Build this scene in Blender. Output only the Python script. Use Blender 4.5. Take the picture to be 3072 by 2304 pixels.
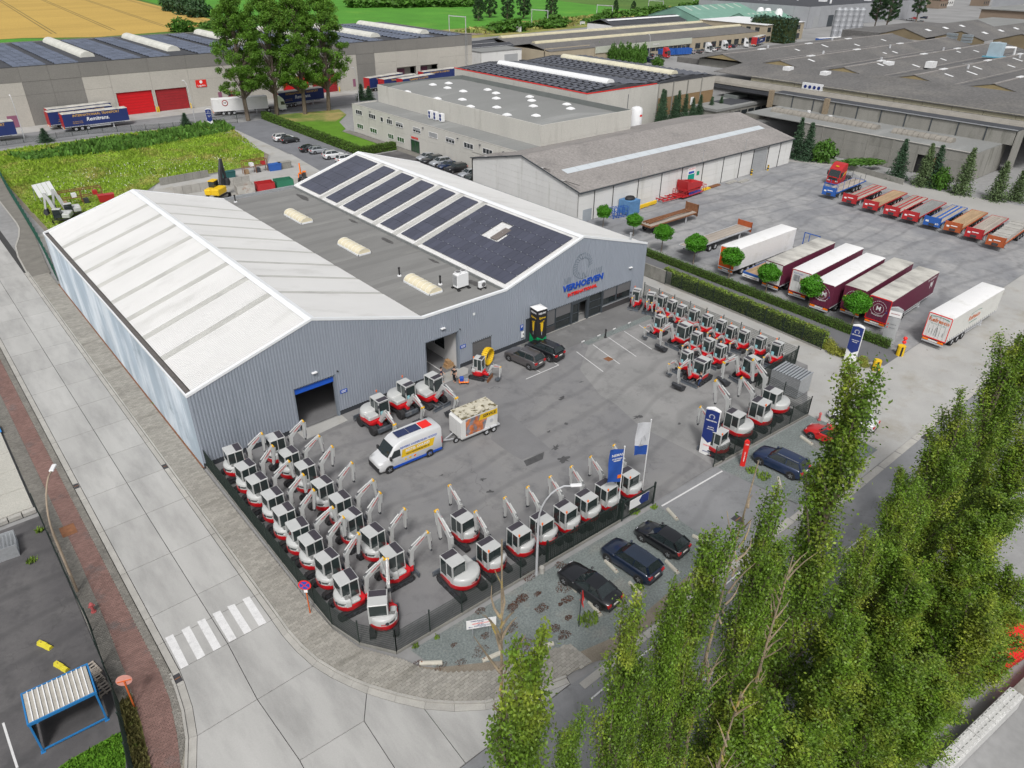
import bpy, math, random
import numpy as np
from mathutils import Vector, Matrix
random.seed(7)
rng = np.random.default_rng(7)
S = bpy.context.scene
COL = S.collection
for o in list(bpy.data.objects):
 bpy.data.objects.remove(o)
R = math.radians
cd = bpy.data.cameras.new('camera')
cam = bpy.data.objects.new('camera', cd)
COL.objects.link(cam)
cd.sensor_width = 36.0
cd.lens = 25.557
cd.clip_start = 0.5
cd.clip_end = 9000
CAMLOC = Vector((-12.334,-53.666,38.0))
PITCH, YAW, ROLL = R(31.035), R(-40.871), R(0.784)
_f = Vector((-math.sin(YAW) * math.cos(PITCH), math.cos(YAW) * math.cos(PITCH),-math.sin(PITCH)))
_r = Vector((math.cos(YAW), math.sin(YAW),0))
_u = _r.cross(_f)
_r2 = math.cos(ROLL) * _r + math.sin(ROLL) * _u
_u2 = -math.sin(ROLL) * _r + math.cos(ROLL) * _u
cam.matrix_world = Matrix(((_r2.x, _u2.x, -_f.x, CAMLOC.x),(_r2.y, _u2.y, -_f.y, CAMLOC.y),(_r2.z, _u2.z, -_f.z, CAMLOC.z),(0,0,0,1)))
S.camera = cam
SUN_EL, SUN_AZ = R(52), R(-138)          # azimuth measured from +Y towards +X
w = bpy.data.worlds.new('World')
S.world = w
w.use_nodes = True
nt = w.node_tree
nt.nodes.clear()
sky = nt.nodes.new('ShaderNodeTexSky')
sky.sky_type = 'NISHITA'
sky.sun_disc = False
sky.sun_elevation = SUN_EL
sky.sun_rotation = SUN_AZ
sky.air_density = 1.0
sky.dust_density = 5.0
hs = nt.nodes.new('ShaderNodeHueSaturation')
hs.inputs['Saturation'].default_value = 0.22
bg = nt.nodes.new('ShaderNodeBackground')
bg.inputs['Strength'].default_value = 0.085
wo = nt.nodes.new('ShaderNodeOutputWorld')
nt.links.new(sky.outputs[0], hs.inputs['Color'])
nt.links.new(hs.outputs[0], bg.inputs[0])
nt.links.new(bg.outputs[0], wo.inputs[0])
sd = bpy.data.lights.new('sun', 'SUN')
sd.energy = 1.5
sd.angle = R(11)
sd.color = (1.0,0.975,0.94)
sun = bpy.data.objects.new('sun', sd)
COL.objects.link(sun)
_sd = Vector((math.sin(SUN_AZ) * math.cos(SUN_EL), math.cos(SUN_AZ) * math.cos(SUN_EL), math.sin(SUN_EL)))
sun.rotation_euler = _sd.to_track_quat('Z', 'Y').to_euler()
S.view_settings.view_transform = 'Standard'
S.view_settings.look = 'None'
S.view_settings.gamma = 1.0
S.view_settings.exposure = 0.55
S.view_settings.use_curve_mapping = False
S.render.engine = 'CYCLES'
S.cycles.max_bounces = 4
S.cycles.diffuse_bounces = 2
S.cycles.glossy_bounces = 2
S.cycles.transmission_bounces = 4
S.cycles.transparent_max_bounces = 8
S.cycles.use_denoising = True
MATS = {}
def _nodes(name):
 m = bpy.data.materials.new(name)
 m.use_nodes = True
 n = m.node_tree
 n.nodes.clear()
 out = n.nodes.new('ShaderNodeOutputMaterial')
 return m, n, out
def _math(n, op, a, b=None, clamp=False):
 x = n.nodes.new('ShaderNodeMath')
 x.operation = op
 x.use_clamp = clamp
 for i, v in enumerate((a, b)):
  if v is None:
   continue
  if isinstance(v, (int, float)):
   x.inputs[i].default_value = v
  else:
   n.links.new(v, x.inputs[i])
 return x.outputs[0]
def _noise(n, scale, detail=4, vec=None, rough=.6):
 t = n.nodes.new('ShaderNodeTexNoise')
 t.inputs['Scale'].default_value = scale
 t.inputs['Detail'].default_value = detail
 t.inputs['Roughness'].default_value = rough
 if vec is not None:
  n.links.new(vec, t.inputs['Vector'])
 return t.outputs['Fac']
def _mix(n, fac, a, b):
 x = n.nodes.new('ShaderNodeMix')
 x.data_type = 'RGBA'
 x.clamp_factor = True
 for sock, v in ((x.inputs[0], fac),(x.inputs[6], a),(x.inputs[7], b)):
  if isinstance(v, (int, float)):
   sock.default_value = v
  elif isinstance(v, tuple):
   sock.default_value = (*v, 1)
  else:
   n.links.new(v, sock)
 return x.outputs[2]
def _ramp(n, fac, lo, hi):
 x = n.nodes.new('ShaderNodeMapRange')
 x.clamp = True
 x.inputs[1].default_value = lo
 x.inputs[2].default_value = hi
 n.links.new(fac, x.inputs[0])
 return x.outputs[0]
def _pos(n, sx=1, sy=1, sz=1):
 g = n.nodes.new('ShaderNodeNewGeometry')
 if (sx, sy, sz) == (1,1,1):
  return g.outputs['Position']
 v = n.nodes.new('ShaderNodeVectorMath')
 v.operation = 'MULTIPLY'
 n.links.new(g.outputs['Position'], v.inputs[0])
 v.inputs[1].default_value = (sx, sy, sz)
 return v.outputs[0]
def mat(name, col, rough=.75, metal=0., var=.15, vs=.5, fine=.08, fs=9., bump=0., bs=30., coat=0., spec=.35, island=0., rnd=0.,
  stain=None, st=(.55,.7), ss=.35, stretch=(1,1,1), trans=0., stain2=None, st2=(.6,.68), ss2=1.5, emis=0.):
 """a Principled surface whose base colour varies with two noises in world space, and with stains of their own shape"""
 if name in MATS:
  return MATS[name]
 m, n, out = _nodes(name)
 p = n.nodes.new('ShaderNodeBsdfPrincipled')
 pos = _pos(n)
 f = None
 sp = _pos(n, *stretch)
 if var:
  a = _noise(n, vs, 5, sp)
  f = _math(n, 'ADD', _math(n, 'MULTIPLY', _math(n, 'SUBTRACT', a, .5), var * 4),1.0)
 if fine:
  b = _noise(n, fs, 3, pos, .7)
  fb = _math(n, 'ADD', _math(n, 'MULTIPLY', _math(n, 'SUBTRACT', b, .5), fine * 4),1.0)
  f = fb if f is None else _math(n, 'MULTIPLY', f, fb)
 if island:
  g = n.nodes.new('ShaderNodeNewGeometry')
  fi = _math(n, 'ADD', _math(n, 'MULTIPLY', g.outputs['Random Per Island'], 2 * island),1 - island)
  f = fi if f is None else _math(n, 'MULTIPLY', f, fi)
 if rnd:
  g = n.nodes.new('ShaderNodeObjectInfo')
  fi = _math(n, 'ADD', _math(n, 'MULTIPLY', g.outputs['Random'], 2 * rnd),1 - rnd)
  f = fi if f is None else _math(n, 'MULTIPLY', f, fi)
 c = None
 base = tuple(col)
 if stain:
  base = _mix(n, _ramp(n, _noise(n, ss, 6, sp, .65), *st), base, tuple(stain))
 if stain2:
  base = _mix(n, _ramp(n, _noise(n, ss2,6, pos, .7), *st2), base, tuple(stain2))
 if f is not None:
  v = n.nodes.new('ShaderNodeVectorMath')
  v.operation = 'SCALE'
  if isinstance(base, tuple):
   v.inputs[0].default_value = base
  else:
   n.links.new(base, v.inputs[0])
  n.links.new(f, v.inputs['Scale'])
  n.links.new(v.outputs[0], p.inputs['Base Color'])
 elif isinstance(base, tuple):
  p.inputs['Base Color'].default_value = (*base, 1)
 else:
  n.links.new(base, p.inputs['Base Color'])
 p.inputs['Roughness'].default_value = rough
 p.inputs['Metallic'].default_value = metal
 p.inputs['Specular IOR Level'].default_value = spec
 p.inputs['Coat Weight'].default_value = coat
 p.inputs['Coat Roughness'].default_value = .06
 if bump:
  bn = n.nodes.new('ShaderNodeBump')
  bn.inputs['Strength'].default_value = bump
  bn.inputs['Distance'].default_value = .03
  n.links.new(_noise(n, bs, 3, pos), bn.inputs['Height'])
  n.links.new(bn.outputs[0], p.inputs['Normal'])
 if trans:
  t = n.nodes.new('ShaderNodeBsdfTranslucent')
  src = p.inputs['Base Color']
  if src.is_linked:
   n.links.new(src.links[0].from_socket, t.inputs[0])
  else:
   t.inputs[0].default_value = src.default_value
  ms = n.nodes.new('ShaderNodeMixShader')
  ms.inputs[0].default_value = trans
  n.links.new(p.outputs[0], ms.inputs[1])
  n.links.new(t.outputs[0], ms.inputs[2])
  n.links.new(ms.outputs[0], out.inputs[0])
 else:
  n.links.new(p.outputs[0], out.inputs[0])
 MATS[name] = m
 return m
def asphalt(name, col, dark, light, crack=.45, scale=.16):
 """worn asphalt: blotches, long tyre streaks, fine aggregate and a web of cracks"""
 m, n, out = _nodes(name)
 p = n.nodes.new('ShaderNodeBsdfPrincipled')
 pos = _pos(n)
 c = _mix(n, _ramp(n, _noise(n, .13,6, pos, .65),.42,.62), tuple(col), tuple(light))
 c = _mix(n, _math(n, 'MULTIPLY', _ramp(n, _noise(n, .5,7, pos, .7),.5,.72),.75), c, tuple(dark))
 w_ = n.nodes.new('ShaderNodeTexWave')
 w_.wave_type = 'RINGS'
 w_.inputs['Scale'].default_value = .09
 w_.inputs['Distortion'].default_value = 14
 w_.inputs['Detail'].default_value = 3
 w_.inputs['Detail Scale'].default_value = .35
 n.links.new(pos, w_.inputs['Vector'])
 c = _mix(n, _math(n, 'MULTIPLY', _ramp(n, w_.outputs['Fac'], .86,1.0),.35), c, tuple(dark))
 v = n.nodes.new('ShaderNodeTexVoronoi')
 v.feature = 'DISTANCE_TO_EDGE'
 v.inputs['Scale'].default_value = scale
 wn = n.nodes.new('ShaderNodeTexNoise')
 wn.inputs['Scale'].default_value = .8
 wn.inputs['Detail'].default_value = 5
 n.links.new(pos, wn.inputs['Vector'])
 vm = n.nodes.new('ShaderNodeVectorMath')
 vm.operation = 'MULTIPLY_ADD'
 n.links.new(wn.outputs['Color'], vm.inputs[0])
 vm.inputs[1].default_value = (2.2,2.2,0)
 n.links.new(pos, vm.inputs[2])
 n.links.new(vm.outputs[0], v.inputs['Vector'])
 ck = _math(n, 'MULTIPLY', _math(n, 'SUBTRACT', 1.0, _ramp(n, v.outputs['Distance'], .0,.006)), _math(n, 'MULTIPLY', _ramp(n, _noise(n, .2,2, pos),.45,.6), crack))
 c = _mix(n, ck, c, (.05,.05,.05))
 f = _math(n, 'ADD', _math(n, 'MULTIPLY', _math(n, 'SUBTRACT', _noise(n, 16,3, pos, .8),.5),.5),1.0)
 sc_ = n.nodes.new('ShaderNodeVectorMath')
 sc_.operation = 'SCALE'
 n.links.new(c, sc_.inputs[0])
 n.links.new(f, sc_.inputs['Scale'])
 n.links.new(sc_.outputs[0], p.inputs['Base Color'])
 p.inputs['Roughness'].default_value = .85
 p.inputs['Specular IOR Level'].default_value = .3
 n.links.new(p.outputs[0], out.inputs[0])
 MATS[name] = m
 return m
def paint(name, col, rough=.35, coat=.5, rnd=0.):
 return mat(name, col, rough=rough, var=.04, vs=.8, fine=.0, coat=coat, spec=.5, rnd=rnd)
def glass(name, col=(.03,.045,.045), rough=.06):
 return mat(name, col, rough=rough, var=.12, vs=1.5, fine=0, spec=.9)
class MB:
 def __init__(s):
  s.v, s.f, s.m = [], [], []
  s.M = None
  s.mi = 0
 def add(s, vs, fs, mi=None):
  o = len(s.v)
  if s.M is not None:
   vs = [tuple(s.M @ Vector(v)) for v in vs]
  s.v += [tuple(v) for v in vs]
  s.f += [tuple(i + o for i in f) for f in fs]
  s.m += [s.mi if mi is None else mi] * len(fs)
  return s
 def box(s, x0, x1, y0, y1, z0, z1, mi=None):
  return s.add([(x0, y0, z0),(x1, y0, z0),(x1, y1, z0),(x0, y1, z0),(x0, y0, z1),(x1, y0, z1),(x1, y1, z1),(x0, y1, z1)],
     [(0,3,2,1),(4,5,6,7),(0,1,5,4),(1,2,6,5),(2,3,7,6),(3,0,4,7)], mi)
 def cbox(s, x0, x1, y0, y1, z0, z1, c=.03, mi=None):
  """box with chamfered edges"""
  rings = []
  for z, d in ((z0, c),(z0 + c, 0),(z1 - c, 0),(z1, c)):
   a, b, e, g = x0 + d, x1 - d, y0 + d, y1 - d
   rings.append([(a + c, e, z),(b - c, e, z),(b, e + c, z),(b, g - c, z),(b - c, g, z),(a + c, g, z),(a, g - c, z),(a, e + c, z)])
  return s.loft(rings, mi=mi)
 def loft(s, rings, closed=True, cap=True, mi=None):
  n = len(rings[0])
  vs = [p for r in rings for p in r]
  fs = []
  for i in range(len(rings) - 1):
   for j in range(n if closed else n - 1):
    k = (j + 1) % n
    fs.append((i * n + j, i * n + k, (i + 1) * n + k, (i + 1) * n + j))
  if cap and closed:
   fs.append(tuple(range(n - 1,-1,-1)))
   fs.append(tuple(range((len(rings) - 1) * n, len(rings) * n)))
  return s.add(vs, fs, mi)
 def prism(s, pts, z0, z1, mi=None):
  a = sum(pts[i][0] * pts[(i + 1) % len(pts)][1] - pts[(i + 1) % len(pts)][0] * pts[i][1] for i in range(len(pts)))
  if a < 0:
   pts = pts[::-1]
  return s.loft([[(p[0], p[1], z0) for p in pts], [(p[0], p[1], z1) for p in pts]], mi=mi)
 def sheet(s, pts, z=0., mi=None):
  return s.add([(p[0], p[1], p[2] if len(p) > 2 else z) for p in pts], [tuple(range(len(pts)))], mi)
 def xz(s, pts, y0, y1, mi=None):
  """profile in the x-z plane pushed along y"""
  return s.loft([[(p[0], y0, p[1]) for p in pts], [(p[0], y1, p[1]) for p in pts]], mi=mi)
 def yz(s, pts, x0, x1, mi=None):
  return s.loft([[(x0, p[0], p[1]) for p in pts], [(x1, p[0], p[1]) for p in pts]], mi=mi)
 def cyl(s, p0, p1, r0, r1=None, n=8, cap=True, mi=None):
  r1 = r0 if r1 is None else r1
  p0, p1 = Vector(p0), Vector(p1)
  d = (p1 - p0).normalized()
  a = d.orthogonal().normalized()
  b = d.cross(a)
  rings = [[tuple(p + r * (math.cos(t) * a + math.sin(t) * b)) for t in [2 * math.pi * i / n for i in range(n)]] for p, r in ((p0, r0),(p1, r1))]
  return s.loft(rings, cap=cap, mi=mi)
 def tube(s, path, r, n=6, mi=None):
  path = [Vector(p) for p in path]
  rs = r if isinstance(r, (list, tuple)) else [r] * len(path)
  rings = []
  a = None
  for i, p in enumerate(path):
   d = (path[min(i + 1, len(path) - 1)] - path[max(i - 1,0)]).normalized()
   if a is None:
    a = d.orthogonal().normalized()
   else:
    a = (a - a.dot(d) * d).normalized()
   b = d.cross(a)
   rings.append([tuple(p + rs[i] * (math.cos(t) * a + math.sin(t) * b)) for t in [2 * math.pi * k / n for k in range(n)]])
  return s.loft(rings, mi=mi)
 def beam(s, p0, p1, w0, h0, w1=None, h1=None, side=(0,1,0), mi=None):
  """rectangular bar from p0 to p1; w along side, h across"""
  w1 = w0 if w1 is None else w1
  h1 = h0 if h1 is None else h1
  p0, p1 = Vector(p0), Vector(p1)
  d = (p1 - p0).normalized()
  sd_ = Vector(side)
  sd_ = (sd_ - sd_.dot(d) * d).normalized()
  up = d.cross(sd_)
  rings = []
  for p, ww, hh in ((p0, w0, h0),(p1, w1, h1)):
   rings.append([tuple(p + sd_ * a * ww / 2 + up * b * hh / 2) for a, b in ((-1,-1),(1,-1),(1,1),(-1,1))])
  return s.loft(rings, mi=mi)
 def build(s, name, mats, parent=None, smooth=False, loc=None, rz=0.):
  me = bpy.data.meshes.new(name)
  me.from_pydata(s.v, [], s.f)
  if not isinstance(mats, (list, tuple)):
   mats = [mats]
  for m in mats:
   me.materials.append(m)
  if len(mats) > 1:
   me.polygons.foreach_set('material_index', s.m)
  if smooth:
   me.polygons.foreach_set('use_smooth', [True] * len(me.polygons))
   if smooth != 'all':
    try:
     me.set_sharp_from_angle(angle=R(smooth if smooth is not True else 40))
    except Exception:
     pass
  me.update()
  return obj(name, me, parent, loc, rz)
def obj(name, data, parent=None, loc=None, rz=0.):
 o = bpy.data.objects.new(name, data)
 COL.objects.link(o)
 if parent is not None:
  o.parent = parent
 if loc is not None:
  o.location = loc
 if rz:
  o.rotation_euler = (0,0, rz)
 return o
def tag(o, label=None, cat=None, group=None, kind=None):
 if label:
  o['label'] = label
 if cat:
  o['category'] = cat
 if group:
  o['group'] = group
 if kind:
  o['kind'] = kind
 return o
def thing(name, label, cat, loc=(0,0,0), rz=0., group=None, sc=1.):
 o = obj(name, None, None, loc, rz)
 if sc != 1.:
  o.scale = (sc, sc, sc)
 return tag(o, label, cat, group)
KIDS = {}
def copy_tree(root, loc, rz=0., label=None, group=None, sc=1., name=None, cat=None, swap=None, skip=()):
 """copy of a thing with copies of its parts and their sub-parts; swap maps material names to other materials"""
 kids = KIDS.get(root.name)
 if kids is None:
  kids = KIDS[root.name] = [(c, [g for g in bpy.data.objects if g.parent == c]) for c in bpy.data.objects if c.parent == root]
 r = root.copy()
 if name:
  r.name = name
 COL.objects.link(r)
 r.location = loc
 r.rotation_euler = (0,0, rz)
 r.scale = (sc, sc, sc) if isinstance(sc, (int, float)) else sc
 tag(r, label, cat, group)
 def sw(o):
  if swap and o.type == 'MESH':
   for i, sl in enumerate(o.material_slots):
    if sl.material and sl.material.name in swap:
     nm = sl.material.name
     sl.link = 'OBJECT'
     sl.material = swap[nm]
 for c, gs in kids:
  if c.name.split('.')[0] in skip:
   continue
  k = c.copy()
  COL.objects.link(k)
  k.parent = r
  sw(k)
  for g in gs:
   q = g.copy()
   COL.objects.link(q)
   q.parent = k
   sw(q)
 return r
TXT = {}
def text(name, body, size, m, parent, loc, rot, extrude=.01, bold=0., shear=0., align='CENTER', sx=1., spacing=1.):
 key = (body, size, extrude, bold, shear, align, spacing, m.name)
 me = TXT.get(key)
 if me is None:
  c = bpy.data.curves.new(name, 'FONT')
  c.body = body
  c.size = size
  c.extrude = extrude
  c.offset = bold
  c.shear = shear
  c.align_x = align
  c.align_y = 'CENTER'
  c.space_character = spacing
  c.resolution_u = 2
  t = bpy.data.objects.new(name, c)
  me = bpy.data.meshes.new_from_object(t)
  bpy.data.objects.remove(t)
  me.materials.clear()
  me.materials.append(m)
  TXT[key] = me
 o = obj(name, me, parent, loc)
 o.rotation_euler = rot
 o.scale = (sx, 1,1)
 return o
FRONT = (R(90),0,0)            # text read from -y
WEST = (R(90),0, R(-90))        # text read from -x
SOUTHEAST = (R(90),0, R(90))    # text read from +x
def sheet(name, pts, z, m, kind='structure', parent=None):
 o = MB().sheet(pts, z).build(name, m, parent)
 if kind and parent is None:
  tag(o, kind=kind)
 return o
def rect(x0, x1, y0, y1):
 return [(x0, y0),(x1, y0),(x1, y1),(x0, y1)]
def inpoly(x, y, P):
 c = False
 j = len(P) - 1
 for i in range(len(P)):
  if (P[i][1] > y) != (P[j][1] > y) and x < (P[j][0] - P[i][0]) * (y - P[i][1]) / (P[j][1] - P[i][1]) + P[i][0]:
   c = not c
  j = i
 return c
ORD = ['first', 'second', 'third', 'fourth', 'fifth', 'sixth', 'seventh', 'eighth', 'ninth', 'tenth', 'eleventh', 'twelfth', 'thirteenth', 'fourteenth']
# ================================================================== the ground
m_field = mat('field_grass', (.075,.15,.025),.95, var=.3, vs=.012, fine=.2, fs=.5, stain=(.11,.17,.03), ss=.01)
m_ind = mat('industrial_paving', (.25,.25,.25),.9, var=.2, vs=.05, fine=.12, fs=1.2, stain=(.2,.2,.2), ss=.06)
m_asph = asphalt('yard_asphalt', (.185,.185,.19),(.11,.11,.115),(.215,.213,.212))
m_asph2 = asphalt('street_asphalt', (.2,.205,.212),(.15,.152,.158),(.235,.238,.245),.3)
m_asphd = asphalt('dark_asphalt', (.085,.082,.085),(.05,.05,.052),(.13,.125,.125),.5,.3)
m_patch = mat('asphalt_patch', (.17,.17,.175),.85, var=.1, vs=.5, fine=.12, fs=14)
m_patchd = mat('oil_stained_asphalt', (.07,.07,.072),.7, var=.3, vs=2, fine=.2, fs=20)
m_conc = mat('road_concrete', (.385,.382,.37),.85, var=.12, vs=.35, fine=.07, fs=12, stain=(.29,.288,.28), ss=.5, st=(.45,.7), stretch=(1,.25,1), rnd=.05)
m_joint = mat('joint_tar', (.05,.05,.05),.9, var=.1)
m_kerb = mat('kerb_concrete', (.36,.35,.325),.9, var=.15, vs=1, fine=.1, fs=12, rnd=.06)
m_paver = mat('grey_paver', (.28,.268,.24),.9, var=.14, vs=.5, fine=.1, fs=14, rnd=.14, stain=(.19,.18,.155), ss=.7, stretch=(.15,1,1))
m_paverj = mat('grey_paver_field', (.28,.268,.24),.9, var=.14, vs=.5, fine=.1, fs=14, island=.14, stain=(.19,.18,.155), ss=.7, stretch=(.15,1,1))
m_paverd = mat('weathered_paver', (.2,.19,.17),.9, var=.2, vs=.7, fine=.1, fs=14, island=.16, rnd=.16)
m_redp = mat('red_paver', (.19,.115,.1),.9, var=.18, vs=.4, fine=.1, fs=14, rnd=.14, stain=(.13,.105,.1), ss=.5)
m_redpj = mat('red_paver_field', (.19,.115,.1),.9, var=.18, vs=.4, fine=.1, fs=14, island=.14, stain=(.13,.105,.1), ss=.5)
m_sand = mat('joint_sand', (.25,.235,.2),.95, var=.2, vs=1)
m_gravel = mat('blue_grey_gravel', (.165,.188,.184),.95, var=.16, vs=.5, fine=.4, fs=7, bump=.8, bs=16, stain=(.24,.235,.21), ss=.2, st=(.55,.75))
m_grav2 = asphalt('grey_gravel', (.215,.22,.232),(.13,.132,.14),(.32,.32,.32),0)
m_grav3 = mat('dark_gravel', (.16,.165,.18),.95, var=.15, vs=.3, fine=.25, fs=8, bump=.5, bs=14)
m_concd = mat('driveway_concrete', (.36,.357,.345),.88, var=.12, vs=.25, fine=.08, fs=9, stain=(.3,.285,.25), ss=.22, st=(.5,.68), stain2=(.22,.21,.19), st2=(.66,.7), ss2=.9)
m_soil = mat('bare_soil', (.2,.175,.14),.95, var=.25, vs=.8, fine=.25, fs=12)
m_lawn = mat('mown_lawn', (.09,.2,.012),.95, var=.2, vs=.3, fine=.18, fs=8, bump=.6, bs=30)
m_dryl = mat('dry_lawn', (.1,.17,.025),.95, var=.2, vs=.3, fine=.2, fs=6, stain=(.3,.24,.09), ss=.12, st=(.42,.6))
m_white = mat('white_road_paint', (.62,.62,.62),.8, var=.1, vs=2, fine=.15, fs=14, stain=(.38,.38,.38), ss=2.2, st=(.55,.8))
m_meadow = mat('meadow_ground', (.18,.28,.035),.95, var=.25, vs=.12, fine=.25, fs=2.5, bump=.6, bs=6, stain=(.23,.25,.07), ss=.1, st=(.45,.65), stain2=(.27,.22,.11), st2=(.68,.74), ss2=.12)
m_wheat = mat('ripe_wheat', (.45,.3,.075),.95, var=.12, vs=.03, fine=.18, fs=1.2, stain=(.36,.24,.06), ss=.04, stretch=(.3,1,1))
m_crop = mat('leafy_green_crop', (.07,.24,.02),.95, var=.18, vs=.05, fine=.3, fs=.9, stain=(.12,.3,.03), ss=.03)
m_track = mat('rail_ballast', (.25,.2,.17),.95, var=.15, vs=.2, fine=.2, fs=3)
m_rough = mat('dry_verge_grass', (.17,.2,.045),.95, var=.25, vs=.08, fine=.25, fs=1.2, stain=(.32,.27,.1), ss=.06, st=(.45,.62))
sheet('ground', rect(-4000,6000,-3000,8000),-.12, m_field)
sheet('industrial_pavement', rect(-140,900,-260,262),-.08, m_ind)
# farmland beyond the warehouses
sheet('wheat_field', [(-250,340),(55,366),(82,352),(118,360),(140,378),(160,416),(176,620),(185,900),(-400,900)], -.07, m_wheat)
sheet('crop_field', [(-60,250),(56,300),(66,350),(55,364),(-250,338)], -.068, m_crop)
sheet('crop_field', [(122,300),(235,285),(330,300),(430,320),(470,480),(700,900),(190,900),(180,620),(164,416),(146,372)], -.066, m_crop)
mb = MB()
for k in range(7):
 for d in (0,1.9):
  x = -30 + k * 27 + d
  mb.sheet([(x + 18,372 + 2 * k),(x + 18.7,372 + 2 * k),(x + 60.7,880),(x + 60,880)], 0)
tag(mb.build('tractor_track', mat('wheat_wheelings', (.2,.15,.05),.95), None, loc=(0,0,-.06)), kind='structure')
# railway along the far edge of the estate
RAIL = [(150,264),(237,267),(300,274),(371,285),(530,326),(632,354),(900,430)]
def strip(pts, w0, w1, z):
 """two-sided band offset from a polyline"""
 L, Q = [], []
 for i, p in enumerate(pts):
  a = Vector(pts[max(i - 1,0)])
  b = Vector(pts[min(i + 1, len(pts) - 1)])
  d = (b - a).normalized()
  n = Vector((-d.y, d.x))
  L.append((p[0] + n.x * w0, p[1] + n.y * w0, z))
  Q.append((p[0] + n.x * w1, p[1] + n.y * w1, z))
 return L, Q
def band(name, pts, w0, w1, z, m, kind='structure', parent=None):
 L, Q = strip(pts, w0, w1, z)
 n = len(pts)
 b = MB().add(L + Q, [(i, i + 1, n + i + 1, n + i) for i in range(n - 1)])
 o = b.build(name, m, parent)
 if kind and parent is None:
  tag(o, kind=kind)
 return o
band('railway_verge', RAIL, -14,26,-.05, m_rough)
band('railway_bed', RAIL, -4.5,4.5,.05, m_track)
m_rail = mat('rusty_rail', (.17,.12,.1),.6, metal=.3)
mb = MB()
for o_ in (-2.9,-1.45,1.45,2.9):
 L, Q = strip(RAIL, o_ - .06, o_ + .06,.28)
 n_ = len(RAIL)
 mb.add(L + Q, [(i, i + 1, n_ + i + 1, n_ + i) for i in range(n_ - 1)])
tag(mb.build('railway_track', m_rail), kind='structure')
# yards and lots (each sheet a few millimetres above the one below)
sheet('yard_pavement', [(.1,0),(.1,-19),(.3,-22),(.9,-24.3),(2.2,-26.2),(26,-27.1),(33.2,-27.3),(47,-28.2),(56,-23),(56,0)], 0., m_asph)
sheet('showroom_apron_pavement', [(35.2,-.02),(55.6,-.02),(55.6,-4.0),(36.5,-4.0),(35.2,-3.0)], .004, mat('apron_asphalt', (.15,.15,.15),.85, var=.2, vs=.4, fine=.12, fs=12, stain=(.2,.2,.2), ss=.5))
sheet('apron_gravel_strip', rect(41.0,53,-4.9,-4.05),.006, m_gravel)
sheet('asphalt_patch_pavement', [(23.57,-10.04),(25.32,-9.89),(24.40,-16.41),(21.41,-16.11),(21.24,-15.18),(21.24,-12.02)], .005, m_patch)
sheet('asphalt_patch_pavement', [(21.41,-16.34),(23.67,-16.50),(22.87,-17.21),(21.11,-17.08)], .009, m_patchd)
sheet('light_asphalt_pavement', [(34.4,-13),(34.3,-15.3),(33.2,-19.2),(33.7,-24.8),(33.5,-27.2),(46.9,-28),(55,-22.1),(55,-5),(41.0,-5),(36.4,-8.2)], .005, asphalt('light_asphalt', (.22,.22,.218),(.14,.14,.14),(.26,.258,.255)))
mb = MB()
for c_, r_ in (((17.06,-16.06),.42),((24.88,-16.69),.6),((24.28,-18.37),.75),((28.27,-14.56),.3),((26.04,-14.50),.3),((14.81,-13.47),.2),((31.08,-11.11),.5),((34.71,-10.06),.3),((34.26,-18.02),.6),((36.47,-21.28),.25),((16.62,-17.72),.35)):
 n_ = 18
 q_ = [random.uniform(.25,1.15) for k in range(n_)]
 mb.sheet([(c_[0] + r_ * q_[k] * math.cos(6.283 * k / n_), c_[1] + r_ * .7 * q_[k] * math.sin(6.283 * k / n_)) for k in range(n_)], .012)
tag(mb.build('oil_stain_pavement', m_patchd), kind='structure')
# gravel parking strip by the street
sheet('parking_gravel', [(3.0,-26.6),(26.3,-27.5),(26.5,-29.4),(25.8,-33.6),(14,-34.2),(9.8,-33.2),(6.5,-30.6),(3.4,-28.6)], -.004, m_gravel)
sheet('parking_gravel', [(33.6,-27.6),(47.2,-28.4),(47.4,-31.3),(46.8,-35.2),(34.6,-34.6)], -.004, m_gravel)
sheet('street_verge', [(1.4,-26.5),(3.4,-28.6),(6.5,-30.6),(9.8,-33.2),(14,-34.2),(25.8,-33.6),(26.4,-35.2),(12,-34.9),(8,-33.4),(4.4,-30.4)], -.008, m_soil)
sheet('yard_entrance_pavement', [(25.8,-27.1),(33.6,-27.4),(34.6,-35.6),(25.6,-35.6)], .003, m_asph2)
sheet('driveway_concrete_pavement', [(47.2,-28.4),(47.2,-22),(55.4,-22),(60.3,-22.5),(61.5,-26.8),(67,-28.4),(200,-28.4),(200,-36.9),(34.5,-36.2),(34.6,-35),(46.8,-35.2)], -.006, m_concd)
sheet('side_path_pavement', [(55.65,10),(61.4,10),(60.6,-22.6),(55.3,-22)], -.004, m_concd)
sheet('lane_pavement', [(64.2,60),(67.2,60),(67.0,9),(66.4,-28.3),(62.2,-28.3),(61.6,-23),(61.7,6.4)], -.002, mat('lane_asphalt', (.13,.132,.14),.88, var=.12, vs=.25, fine=.12, fs=10))
sheet('trailer_yard_gravel', [(67.3,9),(67.4,26),(110,26),(133,27),(138,18),(134,0),(136,-14),(150,-24),(200,-26.4),(200,-28.3),(66.6,-28.3)], -.012, m_grav2)
sheet('trailer_yard_pavement', [(96,25),(133,26),(138,17),(131,8),(128,-2),(126,-24),(139,-24),(135,0),(139,19),(134,27.2),(96,25.9)], -.007, mat('worn_concrete', (.33,.325,.31),.9, var=.1, vs=.15, fine=.1, fs=8, rnd=0))
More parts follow.
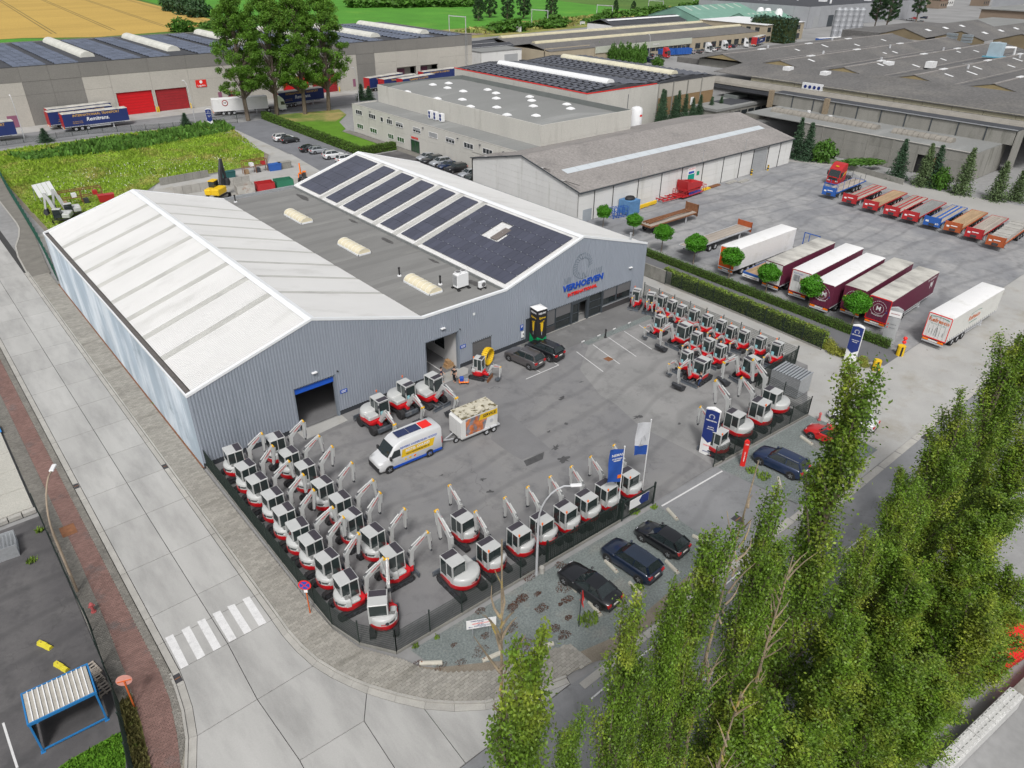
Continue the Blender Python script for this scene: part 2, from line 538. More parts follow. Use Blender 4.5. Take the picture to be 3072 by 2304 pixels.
# street asphalt
sheet('street', [(-22,-34.3),(-9.5,-34.5),(1.14,-34.72),(9,-34.82),(14,-35.4),(34.5,-36.25),(200,-36.95),(600,-38.5),(600,-44.5),(200,-43.2),(12,-42.8),(2,-43.5),(-22,-43.5)], -.01, m_asph2)
# north side lots
sheet('meadow_soil', [(2.6,134.5),(56,136.6),(53.5,120),(50.8,99),(46.6,90.6),(24.8,90),(20.5,84),(3.4,62)], -.02, m_soil)
sheet('back_yard_pavement', [(1.6,49.1),(1.6,72),(21,82),(24.6,89),(46,89.4),(51,98),(64,84),(64,49.1)], -.012, m_concd)
sheet('car_park_gravel', [(53.6,132),(64.2,132),(64.2,81),(56,49.1),(52,75),(54,95)], -.006, m_grav3)
sheet('concrete_lane_pavement', [(50.5,132),(54.4,132),(53.8,100),(51.6,78),(47.5,78),(50.2,98)], -.003, m_concd)
sheet('front_lawn', [(66.2,135.6),(70,135.4),(86,132.4),(84,125),(78,118),(75.3,110),(73.2,108),(73.2,86),(66.2,86)], -.006, m_lawn)
sheet('dry_lawn', [(67,135.5),(86,132.5),(84,125),(77.5,119),(66.4,127)], -.002, m_dryl)
sheet('office_footpath', rect(73.3,75.3,60,108),-.001, m_paverd)
sheet('office_car_park_pavement', rect(56,75.4,49.5,84),-.008, m_asphd)
sheet('north_street', [(-140,137),(64,137.4),(110,136.6),(110,150),(-140,150)], -.012, m_asph2)
sheet('dock_pavement', rect(-140,160,150,160),-.016, m_concd)
road = tag(MB().sheet([(-9.1,140),(-1.9,140),(-1.9,-19),(.2,-26),(4,-31.5),(9.2,-34.3),(9,-34.8),(-20,-34.4),(-16,-33.2),(-10.6,-26),(-9.1,-20)], -.07).build('road', m_joint), kind='structure')
GAP = .022
def shrink(p, g=GAP):
 a = sum(p[i][0] * p[(i + 1) % len(p)][1] - p[(i + 1) % len(p)][0] * p[i][1] for i in range(len(p)))
 if a < 0:
  p = p[::-1]
 out = []
 for i in range(len(p)):
  a_, b_, c_ = Vector(p[i - 1]), Vector(p[i]), Vector(p[(i + 1) % len(p)])
  n1 = (b_ - a_).normalized()
  n2 = (c_ - b_).normalized()
  n1 = Vector((-n1.y, n1.x))
  n2 = Vector((-n2.y, n2.x))
  h = (n1 + n2)
  h = h / max(h.length_squared / 2,.4)
  out.append((b_.x + h.x * g, b_.y + h.y * g))
 return out
def slab(name, pts, m, parent, z0=-.1, z1=0., g=GAP):
 return MB().prism(shrink(pts, g), z0, z1).build(name, m, parent)
YJ = [-18.75,-16.05,-13.45,-8.28,-2.75,2.12,7.0,12.05,17.1,22.1] + [22.1 + 5 * i for i in range(1,24)]
for a_, b_ in zip(YJ[:-1], YJ[1:]):
 slab('concrete_slab', rect(-8.62,-5.6, a_, b_), m_conc, road)
 slab('concrete_slab', rect(-5.6,-2.66, a_, b_), m_conc, road)
 slab('gutter_slab', rect(-9.06,-8.62, a_, b_), m_kerb, road)
 if b_ < 60:
  slab('gutter_slab', rect(-2.66,-2.28, a_, b_), m_kerb, road)
  slab('kerb_stone', rect(-2.28,-2.13, a_, (a_ + b_) / 2), m_kerb, road, -.1,.1,.006)
  slab('kerb_stone', rect(-2.28,-2.13,(a_ + b_) / 2, b_), m_kerb, road, -.1,.1,.006)
# junction slabs
GUT = [(-2.66,-18.75),(-2.67,-20.4),(-2.54,-22.1),(-2.27,-23.7),(-1.79,-25.2),(-1.23,-26.5),(-.74,-27.5),(.21,-29.03),(1.3,-30.54),(2.55,-31.79),(4.01,-32.87),(6.5,-33.98),(9.0,-34.7)]
KER = [(-2.28,-18.75),(-2.3,-20.35),(-2.17,-22.0),(-1.91,-23.55),(-1.44,-25.0),(-.89,-26.28),(-.42,-27.2),(.53,-28.72),(1.6,-30.2),(2.82,-31.4),(4.22,-32.52),(6.65,-33.62),(9.1,-34.34)]
LEF = [(-8.62,-18.75),(-8.7,-19.93),(-8.92,-21.79),(-9.37,-23.75),(-10.08,-25.59),(-12.0,-29),(-15.5,-33)]
c1, c2, c3, c4 = (-5.84,-23.73),(-5.65,-28.75),(-1.77,-28.95),(1.14,-34.68)
slab('concrete_slab', [(-5.6,-18.75),(-8.62,-18.75), LEF[1], LEF[2], LEF[3], c1], m_conc, road)
slab('concrete_slab', [(-5.6,-18.75), c1, GUT[3], GUT[2], GUT[1], GUT[0]], m_conc, road)
slab('concrete_slab', [c1, LEF[3], LEF[4], LEF[5], (-14,-31.3),(-9.5,-34.45),(-6.0,-34.55), c2], m_conc, road)
slab('concrete_slab', [c1, c2, c3, GUT[6], GUT[5], GUT[4], GUT[3]], m_conc, road)
slab('concrete_slab', [c3,(-2.05,-34.66), c4, GUT[8], GUT[7], GUT[6]], m_conc, road)
slab('concrete_slab', [c3, c2,(-6.0,-34.55),(-2.05,-34.66)], m_conc, road)
slab('concrete_slab', [GUT[8], c4,(9.0,-34.78), GUT[12], GUT[11], GUT[10], GUT[9]], m_conc, road)
for i in range(len(GUT) - 1):
 slab('gutter_slab', [GUT[i], GUT[i + 1], KER[i + 1], KER[i]], m_kerb, road, g=.008)
def offset(P, d):
 out = []
 for i, p in enumerate(P):
  a_ = Vector(P[max(i - 1,0)])
  b_ = Vector(P[min(i + 1, len(P) - 1)])
  t = (b_ - a_).normalized()
  out.append((p[0] - t.y * d, p[1] + t.x * d))
 return out
KEO = offset(KER, .16)
for i in range(len(KER) - 1):
 slab('kerb_stone', [KER[i], KER[i + 1], KEO[i + 1], KEO[i]], m_kerb, road, -.1,.1,.006)
LEO = offset(LEF, -.44)
LEK = offset(LEF, -.6)
for i in range(len(LEF) - 1):
 slab('gutter_slab', [LEF[i], LEF[i + 1], LEO[i + 1], LEO[i]], m_kerb, road, g=.008)
 slab('kerb_stone', [LEO[i], LEO[i + 1], LEK[i + 1], LEK[i]], m_kerb, road, -.1,.08,.006)
# street edge strips near the parking
mb = MB()
for i in range(9):
 x = 9.4 + i * 2.9
 mb.prism(rect(x, x + 2.8,-35.6,-35.1 + .1 * (i % 2)),-.1,.015)
for i in range(16):
 x = 35 + i * 3.2
 mb.prism(rect(x, x + 3.1,-36.9,-36.3),-.1,.012)
mb.build('gutter_slab', m_kerb, road)
def pavers(parent, poly, L, W, ms, mj, z, along='x', nobj=300, gap=.012):
 xs = [p[0] for p in poly]
 ys = [p[1] for p in poly]
 items = []
 du, dv = (L, W) if along == 'x' else (W, L)
 nv = int((max(ys) - min(ys)) / dv) + 1
 nu = int((max(xs) - min(xs)) / du) + 2
 for j in range(nv):
  for i in range(nu):
   x = min(xs) + i * du + (du / 2 * (j % 2) if along == 'x' else 0)
   y = min(ys) + j * dv + (dv / 2 * (i % 2) if along != 'x' else 0)
   cut = []
   if along == 'x':
    for (xa, ya),(xb, yb) in zip(poly, poly[1:] + poly[:1]):
     if (ya > y) != (yb > y):
      cut.append(xa + (y - ya) / (yb - ya) * (xb - xa))
    cut.sort()
   for l_, r_ in zip(cut[::2], cut[1::2]):
    x0, x1 = max(l_, x - du / 2), min(r_, x + du / 2)
    if x1 - x0 > .05:
     items.append(((Vector((x, y, 0)) - CAMLOC).length, (x0 + x1) / 2, y, (x1 - x0) / 2))
 items.sort()
 pm = MB()
 c = .008
 a, b = du / 2 - gap / 2, dv / 2 - gap / 2
 pm.loft([[(-a, -b, -.06),(a, -b, -.06),(a, b, -.06),(-a, b, -.06)], [(-a, -b, -c),(a, -b, -c),(a, b, -c),(-a, b, -c)], [(-a + c, -b + c, 0),(a - c, -b + c, 0),(a - c, b - c, 0),(-a + c, b - c, 0)]], cap=False)
 pm.add([(-a + c, -b + c, 0),(a - c, -b + c, 0),(a - c, b - c, 0),(-a + c, b - c, 0)], [(0,1,2,3)])
 w0 = [q for q in items if q[3] > du / 2 - .005][0]
 first = pm.build('paver', ms, parent, loc=(w0[1], w0[2], z))
 whole = [q for q in items if q[3] > du / 2 - .005]
 rest = whole[nobj:] + [q for q in items if q[3] <= du / 2 - .005]
 for d, x, y, h_ in whole[1:nobj]:
  obj('paver', first.data, parent, (x, y, z + random.uniform(-.003,.004)))
 if rest:
  jb = MB()
  for d, x, y, hw in rest:
   a = hw - gap / 2
   h = z + random.uniform(-.003,.004)
   jb.add([(x - a, y - b, z - .05),(x + a, y - b, z - .05),(x + a, y + b, z - .05),(x - a, y + b, z - .05),(x - a, y - b, h),(x + a, y - b, h),(x + a, y + b, h),(x - a, y + b, h)],
    [(4,5,6,7),(0,1,5,4),(1,2,6,5),(2,3,7,6),(3,0,4,7)])
  tag(jb.build('paver_field', mj, parent), kind='stuff')
SW = [(-2.12,55),(-2.12,-18.7)] + KEO[1:] + [(11.1,-34.6),(11.0,-32.7),(9.0,-32.0),(5.97,-31.1),(3.72,-29.4),(2.71,-28.1),(2.22,-26.9),(1.75,-26.2),(.6,-24.4),(.02,-22),(-.12,-19),(-.15,0),(-.12,55)]
side = tag(MB().sheet(SW, .045).build('sidewalk', m_sand), kind='structure')
pavers(side, SW, .36,.2, m_paver, m_paverj, .1)
# narrow far part of the footway with its bend
bend = [(-2.4,55),(-2.3,58),(-2.05,64),(-1.5,68.7),(-.3,73),(.5,77),(.7,80),(.8,95),(.9,140),(3.6,140),(3.2,104),(2.3,85),(1.6,72),(.3,58),(.1,55)]
sheet('sidewalk', bend, .06, m_paverd)
band('kerb', bend[:9], -.08,.12,.1, m_kerb)
sheet('wall_foot_soil', rect(-.15,.02,0,50),.108, mat('rusty_soil', (.2,.09,.05),.95, var=.3, vs=1.5, stain=(.12,.15,.05), ss=1.2))
# west footway with the red cycle path
WS = [(-9.08,40),(-9.08,-18.7)] + LEK[1:5] + [(-12.9,-27),(-12.75,-24),(-12.3,-20),(-12.0,-15),(-11.9,-8),(-11.95,40)]
side2 = tag(MB().sheet(WS, .035).build('sidewalk', m_sand), kind='structure')
RED = [(-9.55,40),(-9.55,-18),(-9.75,-20.5),(-10.2,-23),(-10.7,-25),(-11.5,-28),(-12.6,-28),(-12.0,-24.5),(-11.5,-21),(-11.2,-17),(-11.0,-12),(-10.85,-5),(-10.9,40)]
pavers(side2, RED, .24,.16, m_redp, m_redpj, .08)
GRE = [(-9.1,40),(-9.1,-18.7)] + [(p[0] + .02, p[1]) for p in LEK[1:4]] + [(-10.75,-25.2),(-10.2,-23),(-9.75,-20.5),(-9.55,-18),(-9.55,40)]
pavers(side2, GRE, .2,.15, m_paverd, m_paverd, .08, nobj=60)
GR2 = [(-10.9,40),(-10.85,-5),(-11.0,-12),(-11.2,-17),(-11.4,-19),(-12.0,-18),(-11.95,-8),(-11.95,40)]
pavers(side2, GR2,.2,.15, m_paverd, m_paverd, .08, nobj=60)
sheet('verge_grass', [(-11.35,-18.6),(-11.5,-21),(-12.0,-24.5),(-12.6,-28),(-13.6,-28),(-12.75,-24),(-12.1,-19)], .085, mat('rank_verge', (.12,.13,.035),.95, var=.4, vs=1.5, fine=.3, fs=8, stain=(.2,.15,.06), ss=.8, st=(.45,.6)))
# asphalt lot on the near side of the road
sheet('depot_pavement', [(-60,2.2),(-11.98,2.2),(-11.98,-8),(-12.05,-15),(-12.4,-20),(-12.9,-24),(-14,-30),(-60,-30)], .0, m_asphd)
sheet('depot_lawn', [(-15.73,-20.84),(-15.24,-20.73),(-13.17,-20.73),(-12.43,-20.79),(-12.60,-22.05),(-12.98,-23.15),(-13.8,-27),(-18,-27)], .006, m_lawn)
# zebra crossing
mb = MB()
for a_, b_, c_, d_ in (((-8.47,-15.76),(-7.98,-15.78),(-8.06,-18.77),(-8.52,-18.75)),((-7.46,-15.80),(-6.95,-15.78),(-7.01,-18.72),(-7.51,-18.74)),((-6.44,-15.76),(-5.95,-15.82),(-6.01,-18.73),(-6.50,-18.74)),
     ((-5.43,-15.76),(-4.93,-15.80),(-5.00,-18.69),(-5.49,-18.68)),((-4.44,-15.78),(-3.98,-15.87),(-4.02,-18.74),(-4.50,-18.71)),((-3.41,-15.82),(-2.94,-15.87),(-3.01,-18.75),(-3.51,-18.68))):
 zs = tag(MB().sheet([a_, b_, c_, d_], .004).build('crossing_stripe', m_white, road))
# painted lines
m_line = mat('line_paint', (.6,.6,.6),.8, var=.1, vs=3, fine=.1, fs=14, stain=(.35,.35,.35), ss=3)
def line(pts, w, z, name='painted_line'):
 L, Q = strip(pts, -w / 2, w / 2, z)
 n = len(pts)
 return tag(MB().add(L + Q, [(i, i + 1, n + i + 1, n + i) for i in range(n - 1)]).build(name + '_marking', m_line), kind='structure')
for a_, b_ in (((38.91,-5.19),(37.98,-10.06)),((41.52,-5.14),(40.54,-10.07)),((44.14,-5.08),(43.17,-10.08)),((46.71,-5.15),(45.78,-10.08)),((49.31,-5.17),(48.12,-9.77))):
 line([a_, b_], .09,.016)
line([(30.72,-6.09),(35.36,-6.09)], .09,.012)
line([(35.34,-5.23),(35.36,-6.09)], .09,.013)
line([(32.81,-4.68),(32.82,-5.99)], .09,.012)
line([(25.97,-27.80),(33.51,-28.17)], .14,.012)
for i in range(14):
 line([(14 + 9 * i, -39.8),(17 + 9 * i, -39.82)], .12,-.004)
line([(9.2,-36.3),(26,-35.95)], .1,-.004)
line([(-17.45,-15.95),(-17.42,-17.63),(-17.38,-19.46)], .12,.006)
# ================================================================== main hall
HW_, HD, EZ, RZ, V1, V2 = 55.62,49.0,7.17,10.47,22.56,33.12
RX1, RX2 = V1 / 2,(V2 + HW_) / 2
m_clad = mat('grey_cladding', (.275,.305,.355),.5, metal=.0, var=.05, vs=.25, fine=.0, spec=.4, stretch=(1,1,.2), stain=(.24,.27,.315), ss=.5)
m_west = mat('faded_blue_cladding', (.36,.43,.5),.55, var=.16, vs=.6, fine=.05, fs=6, stretch=(.6,.5,.12), stain=(.62,.68,.74), ss=.42, st=(.46,.6), stain2=(.27,.34,.4), st2=(.6,.72), ss2=.25)
m_roofw = mat('white_roof_sheet', (.58,.58,.575),.55, var=.05, vs=.25, fine=.0, stretch=(.25,1,1), stain=(.5,.5,.49), ss=.3, rnd=.02)
m_strip = mat('aged_rooflight', (.42,.42,.4),.6, var=.12, vs=.8, fine=.05, fs=5, stain=(.33,.33,.32), ss=1.2, stretch=(.3,1,1))
m_trim = paint('white_trim', (.74,.76,.78),.5,0)
m_dark = mat('dark_plinth', (.04,.044,.052),.8, var=.1, vs=1)
m_gut = mat('mossy_gutter', (.13,.12,.115),.95, var=.3, vs=2, fine=.3, fs=12, stain=(.06,.05,.055), ss=2)
m_bit = mat('bitumen_sheet', (.19,.19,.185),.95, var=.1, vs=.35, fine=.12, fs=12, rnd=.09, stain=(.23,.23,.22), ss=.3, stretch=(.4,1.5,1))
m_frame = paint('anthracite_frame', (.05,.06,.07),.5,0)
m_glassd = glass('shop_glass', (.02,.026,.028))
m_screen = mat('grey_screen', (.13,.13,.135),.8, var=.05)
m_inside = mat('interior_white', (.6,.6,.6),.8, var=.05)
m_floor = mat('workshop_floor', (.16,.16,.165),.6, var=.2, vs=.4, fine=.1, fs=9)
m_blue = paint('sign_blue', (.008,.07,.42),.5,0)
m_red = paint('sign_red', (.72,.02,.015),.5,0)
m_wsign = paint('sign_white', (.78,.78,.78),.5,0)
m_black = paint('matt_black', (.015,.015,.017),.6,0)
m_pv = mat('solar_cell', (.058,.062,.09),.3, var=.1, vs=.5, fine=0, spec=.6, coat=.3, rnd=.12)
m_alu = mat('galvanised', (.5,.52,.54),.4, metal=.6, var=.1, vs=3)
m_unit = paint('unit_white', (.72,.73,.74),.5,0)
m_dome = mat('cream_polycarbonate', (.66,.6,.44),.35, var=.06, vs=2, fine=0, rnd=.04)
hall = thing('industrial_hall', 'large grey clad hall with two white gable roofs and solar panels beside the excavator yard', 'building')
def roofz(x):
 if x < V1:
  return EZ + (RZ - EZ) * (1 - abs(x - RX1) / RX1)
 if x > V2:
  return EZ + (RZ - EZ) * (1 - abs(x - RX2) / (HW_ - RX2))
 return EZ
def corr_wall(name, p0, p1, ztop, m, parent, openings=(), zb=0., pitch=.27, dep=.06, kinks=()):
 p0, p1 = Vector(p0), Vector(p1)
 Lw = (p1 - p0).length
 d = (p1 - p0) / Lw
 nrm = Vector((d.y, -d.x))
 pat = [(0,0),(.42,0),(.5,1),(.92,1)]
 ss = []
 k = 0
 while k * pitch < Lw:
  for u, o in pat:
   if (k + u) * pitch < Lw:
    ss.append(((k + u) * pitch, o * dep))
  k += 1
 ss.append((Lw, 0))
 def off(s_):
  for i in range(len(ss) - 1):
   if ss[i][0] <= s_ <= ss[i + 1][0]:
    t = (s_ - ss[i][0]) / max(ss[i + 1][0] - ss[i][0], 1e-6)
    return ss[i][1] * (1 - t) + ss[i + 1][1] * t
  return 0
 ex = sorted(set([q for o in openings for q in (o[0], o[1])] + list(kinks)))
 ss = sorted(set(ss + [(e, off(e)) for e in ex]))
 b = MB()
 for (s0, o0),(s1, o1) in zip(ss[:-1], ss[1:]):
  if s1 - s0 < 1e-5:
   continue
  mid = (s0 + s1) / 2
  lo = [(zb, zb)]
  hole = [o for o in openings if o[0] <= mid <= o[1]]
  a = p0 + d * s0 + nrm * o0
  c = p0 + d * s1 + nrm * o1
  segs = [[zb, zb, None, None]]
  cur = zb
  for o in sorted(hole, key=lambda q: q[2]):
   if o[2] > cur + .01:
    b.add([(a.x, a.y, cur),(c.x, c.y, cur),(c.x, c.y, o[2]),(a.x, a.y, o[2])], [(0,1,2,3)])
   cur = o[3]
  b.add([(a.x, a.y, cur),(c.x, c.y, cur),(c.x, c.y, ztop(s1)),(a.x, a.y, ztop(s0))], [(0,1,2,3)])
 return b.build(name, m, parent)
DOORS = [(8.72,12.74,0,4.38),(22.7,26.78,0,4.35),(28.5,31.08,0,2.44),(36.0,38.0,.0,2.9),(39.2,53.3,0,2.9)]
corr_wall('front_wall', (0,0),(HW_, 0), lambda s_: roofz(s_) - .02, m_clad, hall, DOORS, zb=.5, kinks=(RX1, V1, V2, RX2))
corr_wall('side_wall', (0, HD),(0,0), lambda s_: EZ, m_west, hall, zb=.1, pitch=.3, dep=.02)
corr_wall('side_wall', (HW_, 0),(HW_, HD), lambda s_: EZ, m_clad, hall, zb=.1)
corr_wall('back_wall', (HW_, HD),(0, HD), lambda s_: roofz(HW_ - s_) - .02, m_clad, hall, zb=.1, kinks=(HW_ - RX1, HW_ - V1, HW_ - V2, HW_ - RX2))
# plinth
for a_, b_ in ((0.02,8.7),(12.78,22.68),(26.82,28.48),(31.1,36.0),(53.32,55.6)):
 MB().box(a_, b_, .01,.12,-.05,.5).build('plinth', m_dark, hall)
MB().box(0.02, HW_ - .02,.16,.3,-.05,7.05).box(.1,.2,.3, HD - .1,-.05,7).box(HW_ - .2, HW_ - .1,.3, HD - .1,-.05,7)
# roofs: sheets between rooflight strips
STY = [7.35,12.3,17.15,22.15,27.2,32.15,36.95,41.9]
ST2 = [16.9,21.7,26.5,31.3,36.1,40.9]
def roof_slope(xa, za, xb, zb_, strips, sw, y0, y1, mroof, mstrip, parent, pitch=.25, dep=.035, ridge_gap=0.):
 """corrugated sheets from (xa,za) eave to (xb,zb) ridge, ribs running down the slope"""
 cuts = [y0]
 kinds = []
 for st_ in sorted(strips):
  cuts += [st_ - sw / 2, st_ + sw / 2]
 cuts.append(y1)
 dx, dz = xb - xa, zb_ - za
 ln = math.hypot(dx, dz)
 nx, nz = -dz / ln, dx / ln
 if nz < 0:
  nx, nz = -nx, -nz
 for i in range(len(cuts) - 1):
  a, b_ = cuts[i], cuts[i + 1]
  isst = i % 2 == 1
  b = MB()
  n = max(1, round((b_ - a) / pitch))
  p = (b_ - a) / n
  prof = []
  for k in range(n):
   prof += [(a + k * p, 0),(a + (k + .55) * p, 0),(a + (k + .66) * p, 1),(a + (k + .9) * p, 1)]
  prof.append((b_, 0))
  lift = .0 if not isst else -.03
  vs = []
  for y, o in prof:
   h = o * dep + lift
   vs += [(xa + nx * h, y, za + nz * h),(xb + nx * h, y, zb_ + nz * h)]
  b.add(vs, [(2 * k, 2 * k + 2,2 * k + 3,2 * k + 1) if xb > xa else (2 * k, 2 * k + 1,2 * k + 3,2 * k + 2) for k in range(len(prof) - 1)])
  b.build('rooflight_strip' if isst else 'roof_sheet', mstrip if isst else mroof, parent)
roof_slope(.55, EZ + .02, RX1, RZ, STY, .95,.12, HD - .1, m_roofw, m_strip, hall)
roof_slope(V1, EZ + .03, RX1, RZ, STY, .7,.12, HD - .1, m_roofw, m_strip, hall)
roof_slope(V2, EZ + .05, RX2, RZ, ST2,1.0,.12, HD - .1, m_roofw, m_strip, hall)
roof_slope(HW_ - .25, EZ + .05, RX2, RZ, [s_ for s_ in ST2], .14,.12, HD - .1, m_roofw, m_alu, hall)
for rx in (RX1, RX2):
 MB().xz([(rx - .45, RZ - .05),(rx, RZ + .09),(rx + .45, RZ - .05),(rx, RZ + .06)], .05, HD - .05).build('ridge_cap', m_trim, hall)
# parapet, gutter, verge trims
MB().box(-.06,.06,-.08, HD, EZ - .12, EZ + .06).build('parapet_cap', m_trim, hall)
MB().box(.06,.56,.06, HD - .1, EZ - .25, EZ - .16).build('gutter', m_gut, hall)
MB().box(HW_ - .26, HW_ + .05,.06, HD, EZ - .12, EZ - .02).build('gutter', m_frame, hall)
vt = MB()
seg = [(0, EZ),(RX1, RZ + .03),(V1, EZ + .02),(V2, EZ + .02),(RX2, RZ + .03),(HW_, EZ)]
for (xa, za),(xb, zb_) in zip(seg[:-1], seg[1:]):
 vt.loft([[(xa, -.09, za - .12),(xa, .2, za - .12),(xa, .2, za + .11),(xa, -.09, za + .11)], [(xb, -.09, zb_ - .12),(xb, .2, zb_ - .12),(xb, .2, zb_ + .11),(xb, -.09, zb_ + .11)]])
vt.build('verge_trim', m_trim, hall)
vt = MB()
for (xa, za),(xb, zb_) in zip(seg[:-1], seg[1:]):
 vt.loft([[(xa, HD - .15, za - .12),(xa, HD + .05, za - .12),(xa, HD + .05, za + .09),(xa, HD - .15, za + .09)], [(xb, HD - .15, zb_ - .12),(xb, HD + .05, zb_ - .12),(xb, HD + .05, zb_ + .09),(xb, HD - .15, zb_ + .09)]])
vt.build('verge_trim', m_trim, hall)
# flat roof in lapped bitumen sheets
MB().box(V1, V2,.2, HD - .2, EZ - .6, EZ - .32).build('flat_roof_deck', m_bit, hall)
sh = MB()
sh.add([(V1 + .02,0,.0),(V2 - .1,0,.0),(V2 - .1,1.05,.03),(V1 + .02,1.05,.03),(V1 + .02,0,-.05),(V2 - .1,0,-.05)], [(0,1,2,3),(4,5,1,0)])
first = None
for k in range(48):
 y = .2 + k * 1.01
 z = EZ - .28 + random.uniform(-.004,.006)
 if first is None:
  first = sh.build('roofing_sheet', m_bit, hall, loc=(0, y, z))
 else:
  obj('roofing_sheet', first.data, hall, (0, y, z))
MB().box(V2 - .12, V2 + .08,.2, HD - .2, EZ - .5, EZ + .05).build('upstand', mat('upstand_bitumen', (.2,.21,.21),.9, var=.2, vs=1), hall)
MB().box(V1, V2, HD - .25, HD + .05, EZ - .5, EZ + .15).build('parapet_cap', m_alu, hall)
mb = MB()
for c_, rx_, ry_ in (((31.9,43.5),.5,2.4),((32.2,30),.3,1.2),((31.8,21),.4,1.5),((32.3,12),.25,1.1),((32.0,4),.5,1.5)):
 mb.sheet([(c_[0] + rx_ * random.uniform(.6,1.1) * math.cos(6.283 * k / 10), c_[1] + ry_ * random.uniform(.6,1.1) * math.sin(6.283 * k / 10)) for k in range(10)], EZ - .225)
mb.build('water_mark', mat('wet_bitumen', (.085,.082,.08),.5, var=.3, vs=2), hall)
# barrel rooflights
for (xa, xb, ya, yb) in ((26.35,28.0,33.0,38.1),(26.35,28.0,18.6,23.6),(26.3,28.0,4.2,9.1)):
 dm = MB()
 rings = []
 n = 12
 for y in [ya + .06 + (yb - ya - .12) * i / 6 for i in range(7)]:
  rings.append([((xa + xb) / 2 - .8 * math.cos(math.pi * k / n), y, EZ - .08 + .55 * math.sin(math.pi * k / n)) for k in range(n + 1)])
 dm.loft(rings)
 d_ = dm.build('barrel_rooflight', m_dome, hall, smooth=30)
 rb = MB()
 for i in range(7):
  y = ya + .06 + (yb - ya - .12) * i / 6
  rb.tube([((xa + xb) / 2 - .81 * math.cos(math.pi * k / n), y, EZ - .08 + .56 * math.sin(math.pi * k / n)) for k in range(n + 1)], .018,4)
 rb.box(xa - .03, xb + .03, ya, ya + .05, EZ - .26, EZ - .06).box(xa - .03, xb + .03, yb - .05, yb, EZ - .26, EZ - .06).box(xa - .03, xa + .03, ya, yb, EZ - .26, EZ - .06).box(xb - .03, xb + .03, ya, yb, EZ - .26, EZ - .06)
 rb.build('rooflight_frame', m_trim, d_)
# solar panels
pvw, pvl = 1.03,1.7
sl = math.hypot(RX2 - V2, RZ - EZ)
ux, uz = (RX2 - V2) / sl, (RZ - EZ) / sl
pm = MB()
pm.add([(0,0,0),(pvl - .03,0,0),(pvl - .03, pvw - .025,0),(0, pvw - .025,0),(0,0,.04),(pvl - .03,0,.04),(pvl - .03, pvw - .025,.04),(0, pvw - .025,.04)],
 [(4,5,6,7),(0,1,5,4),(1,2,6,5),(2,3,7,6),(3,0,4,7)])
pan = [None]
ROT = (0,-math.atan2(uz, ux),0)
def panel(i, y, x0=.55):
 s_ = x0 + i * pvl
 loc = (V2 + ux * s_ - uz * .1, y, EZ + .05 + uz * s_ + ux * .1)
 if pan[0] is None:
  pan[0] = pm.build('solar_panel', m_pv, hall, loc=loc)
  o = pan[0]
 else:
  o = obj('solar_panel', pan[0].data, hall, loc)
 o.rotation_euler = ROT
for yb in ST2[:-1]:
 for i in range(6):
  for k in range(3):
   panel(i, yb + .8 + k * pvw)
for i in range(6):
 for k in range(6):
  panel(i, ST2[-1] + .85 + k * pvw)
for i in range(6):
 for k in range(15):
  if i in (3,) and k in (7,8,9):
   continue
  if i == 4 and k in (8,9):
   continue
  panel(i, .75 + k * pvw)
s_ = .55 + 3.1 * pvl
o = MB().box(0,2.4,0,1.1,0,.06).build('roof_vent', mat('brown_vent', (.16,.14,.13),.8), hall, loc=(V2 + ux * s_ - uz * .1,8.4, EZ + .06 + uz * s_ + ux * .1))
o.rotation_euler = ROT
clip = MB()
for i in range(1,6):
 for k in range(16):
  s_ = .55 + i * pvl
  c_ = (V2 + ux * s_ - uz * .17,.75 + k * pvw, EZ + .05 + uz * s_ + ux * .17)
  clip.box(c_[0] - .05, c_[0] + .05, c_[1] - .05, c_[1] + .05, c_[2] - .02, c_[2] + .02)
clip.build('panel_clamp', m_alu, hall)
# roof plant
au = thing('air_conditioning_unit', 'white twin fan air conditioning unit on the flat roof of the grey hall', 'roof unit', (30.1,3.85, EZ - .25))
MB().cbox(-.75,.75,-.4,.4,.25,1.75,.04).build('housing', m_unit, au)
for sx in (-.36,.36):
 f_ = MB().cyl((sx, 0,1.75),(sx, 0,1.93),.33, n=16).build('fan_cowl', m_unit, au)
 MB().cyl((sx, 0,1.93),(sx, 0,1.94),.28, n=16).build('grille', m_screen, f_)
lv = MB()
for k in range(6):
 lv.box(-.76,-.752,-.33 + k * .115,-.27 + k * .115,.5,1.6)
lv.build('louvre', m_frame, au)
ft = MB()
for sx in (-.65,.65):
 ft.box(sx - .04, sx + .04,-.6,.6,.12,.2).box(sx - .15, sx + .15,-.68,-.4,0,.12).box(sx - .15, sx + .15,.4,.68,0,.12)
ft.build('foot', m_black, au)
sm = thing('heat_pump', 'small white heat pump beside the twin fan unit on the flat roof', 'roof unit', (31.7,2.3, EZ - .25))
MB().cbox(-.4,.4,-.18,.18,.2,.85,.03).build('housing', m_unit, sm)
MB().cyl((.1,-.2,.52),(.1,-.18,.52),.25, n=14).build('grille', m_screen, sm)
MB().box(-.38,-.28,-.3,.3,0,.2).box(.28,.38,-.3,.3,0,.2).build('foot', m_black, sm)
for (x, y), lab in (((26.84,10.7), 'black vent pipe on the flat roof between two cream barrel rooflights'),((28.95,6.0), 'black vent pipe beside the front cream barrel rooflight'),((23.6,47.5), 'black vent pipe at the back edge of the flat roof')):
 v_ = thing('vent_pipe', lab, 'vent', (x, y, EZ - .25), group='vent pipes on the flat roof')
 MB().cyl((0,0,0),(0,0,.12),.24,.2, n=12).build('collar', m_unit, v_)
 MB().cyl((0,0,.12),(0,0,.85),.09, n=10).cyl((0,0,.85),(0,0,1.0),.12, n=10).build('pipe', m_black, v_)
